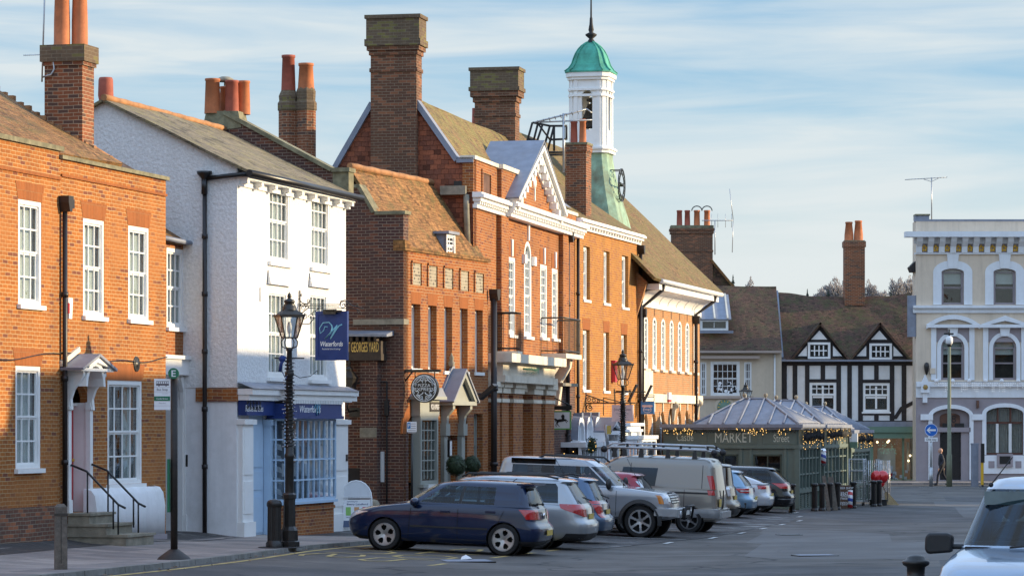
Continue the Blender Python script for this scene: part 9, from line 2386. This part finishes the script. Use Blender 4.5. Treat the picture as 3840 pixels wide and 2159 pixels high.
m=MB();m.quad((-w_*.92,tp(z0),z0),(w_*.92,tp(z0),z0),(w_*.92,tp(.26),.26),(-w_*.92,tp(.26),.26));m.build('poster_foot',X['mauve']if False else M('slate_blue_print',(.06,.09,.17),.5),pb)
for k,cl_ in enumerate(((.25,.5,.12),(.6,.3,.12),(.6,.06,.12))):m=MB();x=-.2+k*.2;m.quad((x-.06,tp(.38),.38),(x+.06,tp(.38),.38),(x+.06,tp(.58),.58),(x-.06,tp(.58),.58));m.build('printed_door',M('door_print_%d'%k,cl_,.6),pb)
text(pb,'Every Landlord',X['navy'],.02,tp(.63),.63,.042,.5,bold=.006);text(pb,'Something For',X['navy'],-.1,tp(.7),.7,.028,.26)
for k in range(3):text(pb,'FREE',X['navy'],-.2+k*.2,tp(.33),.325,.028,.1,bold=.004)
text(pb,'Waterfords',X['letter_sky'],.08,tp(.15),.15,.045,.26,.2)
mp=gpos(1075,79.8);MB_=thing('menu_board','white framed restaurant board with red and pink pattern behind the dark blue car','sign board',mp,R(10))
m=MB();zc_=CAMH+(HYD-1217)/FPX*79.8-mp.z-.15;m.box(-.3,.3,-.05,.05,.1,zc_+.15);bo=m.build('board',X['white_dk'],MB_)
m=MB();m.box(-.26,.26,-.06,-.05,.2,zc_+.1);po=m.build('poster',X['letter_white'],bo)
m=MB();rr=random.Random(3)
for k in range(14):scroll(m,(-.2+.4*rr.random(),-.062,.3+(zc_-.3)*rr.random()),.05+.04*rr.random(),1.3,.012,(0,2),rr.random()*6)
m.build('pattern',X['red'],po)
sp_=gpos(940,78.0);SB=thing('guard_stone','rounded grey guard stone against the dark brick pier','stone',sp_,0)
m=MB();m.lathe([(.17,-.1),(.17,.5),(.15,.62),(.1,.7),(0,.73)],16);m.build('stone',X['stone_dk'],SB)
pp=gpos(1036,78.6);PK=thing('parking_sign','small white and blue parking sign on a slim black post by arched door','sign',pp,0)
zt_=CAMH+(HYD-zf(0,985)[1])/FPX*78.6-pp.z;zb_=CAMH+(HYD-zf(0,1040)[1])/FPX*78.6-pp.z
m=MB();m.cyl((0,0,0),(0,0,zt_-.02),.03,n=10);m.build('post',X['black'],PK)
m=MB();m.box(-.12,.12,-.05,-.035,zb_,zt_);pb=m.build('plate',X['letter_white'],PK);m=MB();m.box(-.11,-.03,-.053,-.05,zt_-.17,zt_-.02);bb=m.build('blue_panel',X['skyblue'],pb);text(bb,'P',X['letter_white'],-.07,-.054,zt_-.135,.08,.05,bold=.006)
m=MB()
for k in range(5):m.box(-.02 if k<3 else-.09,.1,-.052,-.05,zt_-.06-k*.055,zt_-.04-k*.055)
m.build('small_print',X['letter_grey'],pb)
# clipped ball trees
def topiary(name,px,cy,r,Y,label):
 p=gpos(px,Y);o=thing(name,label,'tree',p,0,'clipped ball trees by the restaurant door');zc_=CAMH+(HYD-cy)/FPX*Y-p.z
 m=MB();m.tube([(0,0,.35),(.01,.01,zc_)],.022,6);m.build('trunk',X['bark'],o)
 m=MB();m.lathe([(0,0),(.15,0),(.2,.38),(.22,.4),(.18,.38),(0,.36)],16);m.build('planter',X['black_m'],o)
 m=MB();rr=random.Random(px)
 for k in range(2600):
  d=Vector((rr.gauss(0,1),rr.gauss(0,1),rr.gauss(0,1))).normalized();q=d*r*(.82+.22*rr.random()+.04*math.sin(d.x*9+d.z*7))+Vector((0,0,zc_));u=d.orthogonal().normalized();a=rr.random()*6;s_=.012+.014*rr.random()
  v=d.cross(u);e=u*math.cos(a)+v*math.sin(a)+d*.5*(rr.random()-.2);f_=d.cross(e).normalized();m.add([q,q+e*s_*1.3+f_*s_*.6,q+e*s_*2.6,q+e*s_*1.3-f_*s_*.6],[(0,1,2,3)])
 m.sphere((0,0,zc_),r*.84,16,10)
 m.build('crown',X['leafbox'],o)
topiary('ball_tree',1147,1170,.255,81.0,'larger clipped ball tree standing before the restaurant doorway')
topiary('ball_tree',1187,1168,.225,82.6,'slightly smaller clipped ball tree between the restaurant doorway and downpipe')
# far end: one-way sign, camera pole, pedestrian post, trolleys, balloon, planks, barber board
def fpos(px,Y):return Vector(((px-CXD)/FPX*Y,Y,CAMH-Gd(Y)))
ow=fpos(2342,151.7);OW=thing('one_way_sign','round blue one way arrow sign on a grey post','sign',ow,0)
def oz(y):return CAMH+(HYD-y)/FPX*151.7-ow.z
zc_=oz(1081);m=MB();m.cyl((0,0,0),(0,0,zc_+.35),.055,n=10);m.cyl((0,0,0),(0,0,.9),.09,n=10);m.build('post',X['steel'],OW)
m=MB();m.lathe([(0,-.09),(.31,-.09),(.31,-.07),(0,-.07)],32,(0,0,zc_),False,ax='y');dc=m.build('disc',M('sign_blue',(.01,.13,.5),.4,var=.03),OW)
m=MB();m.lathe([(.285,-.091),(.305,-.091)],32,(0,0,zc_),False,ax='y');m.add([(x*.22,-.093,zc_+z*.22)for x,z in((-1,0),(-.35,.62),(-.1,.62),(-.5,.2),(1,.2),(1,-.2),(-.5,-.2),(-.1,-.62),(-.35,-.62))],[tuple(range(9))]);m.build('arrow',X['letter_white'],dc)
m=MB();m.box(-.31,.31,-.09,-.07,zc_-.54,zc_-.35);pl_=m.build('plate',X['letter_white'],OW);text(pl_,'One way',X['letter_dark'],0,-.091,zc_-.49,.1,.5,bold=.008)
cp=fpos(2388,151.0);CP=thing('camera_pole','tall grey green pole topped by a white dome camera','pole',cp,0);zt_=CAMH+(HYD-868)/FPX*151-cp.z
m=MB();m.tube([(0,0,0),(0,0,1.5),(0,0,1.55),(0,0,zt_)],[.14,.13,.1,.075],12);m.build('pole',M('pole_paint',(.16,.17,.11),.6,var=.15),CP)
m=MB();m.lathe([(.1,.0),(.17,.05),(.17,.3),(.1,.38),(0,.4)],16,(0,0,zt_+.05));cm=m.build('camera_housing',X['letter_white'],CP);m=MB();m.sphere((0,0,zt_+.02),.12,12,8);m.build('lens_dome',X['black'],cm)
m=MB();m.tube([(0,0,zt_+.4),(0,0,zt_+.75)],.04,6);m.box(-.25,.2,-.05,.05,zt_+.5,zt_+.58);m.build('bracket',X['black_m'],cm)
pb_=fpos(2472,150.5);PB=thing('button_post','yellow and black pedestrian crossing button post before the cash machine','post',pb_,0)
m=MB();m.cyl((0,0,0),(0,0,2.0),.055,n=10);m.build('post',X['steel'],PB);m=MB();m.box(-.1,.02,-.16,-.05,0.1,1.15);m.build('yellow_band',M('signal_yellow',(.7,.4,.02),.4),PB);m=MB();m.box(-.1,.06,-.2,-.05,1.15,2.05);m.build('button_box',X['black'],PB)
g_=fpos(2452,150.8);GB=thing('service_cabinet','slim grey street cabinet beside the yellow button post','cabinet',g_,0);m=MB();m.box(-.16,.16,-.14,.14,0,2.0);m.box(-.18,.18,-.16,.16,2.0,2.06);m.build('case',X['lead'],GB)
def mpos(x,y):return lerp([(1262,119),(1268,117),(1300,105.5)],y)
def tpos(px,py):
 x,y=zt(px,py);Y=mpos(x,y);x_=(x-CXD)/FPX*Y;return Vector((x_,Y,road_z(x_,Y)))
for i,((xa,ya),(xb,yb),lb)in enumerate((((335,870),(395,1345),'narrow pale plank leaning on a bollard at the kiosk corner'),((425,880),(480,1335),'dark wider plank leaning between bollards by the barber kiosk'))):
 b=tpos(xb,yb);sc_=b.y/FPX/3.62/1.491*1.0;o=thing('plank',lb,'plank',b,0)
 m=MB();m.beam((0,0,0),((xa-xb)*sc_,.25,(yb-ya)*sc_),.13+.07*i,.04,up=(0,1,0));m.build('board',X['wood'],o)
b=tpos(617,1300);BB=thing('barber_board','brown barber shop pavement board with white lettering and striped edge','sign board',b,0);sc_=b.y/FPX/3.62/1.491
def tb(x,y):return(x-617)*sc_,(1300-y)*sc_
X['brown_board']=M('brown_board',(.1,.05,.025),.5,var=.1)
x0,z0=tb(530,1295);x1,z1=tb(697,980);m=MB();m.box(x0,x1,-.05,.05,z0,z1);bo=m.build('board',X['brown_board'],BB)
for s_,y,h,w_ in(('BARBER SHOP',1030,.09,.8),('GENTS',1110,.13,.56),('HAIR',1137,.13,.42),('Dresser',1172,.13,.6),('OPEN',1232,.09,.34),('7 DAYS',1252,.07,.4)):
 x_,z_=tb(600,y);text(bo,s_,X['letter_white'],x_ if y>1100 else x_+.0,-.052,z_,h*.8,w_*.8,bold=.006)
m=MB();x_,_=tb(683,0);m.cyl((x_,-.03,z0+.03),(x_,-.03,tb(0,1045)[1]),.09,n=10);m.build('striped_edge',X['barber'],bo)
def cage(px0,px1,py0,py1,label,shelves,dz=0,dep=.7):
 b=tpos((px0+px1)/2,py1);b.y+=dz;s_=b.y/FPX/3.62/1.491;w_=(px1-px0)*s_/2;h_=(py1-py0)*s_
 o=thing('roll_cage',label,'trolley',b,R(-12));m=MB()
 for x in(-w_,w_):
  for y in(0,dep):m.tube([(x,y,.12),(x,y,h_)],.022,6)
  for z in[.2+(h_-.3)*k/6 for k in range(7)]:m.tube([(x,0,z),(x,dep,z)],.008,4)
 for k in range(6):x=-w_+2*w_*k/5;m.tube([(x,dep,.2),(x,dep,h_)],.008,4)
 for z in[.25+(h_-.4)*k/4 for k in range(5)]:m.tube([(-w_,dep,z),(w_,dep,z)],.008,4)
 m.build('frame',X['steel'],o)
 m=MB()
 for z in shelves:m.box(-w_,w_,0,dep,h_*z,h_*z+.035)
 m.build('shelf',X['steel'],o)
 for x in(-w_+.06,w_-.06):
  for y in(.08,dep-.08):q=MB();q.lathe([(.0,-.02),(.06,-.02),(.06,.02),(0,.02)],12,(x,y,.06),ax='x');q.build('castor',X['tyre'],o)
 return o
cage(668,870,600,1240,'tall galvanised shelving trolley beside the barber board',(.08,.48,.73,.97))
cage(930,1070,610,1215,'wire roll cage behind the red balloon',(.06,.45))
cage(1090,1195,600,1200,'sunlit wire roll cage at the road edge near the broom',(.06,.5))
b=tpos(1047,1195);rb=thing('red_balloon','shiny red twin lobed balloon with a green leaf above the black bollard','balloon',(b.x,b.y-.9,b.z),0);s_=b.y/FPX/3.62/1.491
def rq(x,y):return((x-1047)*s_,(1195-y)*s_)
X['balloon']=M('red_foil',(.6,.012,.015),.15,.2,var=.05,coat=1.0);m=MB();x0,z0=rq(1005,815);x1,_=rq(1088,815);m.sphere((x0,0,z0),.24,16,10,.95,.6,1);m.sphere((x1,0,z0),.24,16,10,.95,.6,1);x2,z2=rq(1052,890);m.sphere((x2,.05,z2),.22,14,10,.9,.6,.9);m.build('lobes',X['balloon'],rb)
m=MB();x2,z2=rq(1050,775);m.add([(x2-.28,0,z2-.02),(x2-.1,-.05,z2+.07),(x2,-.03,z2-.04),(x2+.12,-.05,z2+.08),(x2+.26,0,z2-.02),(x2,.05,z2-.1)],[(0,1,2,5),(2,3,4,5)]);m.build('leaf',X['leafbox'],rb)
m=MB();m.tube([(x2,0,z2-.8),(x2+.03,.02,.9)],.006,4);m.build('string',X['letter_white'],rb)
b=tpos(1240,1195);br=thing('broom','straw broom head standing beside the sunlit roll cage','broom',b,0);m=MB();m.add([(-.22,-.05,.02),(.3,-.05,.0),(.3,.1,0),(-.22,.1,.02),(-.25,.0,.45),(-.15,.0,.5),(-.15,.05,.5),(-.25,.05,.45)],[(0,1,5,4),(1,2,6,5),(2,3,7,6),(3,0,4,7),(4,5,6,7)]);m.build('bristles',M('straw',(.4,.3,.16),.9,var=.3,scale=20),br);m=MB();m.tube([(-.2,.02,.45),(-.5,.1,1.3)],.016,6);m.build('broomstick',X['wood'],br)
b=tpos(1065,1215);cr=thing('black_crate','low black crate on the ground below the red balloon','crate',b,0);m=MB();m.box(-.3,.3,-.2,.2,0,.18);m.box(-.32,.32,-.22,.22,.18,.21);m.build('crate_body',X['black_m'],cr)
q=gpos(1468,98.5);lt=q;LP=thing('yellow_notice_post','leaning grey post with a yellow notice in front of the white porch','post',(q.x+.0,q.y,q.z),0)
def lq(x,y):X_,Y_=zs(x,y);return((X_-1468)/FPX*98.5,0,CAMH+(HYD-Y_)/FPX*98.5-q.z)
m=MB();m.tube([lq(1000,1100),lq(955,690)],.05,8);m.tube([(lq(1000,1100)[0]+.06,0,0),lq(1000,1100)],.05,8);m.build('post',X['steel'],LP)
m=MB();p0,p1=lq(978,700),lq(1005,845);m.box(min(p0[0],p1[0]),max(p0[0],p1[0])+.08,-.06,-.04,p1[2],p0[2]);m.build('notice',X['plate_y'],LP)
q7_,z_=f7.at(*zs(720,1040),-1.0);q=f7.w(q7_,-1.0);WR=thing('wreath','green leafy wreath with small lights hanging before the gothic shopfront','wreath',(q.x,q.y,z_),0)
m=MB();rr=random.Random(6)
for k in range(420):t=rr.random()*6.28;r=.12+.05*rr.gauss(0,1);p=Vector((r*math.cos(t)*.8,.06*rr.gauss(0,1),r*math.sin(t)*1.2));d=Vector((rr.gauss(0,1),rr.gauss(0,1),rr.gauss(0,1))).normalized()*.06;e=d.orthogonal().normalized()*.03;m.add([p,p+d*.5+e,p+d,p+d*.5-e],[(0,1,2,3)])
m.build('leaves',X['leafbox'],WR);m=MB()
for k in range(8):m.sphere((.13*math.cos(k),-.06,.15*math.sin(k)),.012,5,4)
m.build('lights',X['fairy'],WR)
# ================================================================ the walking man
ps=fpos(2369,153.5);MAN=thing('person','bald man in dark jacket and trousers walking left past the black door','person',ps,0)
def skin(name,mat,verts,edges,radii,parent,sub=2,root=0):
 me=bpy.data.meshes.new(name);me.from_pydata(verts,edges,[]);o=bpy.data.objects.new(name,me);col.objects.link(o)
 md=o.modifiers.new('s','SKIN');md.use_smooth_shade=True
 for i,r in enumerate(radii):
  sv_=me.skin_vertices[0].data[i];sv_.radius=r if isinstance(r,tuple)else(r,r);sv_.use_root=(i==root)
 s2=o.modifiers.new('d','SUBSURF');s2.levels=s2.render_levels=sub
 dg=bpy.context.evaluated_depsgraph_get();nm=bpy.data.meshes.new_from_object(o.evaluated_get(dg));bpy.data.objects.remove(o)
 nm.materials.clear();nm.materials.append(mat);q=bpy.data.objects.new(name,nm);col.objects.link(q);q.parent=parent;return q
X['skin']=M('skin',(.5,.27,.18),.55,var=.06);X['jacket']=M('dark_jacket',(.025,.026,.034),.85,var=.2);X['trousers']=M('dark_trousers',(.018,.018,.024),.85,var=.2)
# facing -x, mid-stride
V=[(0,0,.95),(0,0,1.15),(-.02,0,1.38),(-.03,0,1.5),(-.05,0,1.58),(-.03,-.19,1.43),(.06,-.24,1.16),(-.1,-.23,.95),(-.15,-.22,.87),(-.03,.19,1.43),(-.02,.24,1.15),(.13,.22,.95),(.15,.22,.87),(-.02,-.1,.9),(-.2,-.1,.5),(-.24,-.1,.1),(-.38,-.1,.05),(.02,.1,.9),(.1,.1,.5),(.36,.1,.14),(.27,.1,.04)]
E=[(0,1),(1,2),(2,3),(3,4),(2,5),(5,6),(6,7),(7,8),(2,9),(9,10),(10,11),(11,12),(0,13),(13,14),(14,15),(15,16),(0,17),(17,18),(18,19),(19,20)]
Rr=[(.16,.13),(.16,.13),(.17,.13),(.09,.08),(.06,.06),.075,.055,.042,.04,.075,.055,.042,.04,.1,.065,.05,.045,.1,.065,.05,.045]
bd_=skin('body',X['trousers'],V,E,Rr,MAN)
Vj=[(0,0,.86)]+V[1:4]+V[5:8]+V[9:12]
skin('jacket',X['jacket'],Vj,[(0,1),(1,2),(2,3),(2,4),(4,5),(5,6),(2,7),(7,8),(8,9)],[(.2,.165),(.185,.155),(.19,.15),(.1,.09),.09,.07,.056,.09,.07,.056],bd_)
hd=MB();hd.sphere((-.06,0,1.68),.1,16,12,1.08,.82,1.25);hd.sphere((-.165,0,1.665),.022,8,6,1.2,.7,1.3);hd.sphere((-.125,0,1.6),.045,10,6,1,.9,.6);hd.sphere((-.05,-.083,1.67),.025,8,6,.7,.4,1.2);hd.sphere((-.05,.083,1.67),.025,8,6,.7,.4,1.2);hd.cyl((-.04,0,1.48),(-.05,0,1.62),.058,n=12);hd.build('head',X['skin'],bd_)
m=MB()
for s_ in(-1,1):m.sphere((-.145,s_*.035,1.695),.012,6,4)
m.build_each('eye',X['black'],bd_)
for(hx,hy,hz)in((-.17,-.22,.84),(.16,.22,.84)):
 vs=[(hx,hy,hz),(hx-.01,hy,hz-.05)];es=[(0,1)];rs=[.03,.032]
 for k in range(4):a=len(vs);y=hy-.024+.016*k;vs+=[(hx-.015,y,hz-.085),(hx-.02,y,hz-.12),(hx-.005,y,hz-.15+.006*abs(k-1.5))];es+=[(1,a),(a,a+1),(a+1,a+2)];rs+=[.011,.009,.008]
 a=len(vs);vs+=[(hx-.04,hy,hz-.06),(hx-.05,hy,hz-.095)];es+=[(1,a),(a,a+1)];rs+=[.012,.009]
 skin('hand',X['skin'],vs,es,rs,bd_,1)
m=MB()
for(x0,y,z,t)in((-.3,-.1,.05,.0),(.3,.1,.07,.5)):m.sphere((x0,y,z+.0),.05,10,6,2.6,1,.9)
m.build_each('shoe',X['black'],bd_)
# ================================================================ trees beyond the roofs
def bare_tree(px,ytop,Y,w,label,seed,ybase=760):
 rr=random.Random(seed);b=Vector(((px-CXD)/FPX*Y,Y,CAMH-Gd(Y)));H=CAMH+(HYD-ytop)/FPX*Y-b.z
 o=thing('bare_tree',label,'tree',b,0,'winter trees on the hill beyond the roofs');m=MB();tw=MB();W=w/FPX*Y/2
 z0=H-(ybase-ytop+30)/FPX*Y
 m.tube([(0,0,0),(0,0,z0*.6),(.2,0,z0)],[.5,.38,.3],7)
 Hc=(H-z0)*1.02;c0=Vector((.2,0,z0))
 for k in range(7):
  a=2*PI*k/7;m.tube([c0-Vector((0,0,.5)),c0+Vector((math.cos(a)*W*.35,math.sin(a)*W*.3,Hc*.4)),c0+Vector((math.cos(a)*W*.6,math.sin(a)*W*.5,Hc*.75))],[.22,.14,.05],5,False)
 for k in range(520):
  d=Vector((rr.gauss(0,1),rr.gauss(0,1),rr.gauss(.3,.8))).normalized();t=rr.random()**.5;l_=W*(.18+.22*rr.random());p=c0+Vector((d.x*W*t,d.y*W*t,Hc*(.5+.5*d.z*t*(.8+.2*math.sin(d.x*5+seed)))))
  e=(d+Vector((rr.gauss(0,.5),rr.gauss(0,.5),.5+rr.random()))).normalized();tw.tube([p,p+e*l_*.5+Vector((rr.gauss(0,.1),0,0))*l_,p+e*l_],[.06,.05,.03],3,False)
 m.build('trunk',X['bark'],o);tw.build('crown',X['twig'],o)
def fir_tree(px,ytop,Y,w,label,seed):
 rr=random.Random(seed);b=Vector(((px-CXD)/FPX*Y,Y,CAMH-Gd(Y)));H=CAMH+(HYD-ytop)/FPX*Y-b.z;W=w/FPX*Y/2
 o=thing('fir_tree',label,'tree',b,0,'winter trees on the hill beyond the roofs');m=MB();m.tube([(0,0,0),(0,0,H)],[.35,.03],6);m.build('trunk',X['bark'],o)
 m=MB();hc=min(H*.7,W*5)
 for k in range(520):
  t=rr.random()**.8;r=W*(t+.04)*(.6+.5*rr.random())*(1+.25*math.sin(t*26));a=rr.random()*2*PI;p=Vector((0,0,H-hc*t));d=Vector((math.cos(a),math.sin(a),-.25+.2*rr.random()));q=p+d*r;e=Vector((-d.y,d.x,0))*.12*(r+.3);m.add([p+d*r*.25,q-d*r*.3+e,q+Vector((0,0,-.1)),q-d*r*.3-e],[(0,1,2,3)])
 m.build('crown',X['fir'],o)
bare_tree(2093,702,420,62,'broad bare tree left of the half-timbered house chimney',1);bare_tree(2120,712,430,60,'bare tree just left of the twin pot chimney',2);bare_tree(2063,725,440,44,'small bare tree above the left of the half-timbered roof',8)
bare_tree(2186,702,430,34,'bare tree just right of the twin pot chimney',3);bare_tree(2208,728,450,50,'low bare tree in the gap right of the twin pot chimney',4)
bare_tree(2252,695,420,42,'taller bare tree left of the cream building',5);bare_tree(2280,693,425,46,'bare tree touching the cream building edge',6);bare_tree(2300,702,430,40,'bare tree behind the cream building side eaves',9);bare_tree(1883,696,420,30,'lone bare tree above the beige house roof',7)
fir_tree(2031,726,400,18,'small lone fir above the half-timbered roof',11);fir_tree(2083,722,405,26,'dark fir beside the broad bare tree',12);fir_tree(2125,712,410,26,'fir with pointed top left of the chimney',13);fir_tree(2241,727,405,36,'dark bushy fir left of the cream building',14);fir_tree(1844,690,400,24,'fir beside the four pot chimney roof',15);fir_tree(2192,742,410,20,'low fir right of the twin pot chimney',16)
# ================================================================ the houses across the street (outside the frame; they shade the road and show in the glass)
OPW=26.0
fo=Fr(ROW.w(0,-OPW).x,ROW.w(0,-OPW).y,.265)
segs=[(-46,-34,9.4,'cream'),(-34,-22,9.8,'brick_red'),(-22,-8,9.5,'brick_orange'),(-8,.5,9.55,'white_dk'),(.5,9,10.7,'cream'),(9,18,11.2,'white_dk'),(18,21.4,9.0,'brick_red'),(21.4,26,9.6,'brick_red'),(26,38,10.9,'cream'),(38,47,9.6,'brick_orange'),(47,61,8.3,'white_dk'),(65.5,80,9.0,'brick_orange'),(80,96,9.2,'cream')]
LSEG=[(-62,-50,9.5,'white_dk'),(-50,-40,8.6,'brick_orange'),(-40,-29,9.2,'brick_red'),(-29,-18.4,8.4,'brick_orange')]
for i,(fr_,sg,(u0,u1,zr,mt))in enumerate([(fo,1,t)for t in segs]+[(F12,-1,t)for t in LSEG]):
 q=fr_.w(u0,0);zq=road_z(q.x,q.y)-.3;zr=zr if sg>0 else zq+zr
 o=thing('terrace_house','terraced house across the street with sash windows and tiled roof' if sg>0 else 'terraced house further up the left side of the street','house',(q.x,q.y,zq),fr_.ang,'terrace across the street' if sg>0 else 'terrace up the street',world_z=True)
 L_=u1-u0;ze_=zr-2.6;n=max(1,int(L_/3));hs=[]
 for k in range(n):
  c=L_*(k+.5)/n;hs+=[(c-.55,c+.55,zq+1.4,zq+3.0),(c-.5,c+.5,zq+3.9,zq+5.5)]
 d_=-5.2*sg;h_=-2.6*sg
 m=MB();wall(m,0,L_,zq,ze_,0,hs,-.12*sg);m.quad((0,0,zq),(0,0,ze_),(0,d_,ze_),(0,d_,zq));m.quad((L_,0,zq),(L_,0,ze_),(L_,d_,ze_),(L_,d_,zq));m.prism([(0,ze_),(h_,zr-.05),(d_,ze_)],'x',.05,L_-.05);m.quad((0,d_,zq),(L_,d_,zq),(L_,d_,ze_),(0,d_,ze_));m.build('wall',X[mt],o)
 for h in hs:
  m=MB()
  for t in(0,.5,1):x=h[0]+(h[1]-h[0])*t;m.box(x-.04,x+.04,-.1*sg,-.02*sg,h[2],h[3]);z=h[2]+(h[3]-h[2])*t;m.box(h[0],h[1],-.1*sg,-.03*sg,z-.04,z+.04)
  w=m.build('window',X['white'],o);m=MB();m.quad((h[0],-.1*sg,h[2]),(h[1],-.1*sg,h[2]),(h[1],-.1*sg,h[3]),(h[0],-.1*sg,h[3]));m.build('pane',X['dim'],w)
 m=MB();slab(m,[(0,.25*sg,ze_-.1),(L_,.25*sg,ze_-.1),(L_,h_,zr),(0,h_,zr)],.1);slab(m,[(0,d_-.2*sg,ze_-.1),(L_,d_-.2*sg,ze_-.1),(L_,h_,zr),(0,h_,zr)],.1);m.build('roof',X['tile_dark'],o)
 if i in(3,8,9):m=MB();x=L_*(.25 if i!=8 else .3);m.box(x,x+.8,-3.1,-2.1,zr-.6,zr+1.6);m.cyl((x+.25,-2.6,zr+1.6),(x+.25,-2.6,zr+2.2),.14);m.build('chimney',X['brick_chim'],o)
 if i==8:m=MB();x=L_*.62;m.box(x,x+.7,-3.1,-2.1,zr-.6,zr+1.2);m.build('chimney',X['brick_chim'],o)
 # ================================================================ sky, sun, camera
SUN_EL,SUN_S=R(12.1),Vector((.993,.114))
wd=bpy.data.worlds.new('World');sc.world=wd;wd.use_nodes=True;nt=wd.node_tree;nt.nodes.clear()
out=nt.nodes.new('ShaderNodeOutputWorld')
sky=N(nt,'ShaderNodeTexSky',sky_type='NISHITA');sky.sun_disc=False;sky.sun_elevation=SUN_EL;sky.sun_rotation=math.atan2(SUN_S.x,SUN_S.y)
sky.altitude=80;sky.air_density=1.0;sky.dust_density=1.0;sky.ozone_density=1.2
bgA=N(nt,'ShaderNodeBackground');bgA.inputs[1].default_value=SKY_A;L(nt,sky.outputs[0],bgA.inputs[0])
tc=N(nt,'ShaderNodeTexCoord');sp=N(nt,'ShaderNodeSeparateXYZ');L(nt,tc.outputs['Generated'],sp.inputs[0])
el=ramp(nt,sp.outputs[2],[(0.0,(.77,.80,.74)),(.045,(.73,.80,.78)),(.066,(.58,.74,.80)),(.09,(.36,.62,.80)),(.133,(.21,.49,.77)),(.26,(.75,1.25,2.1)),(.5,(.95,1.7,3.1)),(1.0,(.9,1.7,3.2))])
# thin streaked cirrus, drawn on the dome by direction
mp=N(nt,'ShaderNodeMapping');mp.inputs['Scale'].default_value=(7,3,70);mp.inputs['Rotation'].default_value=(0,R(-7),0);L(nt,tc.outputs['Generated'],mp.inputs[0])
n1=N(nt,'ShaderNodeTexNoise');n1.inputs['Scale'].default_value=1.0;n1.inputs['Detail'].default_value=7;n1.inputs['Roughness'].default_value=.55;n1.inputs['Distortion'].default_value=.5;L(nt,mp.outputs[0],n1.inputs['Vector'])
mp2=N(nt,'ShaderNodeMapping');mp2.inputs['Scale'].default_value=(5,5,14);mp2.inputs['Location'].default_value=(2.2,0,.4);L(nt,tc.outputs['Generated'],mp2.inputs[0])
n2=N(nt,'ShaderNodeTexNoise');n2.inputs['Scale'].default_value=1.0;n2.inputs['Detail'].default_value=4;L(nt,mp2.outputs[0],n2.inputs['Vector'])
md=N(nt,'ShaderNodeMath',operation='MULTIPLY_ADD');L(nt,n2.outputs[0],md.inputs[0]);md.inputs[1].default_value=.55;L(nt,n1.outputs[0],md.inputs[2])
cl=ramp(nt,md.outputs[0],[(.5,0.05),(.9,.9)])
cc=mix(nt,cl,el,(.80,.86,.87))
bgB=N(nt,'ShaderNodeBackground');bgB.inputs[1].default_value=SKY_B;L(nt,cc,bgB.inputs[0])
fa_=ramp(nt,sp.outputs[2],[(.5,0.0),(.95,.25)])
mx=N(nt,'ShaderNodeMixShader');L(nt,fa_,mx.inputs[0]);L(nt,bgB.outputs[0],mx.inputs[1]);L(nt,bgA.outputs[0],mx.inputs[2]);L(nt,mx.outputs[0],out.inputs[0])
ld=bpy.data.lights.new('sun','SUN');ld.energy=SUN_E;ld.angle=R(.5);ld.color=(1.0,.79,.5)
so_=bpy.data.objects.new('sun',ld);col.objects.link(so_);d_=Vector((SUN_S.x*math.cos(SUN_EL),SUN_S.y*math.cos(SUN_EL),math.sin(SUN_EL)));so_.rotation_euler=d_.to_track_quat('Z','Y').to_euler();so_.location=d_*200
cam=bpy.data.cameras.new('camera');co=bpy.data.objects.new('camera',cam);col.objects.link(co);co.location=(0,0,CAMH);co.rotation_euler=(PI/2,0,0)
cam.sensor_width=36;cam.lens=36*FPX/2576;cam.shift_y=(HYD-724)/2576;cam.clip_start=.5;cam.clip_end=9000
sc.camera=co
sc.view_settings.view_transform='Standard';sc.view_settings.look='None';sc.view_settings.exposure=EXPO;sc.view_settings.gamma=1.0;sc.view_settings.use_curve_mapping=False
sc.cycles.max_bounces=8;sc.cycles.transparent_max_bounces=16;sc.cycles.use_denoising=True;sc.cycles.sample_clamp_indirect=6
